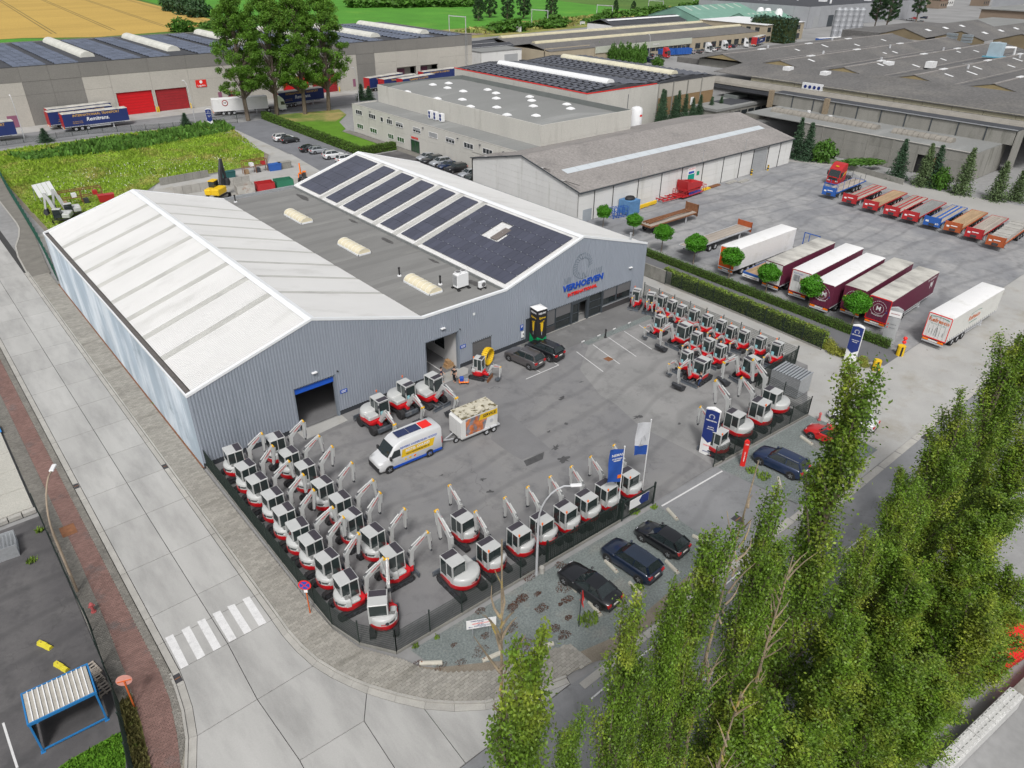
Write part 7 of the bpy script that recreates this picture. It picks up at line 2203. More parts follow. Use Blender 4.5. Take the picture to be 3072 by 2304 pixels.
for k, (kind, col, x, y, a, lab) in enumerate((('sedan', 'black', 229,150.5,90, 'black car near the depot hedge row'),('estate', 'navy', 233,150.5,90, 'navy car second from the depot hedge row'),('hatch', 'black', 241,156,90, 'black car close to the depot shop windows'),('hatch', 'navy', 228,145,90, 'dark car below the depot hedge row'),('estate', 'silver', 264,153,90, 'silver estate car in front of the depot'),('hatch', 'grey', 268,152,90, 'grey car beside the silver estate at the depot'),('hatch', 'white', 279,153,90, 'white small car between two white tractors'),('hatch', 'darkgreen', 282,154,90, 'dark car beside the white small car at the depot'),('hatch', 'red', 294,156,90, 'small red car in front of the depot office'),('hatch', 'navy', 298,156,90, 'navy car next to the small red car'),
           ('estate', 'white', 524,178,90, 'white car in the far car park by the big trees'),('hatch', 'red', 537,181,90, 'dark red car in the far car park'),('estate', 'navy', 549,180,90, 'navy car at the back of the far car park'),('hatch', 'darkgreen', 512,166,90, 'green car beside the sign in the far car park'))):
 car(kind, col, x, y, R(a), lab, 'far parked cars')
# ================================================================== trailers and trucks
m_bur = mat('burgundy_curtain', (.13,.022,.05),.55, var=.08, vs=.6, fine=.05, fs=6)
m_tdirt = mat('dirty_trailer_roof', (.5,.49,.45),.8, var=.1, vs=.4, fine=.08, fs=5, stain=(.3,.29,.27), ss=.5, st=(.45,.65), stretch=(1,.4,1))
m_twhite = mat('white_trailer_roof', (.72,.72,.72),.6, var=.05, vs=.4, stain=(.6,.6,.58), ss=.4)
m_wcurt = mat('white_curtain', (.6,.6,.57),.6, var=.06, vs=.4, stain=(.5,.49,.46), ss=.3)
m_orange = mat('orange_door', (.75,.12,.02),.5, var=.05)
m_ncurt = mat('navy_curtain', (.02,.035,.14),.55, var=.08, vs=.5)
m_gold = mat('gold_lettering', (.6,.36,.08),.6)
m_refl = mat('orange_reflector', (.9,.2,.01),.4)
m_wood = mat('weathered_planks', (.34,.3,.26),.9, var=.2, vs=.8, fine=.2, fs=8, stretch=(.2,1,1), rnd=.15)
m_woodb = mat('brown_planks', (.36,.25,.15),.9, var=.2, vs=.8, fine=.2, fs=8, stretch=(.2,1,1), rnd=.15)
m_flr = paint('trailer_red', (.4,.018,.022),.5,.2)
m_flb = paint('trailer_blue', (.02,.1,.38),.5,.2)
m_flo = mat('trailer_rust_orange', (.38,.09,.03),.7, var=.15, vs=1)
m_chs = mat('chassis_dark', (.05,.05,.055),.7, var=.15, vs=2)
def running_gear(t, xs, floor=1.15, legx=10.5, W_=1.25, guard=True):
 MB().box(.2,13.2,-.5,-.38, floor - .4, floor).box(.2,13.2,.38,.5, floor - .4, floor).build('chassis', m_chs, t)
 for x in xs:
  for s_ in (-1,1):
   wheel(t, x, s_ * (W_ - .2),.5,.36, m_pvr)
 for s_ in (-1,1):
  MB().box(legx - .1, legx + .1, s_ * .95 - .08, s_ * .95 + .08,.05, floor - .05).box(legx - .2, legx + .2, s_ * .95 - .14, s_ * .95 + .14,0,.05).build('landing_leg', m_pvr, t)
  if guard:
   MB().box(5.2,9.9, s_ * (W_ - .04) - .02, s_ * (W_ - .04) + .02,.62,.76).box(5.2,9.9, s_ * (W_ - .04) - .02, s_ * (W_ - .04) + .02,.9,1.02).build('side_guard', m_pvr, t)
def rear_end(t, W_=1.25):
 MB().box(-.08,.08,-W_ + .1, W_ - .1,.55,.72).build('bumper_bar', m_pvr, t)
 for s_ in (-1,1):
  MB().box(-.1,-.02, s_ * (W_ - .42) - .3, s_ * (W_ - .42) + .3,.78,.96).build('tail_light', m_refl, t)
 MB().box(-.1,-.03,-.5,.5,.78,.94).build('number_plate', m_plate, t)
def box_trailer(x, y, rz, label, side, roof, door, group, L_=13.5, H_=4.0, edge=None, xs=(2.3,3.6,4.9), buckles=True):
 t = thing('box_trailer', label, 'trailer', (x, y, 0), rz, group)
 W_ = 1.27
 f_ = 1.15
 for s_ in (-1,1):
  MB().cbox(.08, L_ - .06, min(s_ * (W_ - .06), s_ * W_), max(s_ * (W_ - .06), s_ * W_), f_, H_ - .1,.015).build('side_curtain', side, t)
  MB().box(.04, L_, min(s_ * (W_ - .1), s_ * (W_ + .01)), max(s_ * (W_ - .1), s_ * (W_ + .01)), f_ - .12, f_ + .02).build('side_rail', m_pvr if buckles else side, t)
  if buckles:
   bb = MB()
   for k in range(24):
    bb.box(.4 + k * .54,.46 + k * .54, s_ * W_ - .012, s_ * W_ + .012, f_ - .1, f_ + .22)
   bb.build('strap_buckle', m_plast, t)
 rf_ = MB()
 rings = []
 for k in range(14):
  xx = .02 + (L_ - .04) * k / 13
  sag = .02 * (k % 2)
  rings.append([(xx, -W_ - .01, H_ - .1),(xx, -W_ - .01, H_ - .03),(xx, -W_ + .06, H_ - sag * .3),(xx, 0, H_ + .02 - sag),(xx, W_ - .06, H_ - sag * .3),(xx, W_ + .01, H_ - .03),(xx, W_ + .01, H_ - .1)])
 rf_.loft(rings)
 rf_.build('roof', roof, t, smooth=40)
 MB().box(L_ - .06, L_, -W_ + .06, W_ - .06, f_, H_ - .1).build('front_wall', side, t)
 for s_ in (-1,1):
  d_ = MB().box(0,.06, min(0.015 * s_, s_ * (W_ - .07)), max(.015 * s_, s_ * (W_ - .07)), f_ + .02, H_ - .12).build('rear_door', door, t)
  hb = MB()
  for k in (.35,.75):
   hb.cyl((-.03, s_ * (W_ - .1) * k, f_ + .05),(-.03, s_ * (W_ - .1) * k, H_ - .18),.018, n=5)
  hb.build('locking_bar', door, d_)
 em = edge or side
 MB().box(-.01,.05,-W_, -W_ + .07, f_ - .1, H_ - .1).box(-.01,.05, W_ - .07, W_, f_ - .1, H_ - .1).box(-.01,.05,-W_ + .07, W_ - .07, H_ - .12, H_ - .02).box(-.01,.05,-W_ + .07, W_ - .07, f_ - .1, f_ + .02).build('door_frame', em, t)
 MB().box(.1, L_ - .1,-W_ + .1, W_ - .1, f_ - .1, f_).build('floor', m_chs, t)
 running_gear(t, xs, f_)
 rear_end(t)
 return t
def circle_logo(t, am='&M'):
 for r0, r1 in ((.92,.88),(.6,.57)):
  b = MB()
  for k in range(24):
   a0, a1 = 6.283 * k / 24,6.283 * (k + (1 if r0 < .7 else .72)) / 24
   b.add([(-.034, r_ * math.cos(a),2.65 + r_ * math.sin(a)) for r_, a in ((r0, a0),(r0, a1),(r1, a1),(r1, a0))], [(0,1,2,3)])
  b.build('door_emblem', m_wsign, t)
 text('lettering', am, .75, m_wsign, t, (-.036,0,2.65), WEST, .002,.01)
 text('lettering', 'TRANSPORT', .24, m_wsign, t, (-.036,0,1.85), WEST, .002)
 MB().box(-.04,-.03,-1.05,-.82,2.35,2.52).build('flag_sticker', m_navy, t)
gp = 'box trailers parked along the hedge'
t = box_trailer(69.9,-2.45, R(-1), 'white box trailer with an orange rear door', m_twhite, m_twhite, m_orange, gp, 14.2, xs=(2.2,3.5,4.8), buckles=False)
MB().box(-.035,-.03,-.55,.75,3.05,3.5).build('door_sign', m_wsign, t)
MB().cyl((-.036,.1,2.5),(-.03,.1,2.5),.42, n=16).build('door_emblem', m_wsign, t)
MB().cyl((-.04,.1,2.5),(-.036,.1,2.5),.3, n=16).build('door_emblem', m_red, t)
t = box_trailer(69.9,-9.35, R(1), 'burgundy trailer with streaky grey roof and plain white rear door', m_bur, m_tdirt, m_wpan, gp, 13.2)
t = box_trailer(70.0,-13.15, R(2), 'burgundy trailer with clean white roof and picture on its white door', m_bur, m_twhite, m_wpan, gp, 14.0, edge=m_flr)
MB().box(-.04,-.03,.12,.95,2.55,3.35).build('door_picture', mat('picture_grey', (.25,.26,.27),.6, var=.5, vs=3), t)
MB().box(-.04,-.03,-.95,.02,2.35,3.1).build('door_picture', mat('picture_orange', (.4,.25,.15),.6, var=.6, vs=3), t)
text('lettering', 'TOM WILLEMS', .2, m_blue, t, (-.036,.4,3.55), WEST, .002)
t = box_trailer(68.7,-16.85, R(2.5), 'burgundy trailer with ribbed white roof and round emblem half behind the tree', m_bur, m_twhite, m_bur, gp, 14.0)
circle_logo(t)
t = box_trailer(70.3,-19.95, R(2.5), 'burgundy trailer with grey roof and complete round white emblem', m_bur, m_tdirt, m_bur, gp, 13.6)
circle_logo(t)
MB().box(-.04,-.03,.82,1.05,2.6,2.78).build('flag_sticker', m_gold, t)
t = box_trailer(69.85,-23.25, R(2), 'burgundy trailer with bright red door edge beside the grey pylon', m_bur, m_tdirt, m_bur, gp, 13.5, edge=m_red)
circle_logo(t, 'M')
for tt, yy in ((t, 0),):
 text('lettering', 'M', 1.2, m_wsign, t, (11.8,-1.285,2.7), FRONT, .002,.01)
 text('lettering', 'AM TRANSPORT', .35, m_wsign, t, (11.6,-1.285,3.55), FRONT, .002)
t = box_trailer(70.45,-29.65, R(-1.5), 'off white trailer with green and orange lettering parked alone on concrete', m_wcurt, m_twhite, m_wpan, gp, 13.6, edge=m_red)
m_tgr = mat('letter_green', (.01,.22,.15),.6)
m_tor = mat('letter_orange', (.6,.13,.02),.6)
text('lettering', 'Refresco', .62, m_tor, t, (-.036,0,3.25), WEST, .002,.012)
text('lettering', 'Our drinks on every table', .15, m_tgr, t, (-.036,0,2.85), WEST, .002)
text('lettering', 'Refresco', .85, m_tor, t, (6.4,-1.285,2.55), FRONT, .002,.012)
text('lettering', 'Our drinks on every table', .2, m_tgr, t, (6.4,-1.285,1.95), FRONT, .002)
for mtx, fn in (('d', lambda a, b: (-.036, a, b)),('s', lambda a, b: (6.6 + a * 1.4,-1.285, b - .55))):
 ab = MB()
 for k in range(10):
  u0, u1 = -1 + .2 * k, -1 + .2 * (k + 1)
  ab.add([fn(u0,3.72 - .16 * u0 * u0), fn(u1,3.72 - .16 * u1 * u1), fn(u1,3.76 - .12 * u1 * u1), fn(u0,3.76 - .12 * u0 * u0)], [(0,1,2,3)])
 ab.build('swoosh', m_tgr, t)
bo_ = MB()
for a_, b_ in (((.12,1.45),(.12,2.1)),((-.12,1.45),(-.12,2.1)),((.12,2.1),(.05,2.5)),((-.12,2.1),(-.05,2.5)),((.12,1.45),(-.12,1.45)),((.7,1.6),(.7,2.2)),((.4,1.6),(.4,2.2)),((.7,2.2),(.4,2.2)),((-.4,1.6),(-.4,2.1)),((-.75,1.6),(-.75,2.1)),((-.4,2.1),(-.75,2.1)),((1,1.6),(-1,1.6))):
 bo_.beam((-.035, a_[0], a_[1]),(-.035, b_[0], b_[1]),.02,.025)
bo_.build('bottle_drawing', m_frame, t)
def flatbed(x, y, rz, label, col, planks, L_=12.6, board=True, group='flatbed trailers in a line', tall=0., stripe=None, number=None, deckz=1.4, xs=None, W_=1.25):
 """open flatbed; x=0 is the end with the headboard"""
 t = thing('flatbed_trailer', label, 'trailer', (x, y, 0), rz, group)
 n = 7
 for k in range(n):
  yy = -W_ + .08 + (2 * W_ - .16) * k / n
  MB().box(.1, L_, yy + .012, yy + (2 * W_ - .16) / n - .012, deckz - .06, deckz + random.uniform(-.008,.012)).build('plank', stripe if (stripe and k in (2,4)) else planks, t)
 for s_ in (-1,1):
  MB().box(.05, L_, min(s_ * W_, s_ * (W_ - .08)), max(s_ * W_, s_ * (W_ - .08)), deckz - .2, deckz + .02).build('side_rail', col, t)
 MB().box(L_ - .05, L_ + .05,-W_, W_, deckz - .25, deckz + .03).build('end_rail', col, t)
 if board:
  hb_ = MB().box(-.06,.06,-W_, W_, .75, deckz + .45 + tall).box(-.1,.1,-W_, -W_ + .1,.7, deckz + .5 + tall).box(-.1,.1, W_ - .1, W_, .7, deckz + .5 + tall).build('headboard', col, t)
  MB().box(-.12,-.06,-.42,.42,.85,1.2).build('coupling_plate', m_chs, hb_)
  MB().box(-.075,-.06,.55,.95,1.35,1.6).build('sticker', m_wsign, hb_)
  if number:
   text('lettering', number, .34, m_wsign, t, (-.11,.75,1.45), WEST, .002,.01)
   text('lettering', number, .34, m_wsign, t, (-.11,-.75,1.2), WEST, .002,.01)
  else:
   MB().box(-.075,-.06,-.6,.35,1.55,1.68).build('headboard_print', m_wsign, hb_)
 xs = xs or (L_ - 4.6, L_ - 3.3, L_ - 2.0)
 MB().box(.3, L_ - .2,-.5,-.38, deckz - .5, deckz - .08).box(.3, L_ - .2,.38,.5, deckz - .5, deckz - .08).build('chassis', m_chs, t)
 for xx in xs:
  for s_ in (-1,1):
   wheel(t, xx, s_ * (W_ - .2),.5,.36, m_pvr)
 for s_ in (-1,1):
  MB().box(2.4,2.6, s_ * .95 - .08, s_ * .95 + .08,.05, deckz - .1).build('landing_leg', m_pvr, t)
 return t
fb = [(114.0,7.0, m_flb, m_wood, 'blue headboard flatbed next to the red truck, with blue railing', None, None),(112.7,2.5, m_flr, m_wood, 'red headboard flatbed, second from the red truck', m_flr, None),(112.0,-1.6, m_flr, m_woodb, 'red headboard flatbed with brown planks, third from the red truck', None, None),(111.7,-5.3, m_flr, m_wood, 'red headboard flatbed with two red deck stripes, fourth from the red truck', m_flr, None),
 (111.5,-8.5, m_flr, m_bgrey, 'red headboard flatbed with plain grey deck and yellow sticker', None, None),(111.3,-12.0, m_flb, m_wood, 'blue headboard flatbed numbered 872 with blue deck marks', m_flb, '872'),(111.2,-15.2, m_flo, m_woodb, 'rust orange headboard flatbed with plank deck next to the blue numbered one', None, None),(110.7,-18.5, m_flr, m_wood, 'dark red headboard flatbed with faded pink deck stripe', None, None),(109.4,-22.0, m_flo, m_wood, 'rust orange flatbed with stacked grey slabs at the yard edge', None, None)]
for i, (x, y, c_, p_, lab, st_, num) in enumerate(fb):
 t = flatbed(x, y, R(3), lab, c_, p_, 12.2, stripe=st_, number=num, tall=.35)
 if i == 0:
  for s_ in (-1,1):
   for k in range(6):
    MB().cyl((.5 + k * 2.2, s_ * 1.2,1.4),(.5 + k * 2.2, s_ * 1.2,2.9),.04, n=5).build('stake', m_flb if k < 2 else m_frame, t)
  MB().box(-.05,.05,-1.2,1.2,2.75,2.85).cyl((0,-1.15,1.8),(0,-1.15,2.8),.05, n=5).cyl((0,1.15,1.8),(0,1.15,2.8),.05, n=5).build('front_rail', m_flb, t)
 if i == 8:
  for k in range(9):
   MB().box(.6 + k * 1.2,1.7 + k * 1.2,-1.1,1.1,1.42,1.95 + .04 * (k % 3)).build('concrete_slab_load', m_kerb, t)
t = flatbed(85.9,15.6, R(180), 'rust covered flatbed loaded with bent steel beams', m_rust, m_wood, 11.6, tall=.75, group='old flatbeds near the hedge', xs=(7.6,8.9,10.2))
for k in range(3):
 MB().tube([(.6,-.7 + k * .55,1.6),(5,-.5 + k * .5,1.68 + .12 * k),(11,-.8 + k * .55,1.58)], .13,4).build('steel_beam', m_rust, t)
t = flatbed(86.1,5.6, R(180), 'weathered wooden flatbed with rust orange headboard at its far end', m_pvr, m_wood, 14.6, tall=.35, group='old flatbeds near the hedge', xs=(8.9,10.2))
for k in range(4):
 pass
[c for c in bpy.data.objects if c.parent == t and c.name.startswith('headboard')][0].data.materials[0] = m_flo
t = flatbed(85.0,-6.0, R(181), 'plank flatbed with blue rails and tall blue end frame', m_flb, m_woodb, 14.8, board=False, group='old flatbeds near the hedge', xs=(9.0,10.3,11.6))
MB().box(-.05,.05,-1.2,-1.1,1.4,3.5).box(-.05,.05,1.1,1.2,1.4,3.5).box(-.05,.05,-1.2,1.2,3.4,3.5).box(-.05,.05,-.4,-.32,1.4,3.4).box(-.05,.9,-1.2,1.2,1.42,1.46).build('end_frame', m_flb, t)
MB().box(14.83,14.9,-1.25,1.25,.75,1.1).build('rear_sign', m_wsign, t)
text('lettering', 'WILLY NAESSENS', .24, m_rust, t, (14.91,0,.92), SOUTHEAST, .002,.006)
def tractor(x, y, rz, label, m, m2, group=None, wheels=True):
 """truck tractor; cab front at +x"""
 t = thing('truck_tractor', label, 'truck', (x, y, 0), rz, group)
 W_ = 1.22
 prof = [(3.0,.45),(3.05,.75),(3.02,1.5),(2.9,2.0),(2.62,2.95),(2.35,3.25),(1.6,3.85),(.85,3.95),(.8,.95),(1.2,.9),(1.3,.45)]
 MB().xz(prof, -W_, W_).build('cab', m, t)
 MB().add([(3.03,-W_ + .1,1.55),(3.03, W_ - .1,1.55),(2.69, W_ - .16,2.78),(2.69,-W_ + .16,2.78)], [(0,1,2,3)]).build('windscreen', m_cg, t)
 for s_ in (-1,1):
  MB().add([(2.75, s_ * (W_ + .01),1.65),(1.75, s_ * (W_ + .01),1.65),(1.75, s_ * (W_ + .01),2.5),(2.5, s_ * (W_ + .01),2.5)], [(0,1,2,3)]).build('side_window', m_cg, t)
  MB().box(2.72,2.84, s_ * (W_ + .02) + min(0, s_ * .28), s_ * (W_ + .02) + max(0, s_ * .28),1.7,2.5).build('mirror', m_plast, t)
  MB().box(3.0,3.07, s_ * .8 - .25, s_ * .8 + .25,.75,.95).build('headlight', m_hl, t)
  MB().box(-.9,.9, s_ * 1.05 - .16, s_ * 1.05 + .16,.95,1.05).build('mudguard', m_plast, t)
 MB().box(2.98,3.08,-.9,.9,.98,1.45).build('grille', m2, t)
 MB().box(2.95,3.1,-1.15,1.15,.35,.72).build('bumper', m, t)
 MB().box(-2.9,1.0,-.45,.45,.7,.95).build('chassis', m_chs, t)
 MB().cyl((-1.3,0,1.0),(-1.3,0,1.15),.5, n=12).build('fifth_wheel', m_chs, t)
 for xx in (2.0,-1.5):
  for s_ in (-1,1):
   wheel(t, xx, s_ * 1.02,.5,.36, m_pvr)
 return t
t = tractor(126.2,11.2, R(178), 'red truck tractor with yellow stripes parked beside the flatbed line', m_flr, m_plast)
MB().add([(2.75,-1.232,1.2),(.95,-1.232,2.4),(.95,-1.232,2.65),(2.75,-1.232,1.4)], [(0,1,2,3)]).build('yellow_stripe', m_yell, t)
MB().add([(2.75,1.232,1.2),(.95,1.232,2.4),(.95,1.232,2.65),(2.75,1.232,1.4)], [(0,1,2,3)]).build('yellow_stripe', m_yell, t)
MB().box(2.3,2.42,-.3,.3,3.35,3.55).build('roof_emblem', m_yell, t)
text('lettering', 'WILLY NAESSENS', .22, m_red, t, (3.09,0,1.52), SOUTHEAST, .01,.008)
# street behind: navy curtain trailers
gn = 'navy curtain trailers at the logistics warehouse'
def navy(x, y, rz, label, words=True):
 t = box_trailer(x, y, rz, label, m_ncurt, m_tdirt, m_flr, gn, 14.2, edge=m_flr)
 if words:
  text('lettering', 'INTERNATIONAAL TRANSPORT', .72, m_gold, t, (7.3,-1.285,3.4), FRONT, .003,.012, sx=.98)
  text('lettering', 'Remitrans.', 1.15, m_wsign, t, (7.4,-1.285,2.4), FRONT, .003,.02,.2)
  text('lettering', 'TEL.054/31.77.94', .3, m_gold, t, (3.0,-1.285,2.1), FRONT, .003)
  text('lettering', 'FAX.054/31.77.95', .3, m_gold, t, (3.0,-1.285,1.75), FRONT, .003)
 return t
navy(22.4,146.1,0, 'navy curtain trailer with white script and gold lettering, nearest the meadow')
navy(20.4,150.6, R(3), 'navy curtain trailer standing behind the nearest lettered one')
navy(21.2,154.6, R(3), 'dirty roofed navy trailer third behind, beside the warehouse wall', False)
navy(-1.5,144.8,0, 'navy trailer cut off by the left picture edge', True)
navy(73.5,143.4, R(6), 'navy curtain trailer behind the poplar trunks')
t = box_trailer(56.6,144.2, R(-14), 'white box trailer with round emblem coupled to a white tractor', m_twhite, m_twhite, m_twhite, gn, 13.6, buckles=False)
MB().cyl((3.0,-1.31,3.0),(3.0,-1.28,3.0),.75, n=18).build('emblem', m_rdoor2, t)
MB().cyl((3.0,-1.32,3.0),(3.0,-1.31,3.0),.55, n=18).build('emblem', m_wsign, t)
text('lettering', 'TIP', .5, m_black, t, (3.0,-1.33,3.0), FRONT, .003,.01)
tractor(71.2,140.4, R(-14), 'white tractor coupled to the white box trailer on the street', CP['white'], m_plast)
for i, (x, y, a, lab) in enumerate(((105.9,151.3,12, 'navy trailer backed towards the docks, first by the loading stairs'),(108.2,146.8,12, 'navy trailer second in the dock group'),(113,144.2,12, 'navy trailer third in the dock group behind the office hall'),(126,152.2,6, 'navy and white trailer at the loading dock'))):
 t = navy(x, y, R(a), lab, False)
 text('lettering', 'TRANSPORT & LOGISTICS', .7, m_gold, t, (7,-1.285,3.4), FRONT, .003,.012)
# depot trucks
tractor(243.5,151.5, R(-80), 'red tractor in front of the depot shop', m_flr, m_plast, 'depot tractors')
tractor(273,152.5, R(-85), 'white tractor left of the three at the depot', CP['white'], m_plast, 'depot tractors')
tractor(286,153.5, R(-85), 'white tractor in the middle at the depot', CP['white'], m_plast, 'depot tractors')
tractor(303,154.2, R(-60), 'white tractor near the depot office door', CP['white'], m_plast, 'depot tractors')
t = navy(309,152, R(18), 'navy curtain trailer at the end of the depot', True)
for i, (x, y, a) in enumerate(((250,154,-10),(257,152,-12))):
 t = thing('blue_tipper_body', 'blue tipper body lying on the depot yard, %s of two' % ('left', 'right')[i], 'tipper', (x, y, 0), R(a))
 MB().loft([[(-4,-1.2,.5),(4,-1.2,.5),(4,1.2,.5),(-4,1.2,.5)], [(-4.3,-1.35,2.6),(4.3,-1.35,2.6),(4.3,1.35,2.6),(-4.3,1.35,2.6)]], cap=False).build('body', m_flb, t)
 MB().box(-4,4,-1.2,1.2,.4,.55).build('floor', m_flb, t)
 for k in range(6):
  MB().box(-3.5 + k * 1.4,-3.4 + k * 1.4,-1.42,-1.22,.5,2.6).build('rib', m_flb, t)
t = thing('removal_truck', 'white and grey removal truck beside the dark hedge', 'truck', (345,158,0), R(-8))
MB().cbox(-5,2.6,-1.25,1.25,1.0,3.9,.05).build('box_body', m_wpan, t)
MB().xz([(2.8,.5),(4.6,.5),(4.6,1.6),(4.2,2.8),(2.8,2.9)], -1.15,1.15).build('cab', CP['white'], t)
MB().add([(4.62,-1,1.65),(4.62,1,1.65),(4.24,.95,2.7),(4.24,-.95,2.7)], [(0,1,2,3)]).build('windscreen', m_cg, t)
MB().box(-5,2.6,-1.27,-1.25,1.6,2.1).build('stripe', m_greyst, t)
for xx in (-3.2,3.6):
 for s_ in (-1,1):
  wheel(t, xx, s_ * 1.05,.48,.32, m_pvr)
tractor(338,157, R(-70), 'blue and white small truck beside the removal truck', m_flb, m_plast, None)
t = thing('tarpaulin_trailer', 'long blue sided trailer roof below the silos', 'trailer', (343,140,0), R(-14))
MB().box(0,18,-1.25,1.25,.9,2.6).build('body', m_flb, t)
MB().box(0,18,-1.3,1.3,2.6,2.7).build('roof', m_twhite, t)
for xx in (2.5,4,15):
 for s_ in (-1,1):
  wheel(t, xx, s_ * 1.05,.48,.32, m_pvr)
# ================================================================== service van and box trailer in the yard
v = thing('service_van', 'white high roof service van with yellow banner and roof solar panels', 'van', (13.85,-9.62,.012), R(177))
# local +x is the front
L_, W_ = 3.1,1.0
st = [(3.1,.8,.35,1.0),(3.0,.9,.3,1.15),(2.5,.98,.28,1.32),(2.15,1.0,.28,1.45),(1.55,1.0,.28,2.3),(1.2,1.0,.28,2.55),(.7,1.0,.28,2.72),(-1,1.0,.28,2.78),(-2.9,1.0,.28,2.74),(-3.05,.97,.32,2.62)]
rings = []
for sx, hw, z0, z1 in st:
 w_ = W_ * hw
 tt = .82 if z1 > 2 else .9
 half = [(w_ * .9, z0),(w_, z0 + .15),(w_, z0 + (z1 - z0) * .5),(w_ * (.96 if z1 > 2 else .98), z1 - .22),(w_ * tt, z1 - .03),(w_ * .4, z1 + .02)]
 rings.append([(sx, -a, b) for a, b in half] + [(sx, a, b) for a, b in half[::-1]])
MB().loft(rings).build('body', CP['white'], v, smooth=40)
MB().add([(2.2,-.82,1.5),(2.28,0,1.5),(2.2,.82,1.5),(1.58,.78,2.32),(1.58,-.78,2.32)], [(0,1,2,3,4)]).build('windscreen', m_cg, v)
for s_ in (-1,1):
 MB().add([(2.05, s_ * 1.008,1.35),(1.05, s_ * 1.008,1.35),(1.05, s_ * .985,2.02),(1.62, s_ * .985,2.02)], [(0,1,2,3)]).build('side_window', m_cg, v)
 MB().box(-3.0,1.9, min(s_ * .99, s_ * 1.02), max(s_ * .99, s_ * 1.02),.3,.52).build('blue_sill', m_blue, v)
 MB().cbox(1.95,2.12, min(s_ * 1.0, s_ * 1.25), max(s_ * 1.0, s_ * 1.25),1.3,1.65,.03).build('mirror', m_plast, v)
 for sx in (2.15,-1.75):
  MB().cyl((sx, s_ * .7,.36),(sx, s_ * 1.012,.36),.42, n=16).build('wheel_arch', m_plast, v)
  wheel(v, sx, s_ * .92,.35,.24)
 MB().box(2.9,3.05, s_ * .66 - .18, s_ * .66 + .18,.8,1.0).build('headlight', m_hl, v)
 MB().box(-3.08,-2.98, s_ * .93 - .05, s_ * .93 + .05,.95,1.6).build('tail_light', m_tl, v)
 sd_ = s_
 bx = MB().add([(1.0, s_ * 1.012,1.1),(-2.1, s_ * 1.012,1.1),(-2.35, s_ * .992,1.85),(.85, s_ * .992,1.85)], [(0,1,2,3)]).build('banner', m_yell, v)
 rt = (R(90),0, R(180)) if s_ > 0 else FRONT
 text('lettering', 'RIJWERK ONDERDELEN NODIG?', .26, m_blue, v, (-.75, s_ * .99,2.06), rt, .002,.006,.15, sx=.95)
 text('lettering', 'BESTEL ONLINE!', .34, m_wsign, v, (-.6, s_ * 1.018,1.62), rt, .002,.01,.15, sx=.95)
 text('lettering', 'WWW.VERHOEVENRIJWERK.BE', .18, m_black, v, (-.6, s_ * 1.02,1.3), rt, .002,.004,.15, sx=.9)
 for k, mm in enumerate((m_yell, m_yell, m_or)):
  MB().cyl((.6 - k * .45, s_ * 1.003,.82),(.6 - k * .45, s_ * 1.012,.82),.11, n=10).build('icon', mm, v)
MB().box(2.95,3.14,-.85,.85,.3,.78).build('front_bumper', m_plast, v)
MB().box(-3.12,-3.0,-.95,.95,.3,.55).build('rear_bumper', m_plast, v)
for k in range(2):
 MB().box(-.2 - k * 1.15,.9 - k * 1.15,-.45,.45,2.8,2.84).build('solar_panel', mat('van_solar_cell', (.02,.03,.09),.25, coat=.4), v)
MB().box(-2.4,-1.45,-.5,.5,2.79,2.815).build('red_roof_mark', m_red, v)
t = thing('service_box_trailer', 'white twin axle box trailer with mossy roof and yellow service sign', 'trailer', (20.9,-10.15,.012), R(177))
MB().cbox(-1.9,1.75,-.95,.95,.5,2.5,.02).build('box', m_wpan, t)
MB().xz([(1.75,.5),(2.1,.5),(2.1,2.2),(1.75,2.5)], -.95,.95).build('nose', m_wpan, t)
MB().cbox(-1.93,1.95,-.98,.98,2.5,2.56,.02).build('roof', mat('mossy_white_roof', (.5,.47,.38),.9, var=.2, vs=2, stain=(.12,.1,.05), ss=2.2, st=(.5,.58)), t)
MB().box(-2.2,2.0,-.9,.9,.38,.48).build('chassis', m_pvr, t)
MB().beam((2.0,-.5,.43),(3.4,0,.43),.08,.08).beam((2.0,.5,.43),(3.4,0,.43),.08,.08).build('drawbar', m_pvr, t)
wheel(t, 2.35,.45,.28,.16, m_pvr, 'spare_wheel')
for sx in (-.55,-1.35):
 for s_ in (-1,1):
  wheel(t, sx, s_ * 1.05,.3,.2, m_pvr)
  MB().box(sx - .36, sx + .36, s_ * 1.05 - .12, s_ * 1.05 + .12,.62,.68).build('mudguard', m_pvr, t)
for s_ in (-1,1):
 rt = (R(90),0, R(180)) if s_ > 0 else FRONT
 MB().add([(1.6, s_ * .956,.65),(-.4, s_ * .956,.65),(-.9, s_ * .956,2.35),(1.6, s_ * .956,2.35)], [(0,1,2,3)]).build('site_picture', mat('site_picture', (.2,.2,.23),.6, var=.5, vs=2.5, stain=(.55,.17,.06), ss=1.6, st=(.5,.56)), t)
 MB().add([(.2, s_ * .96,1.75),(-1.85, s_ * .96,1.75),(-1.85, s_ * .96,2.35),(0, s_ * .96,2.35)], [(0,1,2,3)]).build('banner', m_yell, t)
 text('lettering', 'SERVICE', .4, m_black, t, (-.95, s_ * .964,2.05), rt, .002,.012,.12)
 MB().cyl((-1.2, s_ * .955,1.25),(-1.2, s_ * .962,1.25),.2, n=12).build('emblem', m_pvr, t)
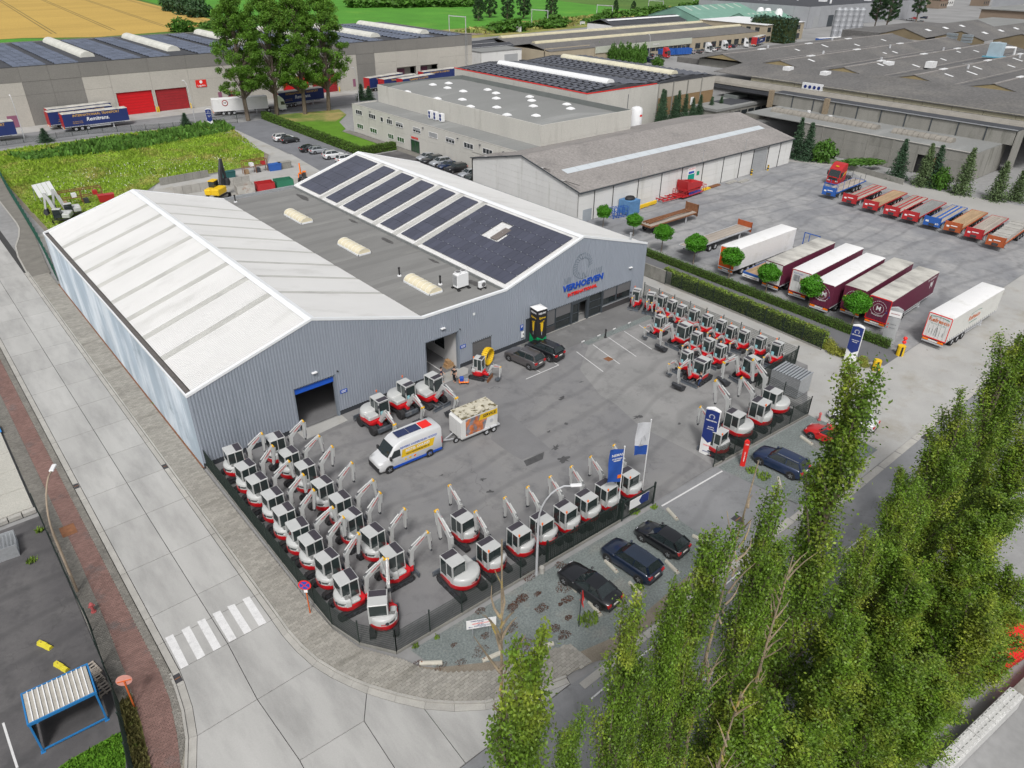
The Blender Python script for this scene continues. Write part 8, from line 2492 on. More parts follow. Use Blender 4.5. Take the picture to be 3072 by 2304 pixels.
# ================================================================== fences
m_fen = paint('fence_dark_green', (.018,.03,.026),.5,0)
m_feng = paint('fence_green', (.012,.09,.06),.5,0)
def panel_mesh(L_, h_, nv=30, nh=10, r_=.009):
 b = MB()
 for k in range(nv):
  x = L_ * (k + .5) / nv
  b.box(x - r_, x + r_, -r_, r_, .06, h_)
 for k in range(nh):
  z = .08 + (h_ - .1) * k / (nh - 1)
  b.box(.02, L_ - .02,-r_ * 2.2,-r_, z - r_, z + r_)
 return b
PAN = {}
def fence(label, pts, h_=1.95, step=2.5, m=None, post=2.15, group='mesh fences', wall=False):
 m = m or m_fen
 t = thing('mesh_fence', label, 'fence', (pts[0][0], pts[0][1], 0),0, group)
 o0 = Vector(pts[0])
 for a_, b_ in zip(pts[:-1], pts[1:]):
  a_, b_ = Vector(a_), Vector(b_)
  d = b_ - a_
  n = max(1, round(d.length / step))
  st_ = d.length / n
  key = (round(st_, 2), h_, m.name)
  for k in range(n):
   p = a_ + d * k / n - o0
   if key not in PAN:
    PAN[key] = panel_mesh(st_, h_).build('mesh_panel', m, t, loc=(p.x, p.y, 0), rz=math.atan2(d.y, d.x)).data
   else:
    obj('mesh_panel', PAN[key], t, (p.x, p.y, 0), math.atan2(d.y, d.x))
   pk = ('post', post, m.name)
   if pk not in PAN:
    PAN[pk] = MB().box(-.035,.035,-.035,.035,0, post).box(-.05,.05,-.05,.05, post, post + .03).build('post', m, t, loc=(p.x, p.y, 0)).data
   else:
    obj('post', PAN[pk], t, (p.x, p.y, 0))
   if wall:
    MB().box(0, st_, -.04,.04,-.02,.22).build('base_plank', m_ocon, t, loc=(p.x, p.y, 0), rz=math.atan2(d.y, d.x))
 e = Vector(pts[-1]) - o0
 obj('post', PAN[('post', post, m.name)], t, (e.x, e.y, 0))
 return t
def slat_gate(label, p0, p1, h_=1.85, gap=.14):
 p0, p1 = Vector(p0), Vector(p1)
 d = p1 - p0
 t = thing('slatted_gate', label, 'gate', (p0.x, p0.y, 0), math.atan2(d.y, d.x))
 L_ = d.length
 MB().box(0, L_, -.03,.03,.12,.2).box(0, L_, -.03,.03, h_ - .08, h_).build('gate_rail', m_fen, t)
 me = None
 for k in range(int(L_ / gap)):
  x = .05 + k * gap
  if me is None:
   me = MB().box(-.018,.018,-.015,.015,.2, h_ - .08).build('slat', m_fen, t, loc=(x, 0,0)).data
  else:
   obj('slat', me, t, (x, 0,0))
 for x in (0, L_):
  MB().box(x - .06, x + .06,-.06,.06,0, h_ + .3).build('gate_post', m_fen, t)
 return t
fence('dark mesh fence between the road footway and the excavator rows', [(.18,.0),(.1,-19.4),(.12,-21.75),(.75,-24.15),(2.17,-26.23)], wall=True)
fence('dark mesh fence with concrete planks along the gravel parking strip', [(2.17,-26.23),(12.17,-26.54),(22.1,-26.9)], wall=True)
slat_gate('open dark sliding slatted gate parked behind the front mesh fence', (14.7,-26.5),(22.0,-26.75))
g = slat_gate('short slatted gate panel with blue white banner at the yard entrance', (22.2,-26.92),(25.7,-27.1))
bn = MB().box(.7,2.8,-.06,-.04,.75,1.65).build('banner', m_wsign, g)
MB().add([(2.0,-.063,.75),(2.8,-.063,.75),(2.8,-.063,1.65),(2.0,-.063,1.65),(1.7,-.063,1.2)], [(0,1,2,3,4)]).build('banner_print', m_navy, bn)
fence('dark mesh fence behind the dark blue crossover at the entrance', [(33.4,-27.32),(41.2,-27.85),(46.99,-28.22)], wall=True)
fence('dark mesh fence beside the grey metal container', [(46.99,-28.22),(47.4,-25.2),(47.68,-22.06)])
slat_gate('dark slatted gate closing the right yard behind the container', (48.2,-22.06),(55.2,-21.94))
fence('dark mesh fence behind the mini excavators along the side path', [(55.55,-.4),(55.2,-21.94)])
fence('black mesh fence in front of the tall laurel hedge', [(61.08,.6),(61.0,-9.5),(60.75,-14.5),(60.29,-22.07)], wall=True)
fence('green mesh fence along the footway behind the white hall', [(3.98,125),(3.9,113),(3.3,104),(1.75,74),(1.3,66),(.16,51.5)], m=m_feng, post=2.3)
fence('dark green fence between red path and depot yard', [(-11.94,2.2),(-11.92,-8.7),(-11.85,-12.3),(-12.0,-15.4),(-12.1,-19.2),(-12.64,-23.4),(-13.4,-28)])
fence('thin wire fence along the far street meadow edge', [(3,138.6),(26,140.2),(49.3,133.8)], h_=1.2, post=1.3, step=3.2)
slat_gate('green gate with sign across the back lane', (51.6,132.6),(57.8,132.2), gap=.25)
rw = thing('retaining_wall', 'stained grey concrete retaining wall at the side path', 'wall', (61.45,0,0))
for k in range(4):
 MB().box(-.12,.12,.05 + k * 2.4,2.42 + k * 2.4,0,1.75).build('wall_panel', m_ocon, rw)
for i, (xa, ya, xb, yb, h_, lab) in enumerate(((24.8,80,39,79.4,1.5, 'pale concrete wall behind the yellow excavator'),(25,88,34.5,88.4,1.3, 'low concrete wall along the meadow edge'),(138.4,22,134.2,2,1.0, 'low concrete wall at the back of the trailer yard'))):
 t = thing('concrete_wall', lab, 'wall', (xa, ya, 0), math.atan2(yb - ya, xb - xa))
 n = int(math.hypot(xb - xa, yb - ya) / 1.5)
 for k in range(n):
  MB().box(k * 1.5 + .02, k * 1.5 + 1.48,-.1,.1,0, h_).build('wall_panel', m_kerb if i == 0 else m_ocon, t)
bw_ = thing('block_wall', 'white studded concrete block wall at the bottom right corner', 'wall', (21.6,-51.75,0), math.atan2(-.75,6.6))
for k in range(5):
 b = MB().cbox(k * 1.6 - 1.6 + .02, k * 1.6 - .02,-.4,.4,0,1.2,.03)
 b.build('concrete_block', mat('pale_block', (.5,.5,.49),.9, var=.1, vs=1), bw_)
 for sx in (.2,.6,1.0,1.4):
  for sy in (-.2,.2):
   MB().loft([[(k * 1.6 - 1.6 + sx + a * .13, sy + c * .13,1.2) for a, c in ((-1,-1),(1,-1),(1,1),(-1,1))], [(k * 1.6 - 1.6 + sx + a * .09, sy + c * .09,1.27) for a, c in ((-1,-1),(1,-1),(1,1),(-1,1))]]).build('stud', MATS['pale_block'], bw_)
MB().box(6.5,16,-.3,.3,0,.9).build('wall_coping', m_ocon, bw_)
ra = thing('red_skip', 'bright red skip edge at the right picture border', 'skip', (30.0,-50.6,0), R(-12))
MB().loft([[(-.9,-.8,.1),(3.5,-.8,.1),(3.5,.8,.1),(-.9,.8,.1)], [(-1.3,-1.05,1.7),(3.8,-1.05,1.7),(3.8,1.05,1.7),(-1.3,1.05,1.7)]]).build('body', m_red, ra)
MB().box(-1.4,3.9,-1.12,-1.05,1.6,1.75).box(-1.4,3.9,1.05,1.12,1.6,1.75).build('rim', m_red, ra)
# ================================================================== lamps, signs, flags
def lamp(x, y, h_, ang, reach, label, m=None):
 t = thing('street_lamp', label, 'street lamp', (x, y, 0), ang, 'street lamps')
 pts = [(0,0,0),(0,0, h_ * .62)] + [(reach * (1 - math.cos(math.radians(k * 13))),0, h_ * .62 + h_ * .38 * math.sin(math.radians(k * 13))) for k in range(1,7)] + [(reach * 1.05,0, h_ * .99)]
 MB().tube(pts, [.09] * 2 + [.06] * 7,8).build('pole', m or m_pvr, t)
 MB().cbox(reach * 1.0, reach * 1.0 + .75,-.14,.14, h_ - .1, h_ + .02,.03).build('lamp_head', m_unit, t)
 return t
lamp(13.31,-26.93,8.0, R(-35),2.0, 'grey curved street lamp rising in front of the excavator row')
lamp(-11.71,-8.06,8.4, R(62),2.6, 'rusty curved street lamp leaning over the concrete road', mat('rusty_pole', (.3,.24,.18),.7, var=.25, vs=1))
lamp(13.8,143.9,9.0, R(90),1.0, 'slim lamp post beside the far left navy trailers')
lamp(48.2,133.6,10.2, R(100),1.5, 'tall lamp post at the back lane gate')
lamp(93,134,9.5, R(90),1.2, 'tall lamp post beside the rightmost broad poplar')
lamp(237,153,8.5, R(60),1.6, 'lamp post in the depot car park')
lamp(333,160,9, R(60),1.2, 'thin pole beside the dark conifer hedge')
t = thing('road_sign', 'round red and blue no stopping sign on an orange post', 'road sign', (-.48,-19.89,.1), R(-40))
MB().cyl((0,0,0),(0,0,2.3),.045, n=8).build('post', mat('orange_post', (.6,.13,.03),.6), t)
d_ = MB().cyl((0,-.08,2.62),(0,-.05,2.62),.42, n=24).build('disc', m_red, t)
MB().cyl((0,-.09,2.62),(0,-.08,2.62),.33, n=24).build('blue_field', m_blue, d_)
MB().beam((-.24,-.095,2.38),(.24,-.095,2.86),.01,.06).beam((-.24,-.098,2.86),(.24,-.098,2.38),.01,.06).build('cross', m_red, d_)
MB().box(-.12,.12,-.07,-.05,1.95,2.18).build('sub_plate', m_wsign, t)
t = thing('road_sign', 'orange post with the pink back of a round sign by the shelter', 'road sign', (-11.48,-19.72,.05), R(160))
MB().cyl((0,0,0),(0,0,2.3),.05, n=8).build('post', MATS['orange_post'], t)
MB().cyl((0,-.06,2.35),(0,-.03,2.35),.42, n=24).build('disc', mat('sign_back_pink', (.62,.3,.25),.6), t)
MB().box(-.36,.36,-.03,.0,2.3,2.36).build('bracket', MATS['orange_post'], t)
t = thing('street_name_sign', 'white board with house number directions on the gravel', 'sign', (6.9,-28.8,0), R(-28))
MB().cyl((-.55,0,0),(-.55,0,1.55),.035, n=6).cyl((.55,0,0),(.55,0,1.55),.035, n=6).build('post', m_alu, t)
bd = MB().box(-.95,.95,-.04,-.01,1.2,1.95).build('board', m_wsign, t)
for z, s_, mm, q in ((1.86, 'PAMELSTRAAT-OOST', m_navy, .13),(1.73, '434 - 500', m_navy, .1),(1.61, 'NEDERWIJK-OOST', m_red, .13),(1.5, '270 - 300', m_navy, .1),(1.39, 'PAMELSTRAAT-OOST', m_navy, .12),(1.27, '410 - 433c', m_navy, .1)):
 text('lettering', s_, q, mm, bd, (-.05 if z > 1.45 else .1,-.045, z), FRONT, .002,.003)
MB().add([(-.85,-.045,1.36),(-.72,-.045,1.3),(-.72,-.045,1.42)], [(0,1,2)]).box(-.72,-.55,-.047,-.043,1.345,1.375).build('arrow', m_navy, bd)
t = thing('road_sign', 'dark pole with small triangular signs seen edge on by the black sedan', 'road sign', (12.44,-32.04,0), R(65))
MB().cyl((0,0,0),(0,0,3.3),.04, n=8).build('post', m_frame, t)
for z in (3.0,2.4):
 MB().add([(-.35,-.05, z - .3),(.35,-.05, z - .3),(0,-.05, z + .3),(-.35,-.07, z - .3),(.35,-.07, z - .3),(0,-.07, z + .3)], [(0,1,2),(3,4,5),(0,1,4,3),(1,2,5,4),(2,0,3,5)]).build('triangle', m_red, t)
def flag(x, y, h_, label, m_main, cutz, m_low, words=None, ang=R(160)):
 t = thing('flag', label, 'flag', (x, y, 0),0, 'flags at the yard entrance')
 MB().cyl((0,0,0),(0,0, h_),.045,.035, n=8).cyl((0,0, h_),(0,0, h_ + .1),.06, n=6).build('pole', m_unit, t)
 for z0_, z1_, mm in ((h_ - 3.2, h_ - 3.2 + cutz, m_low),(h_ - 3.2 + cutz, h_ - .15, m_main)):
  b = MB()
  nx, nz = 8,8
  vs = []
  for k in range(nx + 1):
   for j in range(nz + 1):
    u, v_ = k / nx, j / nz
    z = z0_ + (z1_ - z0_) * v_ + .22 * u
    w_ = .07 * math.sin(u * 5 + z * 2.2) * u
    vs.append((math.cos(ang) * (.05 + 1.15 * u) - math.sin(ang) * w_, math.sin(ang) * (.05 + 1.15 * u) + math.cos(ang) * w_, z))
  b.add(vs, [(k * (nz + 1) + j, (k + 1) * (nz + 1) + j, (k + 1) * (nz + 1) + j + 1, k * (nz + 1) + j + 1) for k in range(nx) for j in range(nz)])
  b.build('cloth', mm, t, smooth='all')
 return t
m_fblue = mat('flag_blue', (.03,.1,.42),.7, var=.1, vs=1, trans=.25)
m_fwh = mat('flag_white', (.66,.67,.7),.7, var=.05, vs=1, trans=.25)
f1 = flag(22.38,-26.3,6.6, 'blue flag with mirrored white words above the fence', m_fblue, .4, m_fblue)
ca, sa = math.cos(R(160)), math.sin(R(160))
for z, s_, q in ((5.95, 'NEMAS', .3),(5.62, 'SV TETTEZREV', .13),(5.45, 'REDRIEV', .15)):
 text('lettering', s_, q, m_wsign, f1,(ca * .62 + .03, sa * .62 - .09, z + .1),(R(90),0, R(-20)),.002,.006)
MB().box(-.16,.16,-.005,.005,-.16,.16).build('orange_mark', m_refl, f1, loc=(ca * .25, sa * .25 - .07,4.0), rz=R(-20))
f2 = flag(26.12,-25.6,7.0, 'white flag with excavator print and blue foot at the entrance', m_fwh, .9, m_fblue)
b = MB()
for a_, c_ in (((-.2,5.0),(-.1,5.5)),((-.1,5.5),(.1,5.75)),((.1,5.75),(.25,5.3)),((-.3,4.95),(.1,4.95)),((-.3,4.85),(.1,4.85))):
 b.beam((ca * .6 + a_[0] * -ca, sa * .6 - .08 + a_[0] * -sa, a_[1]),(ca * .6 + c_[0] * -ca, sa * .6 - .08 + c_[0] * -sa, c_[1]),.02,.05)
b.build('excavator_print', m_pvr, f2)
def pylon(x, y, rz, label, w_, h_, kind, d_=.35):
 t = thing('pylon_sign', label, 'sign', (x, y, 0), rz, None)
 rings = []
 for z in (0, h_):
  rings.append([(-w_ / 2 + w_ * k / 8,-(d_ * (.5 + .5 * math.sin(math.pi * k / 8))) / 1.6, z + .18 * (1 - abs(k - 4) / 4) * (z > 0)) for k in range(9)] + [(w_ / 2 - w_ * k / 8, d_ * (.5 + .5 * math.sin(math.pi * k / 8)) / 1.6, z + .18 * (1 - abs(k - 4) / 4) * (z > 0)) for k in range(9)])
 MB().loft(rings).build('body', dict(w=m_wsign, g=mat('pylon_grey', (.36,.37,.38),.6, var=.1, vs=1.5), r=m_red)[kind], t, smooth=40)
 yf = -d_ / 1.6 - .012
 if kind == 'w':
  MB().add([(-w_ / 2 + .03, yf + .04, h_ * .38),(0, yf, h_ * .28),(w_ / 2 - .03, yf + .04, h_ * .38),(w_ / 2 - .03, yf + .04, h_ - .06),(0, yf, h_ + .06),(-w_ / 2 + .03, yf + .04, h_ - .06)], [(0,1,4,5),(1,2,3,4)]).build('blue_field', m_navy, t)
  b = MB()
  for k in range(14):
   a_ = math.radians(-40 + k * 20)
   b.beam((.17 * math.cos(a_), yf - .02, h_ * .87 + .17 * math.sin(a_)),(.26 * math.cos(a_), yf - .02, h_ * .87 + .26 * math.sin(a_)),.01,.03)
  b.build('emblem', m_wsign, t)
  text('lettering', 'VERHOEVEN', .17, m_wsign, t, (0, yf - .02, h_ * .78), FRONT, .002,.004)
  for k, s_ in enumerate((('PARKPLAATS', 'EIGELEN') if x > 50 else ('RECEPTIE', 'MAGAZIJN'))):
   text('lettering', s_, .13, m_wsign, t, (.05, yf - .02, h_ * .64 - k * .2), FRONT, .002,.003)
  MB().add([(w_ / 2 - .28, yf + .03,.05),(w_ / 2 - .02, yf + .05,.05),(w_ / 2 - .02, yf + .05,.35)], [(0,1,2)]).build('red_corner', m_red, t)
  if x < 50:
   text('lettering', 'TAKEUCHI', .15, m_red, t, (0, yf - .01, h_ * .22), FRONT, .002,.004)
   text('lettering', 'ENGCON', .14, m_navy, t, (0, yf - .01, h_ * .08), FRONT, .002,.004)
 if kind == 'g':
  MB().box(-w_ / 2 + .03, w_ / 2 - .03, yf - .01, yf, h_ * .78, h_ * .94).build('name_strip', m_wsign, t)
  text('lettering', 'INDUSTRIEPARK', .13, m_rdoor2, t, (0, yf - .02, h_ * .86), FRONT, .002,.003)
  for k, s_ in enumerate(('NEGATOR', 'VOLANTO')):
   MB().cyl((-w_ * .34, yf - .01, h_ * (.56 - .1 * k)),(-w_ * .34, yf, h_ * (.56 - .1 * k)),.07, n=10).build('icon', m_red, t)
   text('lettering', s_, .13, m_frame, t, (.08, yf - .01, h_ * (.56 - .1 * k)), FRONT, .002)
 if kind == 'r':
  text('lettering', '278', .17, m_wsign, t, (0, yf - .005, h_ - .2), FRONT, .002,.004)
  text('lettering', 'NEDERWIJK OOST', .12, m_wsign, t, (0, yf - .005, h_ * .42),(R(90), R(-90),0),.002,.003)
 return t
PA = R(-80)
pylon(34.5,-25.75, R(-72), 'tall blue and white pylon at the yard entrance', 1.25,4.6, 'w')
pylon(60.1,-25.5, R(-80), 'tall blue and white pylon beside the golden shrubs', 1.2,4.3, 'w')
pylon(67.85,-25.95, R(-78), 'grey directory pylon in front of the last burgundy trailer', 1.3,4.2, 'g')
pylon(35.5,-28.8, R(-55), 'slim red number pylon beside the dark blue crossover', .42,2.5, 'r', .25)
pylon(50.9,131.4, R(-20), 'small blue and white pylon at the back lane gate', 1.3,4.0, 'w')
t = thing('promotional_tower', 'black promotional tower with yellow breaker tools and green foot', 'sign', (36.95,-1.0,.01), R(-6))
w_ = .66
MB().box(-w_, w_, -w_, w_, 0,4.35).build('core', mat('banner_black', (.02,.02,.022),.6), t)
MB().box(-w_ - .02, w_ + .02,-w_ - .02, w_ + .02,4.35,4.4).build('top', m_wsign, t)
MB().add([(-w_, -w_, 4.4),(w_, -w_, 4.4),(w_, w_, 4.4),(-w_, w_, 4.4),(0,0,4.65)], [(0,1,4),(1,2,4),(2,3,4),(3,0,4)]).build('canopy', m_wsign, t)
for k, (ro, dx, dy) in enumerate((((R(90),0,0),0,-1),((R(90),0, R(-90)),-1,0),((R(90),0, R(90)),1,0))):
 f = lambda u, z, e=.012: (dx * (w_ + e) + (u if dy else 0), dy * (w_ + e) + (0 if dy else -dx * -u), z)
 MB().add([f(-w_, .0), f(w_, .0), f(w_, 1.05), f(.1,.75), f(-w_, 1.25)], [(0,1,2,3,4)]).build('green_foot', mat('banner_green', (.0,.27,.09),.6), t)
 MB().add([f(-.28,2.75), f(.28,2.9), f(.28,3.05), f(.18,3.02), f(.16,2.2), f(.1,1.75), f(-.1,1.75), f(-.16,2.2), f(-.18,2.85), f(-.28,2.85)], [tuple(range(10))]).build('tool_print', m_yell, t)
 MB().add([f(-.03,1.75), f(.03,1.75), f(.03,1.3), f(-.03,1.3)], [(0,1,2,3)]).build('chisel_print', m_pvr, t)
 text('lettering', 'Epiroc', .34, m_yell, t, f(.05,3.4), ro, .002,.008)
 text('lettering', 'NIEUW!', .28, m_wsign, t, f(0,3.95), ro, .002,.008)
for x, y, lab in ((60.7,-28.1, 'near the blue and white pylon'),(66.0,-28.2, 'before the grey directory pylon')):
 t = thing('striped_bollard', 'thick yellow and black striped concrete bollard ' + lab, 'bollard', (x, y, 0),0, 'striped bollards')
 MB().cyl((0,0,0),(0,0,1.15),.42, n=16).build('drum', m_yell, t)
 for k in range(4):
  a0 = k * 1.571 + .4
  MB().loft([[(.426 * math.cos(a0 + d * .1),.426 * math.sin(a0 + d * .1), z) for d in range(6)] for z in (.02,1.13)], closed=False).build('stripe', m_black, t)
t = thing('warning_post', 'red knobbly warning post behind the striped bollard', 'post', (66.9,-28.0,0))
MB().cyl((0,0,0),(0,0,1.4),.05, n=6).build('post', m_red, t)
for z in (1.2,1.65):
 MB().loft([[(r_ * math.cos(k * .785), r_ * math.sin(k * .785), z + dz) for k in range(8)] for r_, dz in ((.08,-.2),(.22,-.08),(.22,.08),(.08,.2))]).build('knob', m_red, t)
# ================================================================== yard clutter
t = thing('storage_container', 'grey corrugated metal storage container behind the slatted gate', 'container', (49.9,-24.4,0), R(2))
for k in range(12):
 MB().box(-1.2,1.2,-1.55,1.55,.1 + k * .17,.23 + k * .17).build('wall_rib', m_alu, t)
for k in range(10):
 MB().box(-1.25,1.25,-1.58 + k * .317,-1.4 + k * .317,2.14,2.2).build('roof_rib', m_alu, t)
MB().box(-1.17,1.17,-1.52,1.52,.05,2.15).build('shell', m_frame, t)
for i, (p, a_) in enumerate((((14.55,-29.2),80),((18.0,-29.75),80),((17.7,-32.3),78),((14.3,-31.7),78),((21.3,-32.6),78),((25.8,-29.0),72),((3.4,-28.2),-38),((6.6,-30.25),-12),((25.2,-32.2),100),((9.55,-31.75),-20),((43.1,-30.4),75),((39.8,-32.5),78),((35.8,-32.2),40))):
 t = thing('parking_stop', 'pale rounded concrete parking stop ' + ('left of the black sedan', 'between black sedan and navy crossover', 'behind the navy crossover wheel', 'right of the dark sign pole', 'between navy crossover and black hatchback', 'at the end of the short slatted gate', 'on the gravel corner nearest the footway', 'on the gravel behind the white direction board', 'behind the black hatchback', 'lying at the end of the brick footway', 'in front of the red rounded car', 'behind the dark blue crossover', 'beside the entrance below the red pylon')[i], 'parking stop', (p[0], p[1], 0), R(a_), 'concrete parking stops')
 MB().yz([(-.14,0),(.14,0),(.13,.1),(.06,.19),(-.06,.19),(-.13,.1)], -.7,.7).build('block', mat('stop_concrete', (.45,.43,.37),.9, var=.12, vs=2), t)
 MB().box(-.6,-.52,-.05,.05,.18,.2).build('bolt', m_rust, t)
for x, y, lab in ((-11.35,-10.68, 'pink fire hydrant on the footway by the depot fence'),(47.07,-29.36, 'pink fire hydrant beside the red rounded car')):
 t = thing('fire_hydrant', lab, 'hydrant', (x, y, .05),0, 'fire hydrants')
 mh = mat('hydrant_pink', (.5,.12,.12),.6, var=.1)
 MB().cyl((0,0,0),(0,0,.08),.17, n=10).cyl((0,0,.08),(0,0,.7),.1, n=10).build('barrel', mh, t)
 MB().cyl((0,0,.7),(0,0,.85),.15,.06, n=10).build('cap', mh, t)
 MB().cyl((-.2,0,.55),(.2,0,.55),.06, n=8).build('outlet', mh, t)
for x, y, a_, lab in ((-14.4,-11.6,-62, 'first yellow plastic parking block on the dark depot asphalt'),(-14.0,-14.0,-66, 'yellow plastic parking block nearest the shelter')):
 t = thing('parking_block', lab, 'parking stop', (x, y, 0), R(a_), 'yellow parking blocks')
 MB().yz([(-.18,0),(.18,0),(.1,.22),(-.1,.22)], -.55,.1).yz([(-.2,0),(.14,0),(.06,.2),(-.12,.2)], .1,.55).build('block', mat('faded_yellow', (.6,.52,.04),.7, var=.15, vs=3), t)
 MB().cyl((-.3,0,.2),(-.3,0,.23),.04, n=6).build('bolt', m_rust, t)
t = thing('smoking_shelter', 'blue framed shelter with corrugated roof on the depot asphalt', 'shelter', (-14.45,-18.3,0), R(-3))
m_sb = paint('shelter_blue', (.02,.17,.42),.5,.1)
for sx in (-1.6,1.6):
 for sy in (-1.1,1.1):
  MB().box(sx - .05, sx + .05, sy - .05, sy + .05,0,2.4).box(sx - .12, sx + .12, sy - .12, sy + .12,0,.02).build('post', m_sb, t)
MB().box(-1.68,1.68,-1.18,-1.1,2.32,2.5).box(-1.68,1.68,1.1,1.18,2.32,2.5).box(-1.68,-1.6,-1.1,1.1,2.32,2.5).box(1.6,1.68,-1.1,1.1,2.32,2.5).box(-1.6,1.6,-1.14,-1.06,.1,.18).build('frame', m_sb, t)
for k in range(13):
 MB().box(-1.58 + k * .245,-1.58 + k * .245 + (.19 if k % 1 == 0 else .1),-1.08,1.08,2.42,2.47).build('roof_sheet', mat('grey_cement_sheet', (.38,.36,.32),.9, var=.15, vs=2), t)
 MB().box(-1.4 + k * .245,-1.345 + k * .245,-1.09,1.09,2.45,2.53).build('roof_rib', MATS['white_trailer_roof'], t) if k < 12 else None
MB().box(-1.58,1.58,1.06,1.08,.2,2.3).box(-1.62,-1.6,-1.0,1.0,.2,2.3).box(1.6,1.62,-1.0,1.0,.2,2.3).build('glass_wall', mat('shelter_glass', (.1,.13,.13),.1, trans=.5), t)
for i, (x, y) in enumerate(((-12.7,-16.2),(-12.55,-17.2),(-12.7,-15.5))):
 t = thing('wooden_pallet', 'grey wooden pallet leaning beside the shelter, %s of three' % ('middle', 'lower', 'upper')[i], 'pallet', (x, y, .02), R(12), 'pallets by the shelter')
 for k in range(5):
  MB().box(-.4,.4,-.55 + k * .26,-.43 + k * .26,.1,.13).build('board', m_wood, t)
 for sx in (-.35,0,.35):
  MB().box(sx - .05, sx + .05,-.55,.6,0,.1).build('bearer', m_wood, t)
t = thing('mesh_cage_stack', 'stack of grey wire mesh crates at the left picture edge', 'crate', (-15.2,-.6,0), R(-6))
for k in range(9):
 p_ = MB()
 for j in range(10):
  p_.box(-1.3,1.3,-.9 + j * .2 - .008,-.9 + j * .2 + .008,.1 + k * .1,.116 + k * .1)
 for j in range(12):
  p_.box(-1.3 + j * .236 - .008,-1.3 + j * .236 + .008,-.9,.9,.118 + k * .1,.13 + k * .1)
 p_.build('mesh_sheet', m_alu, t)
MB().box(-1.35,1.35,-.95,-.9,0,1.05).box(-1.35,1.35,.9,.95,0,1.05).box(1.3,1.35,-.9,.9,0,.08).build('frame', m_alu, t)
# drains and covers
for i, (x, y, w_, h_, m, lab) in enumerate(((-2.47,2.4,.18,.35, 'd', 'iron gully grate in the right road gutter'),(-8.85,4.3,.18,.35, 'd', 'iron gully grate in the left road gutter'),(-8.9,-19.3,.2,.35, 'd', 'iron gully grate at the zebra crossing'),(-10.67,-1.1,.5,.65, 'b', 'brown square cover on the footway'),(40.43,-8.54,.4,.4, 'b', 'brown square cover between parking lines'),(29.34,-32.6,.4,.4, 'b', 'round iron cover at the yard entrance'),(52.2,-37.1,.5,.3, 'd', 'iron grate at the driveway edge'))):
 t = thing('drain_cover', lab, 'drain', (x, y, .1 if i == 3 else .012))
 MB().box(-w_, w_, -h_, h_, -.05,.005).build('frame', m_rust if m == 'b' and i != 5 else m_chs, t)
 MB().box(-w_ * .8, w_ * .8,-h_ * .1, h_ * .1,.005,.012).build('handle_slot', m_rust, t)
for i, (x, y) in enumerate(((40.43,-4.62),(42.89,-4.72),(45.44,-4.7),(47.97,-4.75))):
 t = thing('parking_label', 'small white parking name plate on a stick, %s from the left' % ORD[i], 'sign', (x, y, 0),0, 'parking name plates')
 MB().cyl((0,0,0),(0,0,.6),.02, n=5).build('stick', m_alu, t)
 MB().box(-.25,.25,-.02,.0,.5,.62).build('plate', m_wsign, t)
t = thing('bollard', 'short black ornamental bollard by the parking lines', 'bollard', (43.86,-4.85,0))
MB().loft([[(r_ * math.cos(k * .628), r_ * math.sin(k * .628), z) for k in range(10)] for r_, z in ((.16,0),(.16,.1),(.09,.16),(.08,.85),(.12,.9),(.1,1.02),(.03,1.1))]).build('post', m_black, t)
t = thing('bollard', 'stub of pale concrete post beside the grey lamp', 'bollard', (13.81,-26.95,0))
MB().loft([[(r_ * math.cos(k * .628), r_ * math.sin(k * .628), z) for k in range(10)] for r_, z in ((.2,0),(.2,.5),(.15,.56))]).build('post', m_kerb, t)
# yellow rubber track standing at the hall
t = thing('track_chain', 'yellow steel crawler track standing on edge at the hall', 'track', (29.6,-1.2,0), R(25))
n = 26
for k in range(n):
 a_ = 6.283 * k / n
 o = MB().box(-.09,.09,-.3,.3,-.05,.05).box(-.1,.1,-.1,.1,.05,.1).build('track_shoe', m_yell, t, loc=(.95 * math.cos(a_),0,1.0 + .85 * math.sin(a_)))
 o.rotation_euler = (0, R(90) - a_, 0)
t = thing('carton_pallet', 'cardboard cartons on a pallet inside the workshop opening', 'box', (26.2,1.0,.01))
for k, (dx, dz) in enumerate(((-.3,.14),(.15,.14),(-.15,.5))):
 MB().box(dx - .22, dx + .22,-.3,.3, dz, dz + .34).build('carton', mat('cardboard', (.36,.22,.11),.9), t)
MB().box(-.6,.5,-.4,.4,0,.13).build('pallet', m_woodb, t)
t = thing('hand_cart', 'orange platform cart with blue machine pulled by a man', 'cart', (25.3,-2.7,.01), R(-35))
MB().cbox(-.5,.5,-.32,.32,.2,.3,.02).build('deck', m_refl, t)
for sx in (-.38,.38):
 for sy in (-.26,.26):
  wheel(t, sx, sy, .1,.06)
MB().cbox(-.4,.0,-.2,.2,.3,.75,.04).build('machine', m_blue, t)
MB().box(.05,.45,-.25,.25,.3,.42).build('tray', m_alu, t)
MB().tube([(-.5,0,.3),(-.8,0,1.0)], .02,6).build('handle', m_frame, t)
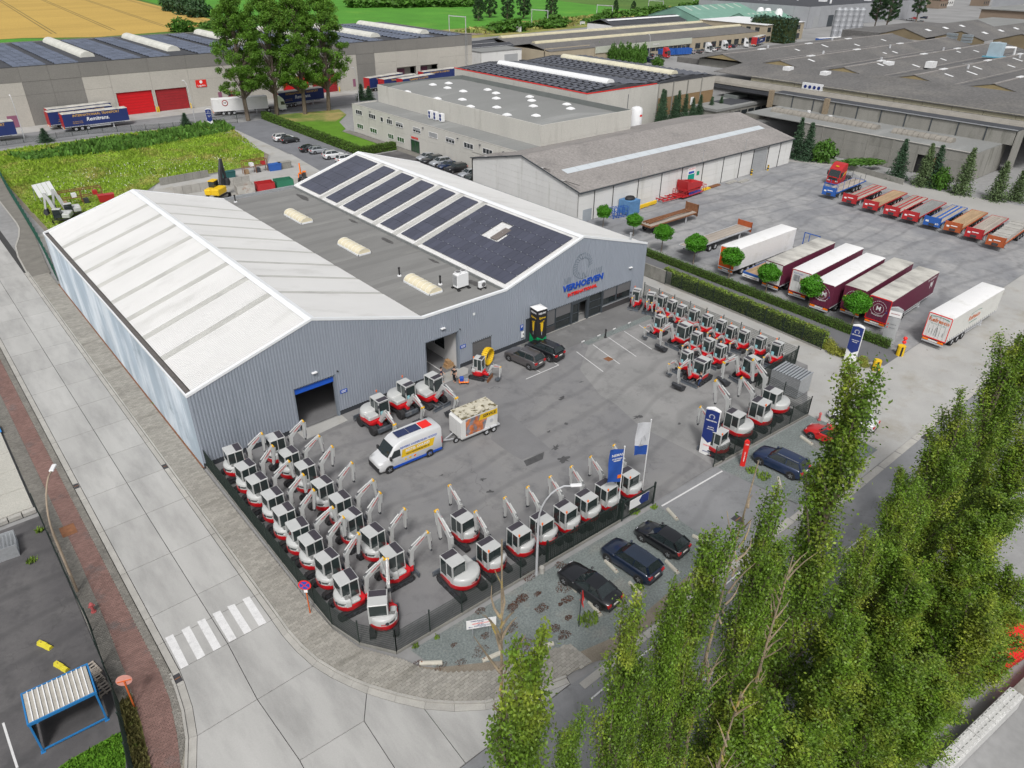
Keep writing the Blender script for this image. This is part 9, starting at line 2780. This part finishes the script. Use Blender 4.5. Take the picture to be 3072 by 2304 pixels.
def person(x, y, rz, label, shirt, trous, pose):
 t = thing('person', label, 'person', (x, y, .012), rz)
 def skin(name, V, E, Rd, m, parent):
  me = bpy.data.meshes.new(name)
  me.from_pydata(V, E, [])
  me.materials.append(m)
  o = obj(name, me, parent)
  o.modifiers.new('skin', 'SKIN')
  for i_, r_ in enumerate(Rd):
   me.skin_vertices[0].data[i_].radius = (r_, r_ * (.75 if r_ > .11 else 1))
  me.skin_vertices[0].data[0].use_root = True
  s_ = o.modifiers.new('sub', 'SUBSURF')
  s_.levels = s_.render_levels = 1
  return o
 ms_ = mat('skin_tone', (.5,.3,.22),.6, var=.03)
 st_ = pose
 hip, kneeL, kneeR, footL, footR = (0,0,.95),(.04 + st_, .1,.5),(.02 - st_, -.1,.5),(-.02 + st_ * 1.6,.11,.07),(-.04 - st_ * 1.6,-.11,.07)
 hl, hr = (.22 + st_, .28,.95),(.2 - st_, -.3,.93)
 V = [hip, (0,0,1.2),(0,0,1.42),(0,0,1.54),(.02,0,1.64),(.02,0,1.76),(0,.2,1.42),(.03,.27,1.18), hl, (0,-.2,1.42),(.03,-.28,1.16), hr, (0,.1,.92), kneeL, footL, (footL[0] + .18,.12,.04),(0,-.1,.92), kneeR, footR, (footR[0] + .18,-.12,.04)]
 E = [(0,1),(1,2),(2,3),(3,4),(4,5),(2,6),(6,7),(7,8),(2,9),(9,10),(10,11),(0,12),(12,13),(13,14),(14,15),(0,16),(16,17),(17,18),(18,19)]
 Rd = [.15,.14,.15,.06,.1,.085,.07,.048,.04,.07,.048,.04,.09,.062,.045,.04,.09,.062,.045,.04]
 for base, hb_, sy in ((8, hl, 1),(11, hr, -1)):
  pi = len(V)
  V.append((hb_[0] + .03, hb_[1], hb_[2] - .08))
  E.append((base, pi))
  Rd.append(.032)
  for k in range(4):
   V += [(hb_[0] + .05 + .006 * k, hb_[1] + (k - 1.5) * .02, hb_[2] - .13),(hb_[0] + .07, hb_[1] + (k - 1.5) * .02, hb_[2] - .165 - .008 * (k in (1,2)))]
   E += [(pi, len(V) - 2),(len(V) - 2, len(V) - 1)]
   Rd += [.009,.008]
  V += [(hb_[0] + .07, hb_[1] - sy * .02, hb_[2] - .06),(hb_[0] + .1, hb_[1] - sy * .015, hb_[2] - .09)]
  E += [(base, len(V) - 2),(len(V) - 2, len(V) - 1)]
  Rd += [.01,.009]
 skin('body', V, E, Rd, ms_, t)
 skin('shirt', [(0,0,.98),(0,0,1.2),(0,0,1.43),(0,.21,1.43),(.02,.25,1.27),(0,-.21,1.43),(.02,-.25,1.26)], [(0,1),(1,2),(2,3),(3,4),(2,5),(5,6)], [.17,.165,.165,.085,.07,.085,.07], shirt, t)
 skin('trousers', [(0,0,.97),(0,.1,.9), kneeL, (footL[0], footL[1], .12),(0,-.1,.9), kneeR, (footR[0], footR[1], .12)], [(0,1),(1,2),(2,3),(0,4),(4,5),(5,6)], [.165,.105,.08,.07,.105,.08,.07], trous, t)
 MB().loft([[(.0 + r_ * math.cos(k * .7854), r_ * .85 * math.sin(k * .7854), z) for k in range(8)] for r_, z in ((.1,1.68),(.112,1.74),(.1,1.82),(.05,1.86))]).build('hair', mat('dark_hair', (.03,.02,.015),.8), t, smooth=True)
 MB().loft([[(.11 + a, b, z) for a, b in ((0,-.02),(.03,0),(0,.02))] for z in (1.655,1.69)]).build('nose', ms_, t)
 return t
m_jean = mat('blue_jeans', (.04,.07,.17),.9, var=.1)
m_dkc = mat('black_cloth', (.015,.015,.018),.9)
m_nvc = mat('navy_cloth', (.02,.025,.06),.9)
person(23.62,-1.2, R(-40), 'man in navy shirt and grey work trousers walking from the workshop', m_nvc, mat('grey_work_trousers', (.12,.13,.17),.9, var=.2, vs=6),.08)
person(24.7,-1.95, R(-150), 'man in black clothes pulling the orange cart', m_dkc, m_dkc, .05)
person(43.3,-18.35, R(120), 'man in dark shirt and blue jeans standing beside a midi excavator', m_nvc, m_jean, .04)
# store along the white warehouse
t = thing('blue_container', 'faded blue shipping container with black tarpaulin by the warehouse', 'container', (80.3,24.1,0), R(2))
m_bc = mat('faded_blue', (.1,.22,.4),.7, var=.15, vs=1.5)
for k in range(9):
 MB().box(-1.35 + k * .3,-1.15 + k * .3,-1.25,1.2,.1,2.3).build('wall_rib', m_bc, t)
MB().box(-1.32,1.3,-1.2,1.15,.05,2.28).build('shell', m_bc, t)
MB().loft([[(r_ * math.cos(k * .7), r_ * .8 * math.sin(k * .7), z) for k in range(9)] for r_, z in ((.95,2.3),(1.0,2.5),(.75,2.75),(.3,2.85))]).build('tarpaulin', m_black, t, smooth=True)
for i in range(3):
 t = thing('blue_stillage', 'blue steel stillage frame beside the blue container, %s from the left' % ORD[i], 'frame', (76.2 + i * 1.0,23.9 - .25 * i, 0),0, 'blue stillages')
 for sx in (-.42,.42):
  for sy in (-.5,.5):
   MB().box(sx - .04, sx + .04, sy - .04, sy + .04,0,1.7).build('upright', m_flb, t)
 for z in (.1,.9,1.65):
  MB().box(-.42,.42,-.52,-.48, z, z + .06).box(-.42,.42,.48,.52, z, z + .06).box(-.44,-.4,-.48,.48, z, z + .06).box(.4,.44,-.48,.48, z, z + .06).build('rail', m_flb, t)
t = thing('lifting_beam', 'long yellow lifting beam lying against the white warehouse', 'beam', (85.2,24.3,0), R(3))
MB().box(-2.5,2.5,-.18,.18,.15,.65).build('girder', m_yell, t)
for x in (-2,0,2):
 MB().box(x - .1, x + .1,-.25,.25,0,.15).build('bearer', m_woodb, t)
t = thing('steel_frame_stack', 'flat red steel frame lying before the red hopper', 'frame', (91.3,24.6,0), R(-3))
for y in (-1.0,0,1.0):
 MB().box(-2.6,2.6, y - .08, y + .08,.3,.5).build('long_member', m_flr, t)
for x in (-2.4,-1.2,0,1.2,2.4):
 MB().box(x - .08, x + .08,-1.1,1.1,.48,.62).build('cross_member', m_flr, t)
t = thing('red_hopper', 'red concrete hopper machine with open tray by the warehouse', 'machine', (96.6,24.2,0), R(3))
MB().xz([(-2.0,1.0),(1.8,1.0),(2.3,2.2),(2.1,2.2),(1.6,1.2),(-1.6,1.2),(-2.2,3.0),(-2.5,3.0)], -1.1,1.1).build('tray', m_flr, t)
for sy in (-1.15,1.12):
 MB().xz([(-2.4,1.6),(2.1,1.6),(2.3,2.2),(-2.5,2.9)], sy, sy + .04).build('tray_side', m_flr, t)
MB().box(-2.6,2.8,-1.2,1.2,.35,.5).build('base', m_flr, t)
for k in range(9):
 MB().box(-1.6 + k * .45,-1.5 + k * .45,-1.15,-1.05,.5,1.0).build('roller', m_blue, t)
for x in (-3.4,-2.6,2.7,3.4):
 MB().box(x - .03, x + .03,-1.2,-1.14,.5,1.6).box(x - .03, x + .03,1.14,1.2,.5,1.6).box(x - .03, x + .03,-1.14,1.14,1.5,1.58).box(x - .03, x + .03,-1.14,1.14,1.0,1.06).build('guard_rail', m_flr, t)
MB().box(-3.5,3.5,-1.25,-1.15,1.54,1.6).box(-3.5,-2.5,-1.2,1.2,.38,.46).build('walkway', m_flr, t)
for i, (x, y) in enumerate(((101.5,24.4),(104.8,24.6),(109.5,24.2),(112,23.2))):
 t = thing('stacked_beams', 'pile of %s lying along the warehouse wall' % ('yellow braces', 'rusty bars', 'pale concrete lintels', 'short concrete kerbs')[i], 'pile', (x, y, 0), R(4))
 for k in range(5):
  MB().box(-1.5,1.5,-.4 + k * .18,-.26 + k * .18,.02 + .07 * (k % 2),.16 + .07 * (k % 2)).build('bar', (m_yell, m_rust, m_kerb, m_kerb)[i], t)
# back yard machines and bins
def digger(x, y, rz, label, mm, dark, sc):
 t = thing('crawler_excavator', label, 'excavator', (x, y, 0), rz, None, sc)
 for s_ in (-1,1):
  track_mesh(3.4,.8,.5).build('track', m_xt, t, loc=(0, s_ * 1.05,0))
 MB().cbox(-1.7,.9,-1.2,.1,1.0,2.0,.12).cbox(-1.7,-.3,.1,1.2,1.0,1.9,.12).build('body', mm, t)
 MB().cbox(-.2,1.2,.2,1.2,1.0,2.75,.08).build('cab', m_cg, t)
 MB().cbox(-.25,1.2,.18,1.22,2.72,2.85,.04).build('cab_roof', mm, t)
 MB().beam((.9,-.25,1.5),(1.6,-.25,4.2),.4,.6,.35,.7).beam((1.6,-.25,4.1),(2.1,-.25,5.6),.35,.6,.3,.4).build('boom', dark, t)
 MB().beam((2.1,-.25,5.7),(2.7,-.25,2.6),.3,.5,.25,.3).build('stick', dark, t)
 MB().xz([(2.4,2.6),(2.9,2.6),(3.2,1.9),(2.8,1.4),(2.3,1.6)], -.7,.2).build('bucket', m_xd, t)
 return t
digger(30.0,73.4, R(40), 'yellow crawler excavator with black boom behind the flat roof', m_yell, m_xd, 1.1)
digger(46.7,75.2, R(-120), 'small orange excavator behind the solar roof', m_refl, m_refl, .62)
for i, (x, y, lab) in enumerate(((6.6,76.6, 'stored white excavator nearest the green fence'),(8.4,78.8, 'stored white excavator behind the hall corner'))):
 digger(x, y, R(150 + 25 * i), lab, m_xw, m_xw, .8)
for i, (x, y, mm, lab) in enumerate(((35.2,74.4, mat('weathered_skip', (.42,.41,.38),.8, var=.2, vs=1, stain=(.25,.12,.07), ss=.8), 'weathered pale open skip behind the flat roof'),(38.5,73.4, m_flr, 'red open skip with debris behind the flat roof'),(42.0,73.2, mat('skip_green', (.03,.17,.1),.7), 'green open skip with blue sheets behind the flat roof'))):
 t = thing('open_skip', lab, 'skip', (x, y, 0), R(-8))
 for s_ in (-1,1):
  MB().box(-1.5,1.5, s_ * 1.15 - .04, s_ * 1.15 + .04,.1,1.5).build('side_wall', mm, t)
  MB().box(s_ * 1.5 - .04, s_ * 1.5 + .04,-1.1,1.1,.1,1.5).build('end_wall', mm, t)
 MB().box(-1.45,1.45,-1.1,1.1,.1,.7 if i else .2).build('contents', m_rust if i != 2 else m_soil, t)
for i, (x, y, w_, lab) in enumerate(((42.2,86,4.6, 'brown steel storage rack with pallets at the meadow edge'),(11.4,85,6.4, 'rusty low storage rack behind the white gable'))):
 t = thing('storage_rack', lab, 'rack', (x, y, 0), R(-2))
 for sx in (-w_ / 2,0, w_ / 2):
  for sy in (-.5,.5):
   MB().box(sx - .05, sx + .05, sy - .05, sy + .05,0,2.4).build('upright', m_rust, t)
 for z in (1.2,2.35):
  MB().box(-w_ / 2, w_ / 2,-.55,-.47, z, z + .12).box(-w_ / 2, w_ / 2,.47,.55, z, z + .12).build('beam', m_rust, t)
 for k in range(4):
  MB().box(-w_ / 2 + .2 + k * w_ / 4,-w_ / 2 + .9 + k * w_ / 4,-.45,.45,1.32 if k % 2 else .05,1.9 if k % 2 else .8).build('stored_crate', (m_woodb, m_unit, m_xd, m_flr)[k], t)
for i, (x, y, mm, lab) in enumerate(((36.6,85.2, mat('bin_green', (.02,.09,.09),.6), 'dark green waste container at the meadow edge'),(48,85.4, m_ocon, 'concrete bay wall at the back lane'),(14.8,83.6, m_flr, 'red and white object behind the white gable'),(45.8,85.2, m_flb, 'blue trimmed metal trough at the back lane'))):
 t = thing('storage_bin', lab, 'bin', (x, y, 0), R(-6))
 MB().loft([[(-1.1,-.5,0),(1.1,-.5,0),(1.1,.5,0),(-1.1,.5,0)], [(-1.25,-.6,1.2),(1.25,-.6,1.2),(1.25,.6,1.2),(-1.25,.6,1.2)]]).build('body', mm, t)
 MB().box(-1.28,1.28,-.63,.63,1.2,1.28).build('lid', mm if i else MATS['bin_green'], t)
t = thing('leaning_screen', 'white panel screen on metal legs by the green fence', 'screen', (7.2,90.5,0), R(20))
for k in range(4):
 MB().add([(-1.6 + k * .8,-.6,.9),(-.85 + k * .8,-.6,.9),(-.85 + k * .8,.5,2.9),(-1.6 + k * .8,.5,2.9)], [(0,1,2,3)]).build('screen_panel', m_unit, t)
for sx in (-1.5,1.5):
 MB().cyl((sx, -.6,.9),(sx, -1,0),.05, n=5).cyl((sx, .5,2.9),(sx, .9,0),.05, n=5).build('leg', m_alu, t)
for i, (x, y) in enumerate(((294,281),(355,289),(420,303),(230,272),(500,326))):
 t = thing('catenary_portal', 'steel railway catenary portal, %s along the track' % ORD[(1,2,3,0,4)[i]], 'portal', (x, y, 0), R(12), 'railway portals')
 for sy in (-5.5,5.5):
  MB().box(-.15,.15, sy - .15, sy + .15,0,8.2).build('mast', m_pvr, t)
 MB().box(-.12,.12,-5.5,5.5,7.7,8.1).build('crossbeam', m_pvr, t)
for i, (x, y, h_) in enumerate(((316,287,2.6),(320,273,1.6),(262,262,2.4))):
 t = thing('railway_cabinet', 'pale railway equipment cabinet, %s from the left' % ('second', 'third', 'first')[i], 'cabinet', (x, y, 0),0, 'railway cabinets')
 MB().box(-1.2,1.2,-.8,.8,0, h_).build('housing', m_unit, t)
 MB().box(-1.35,1.35,-.95,.95, h_, h_ + .12).build('lid', m_pvr, t)
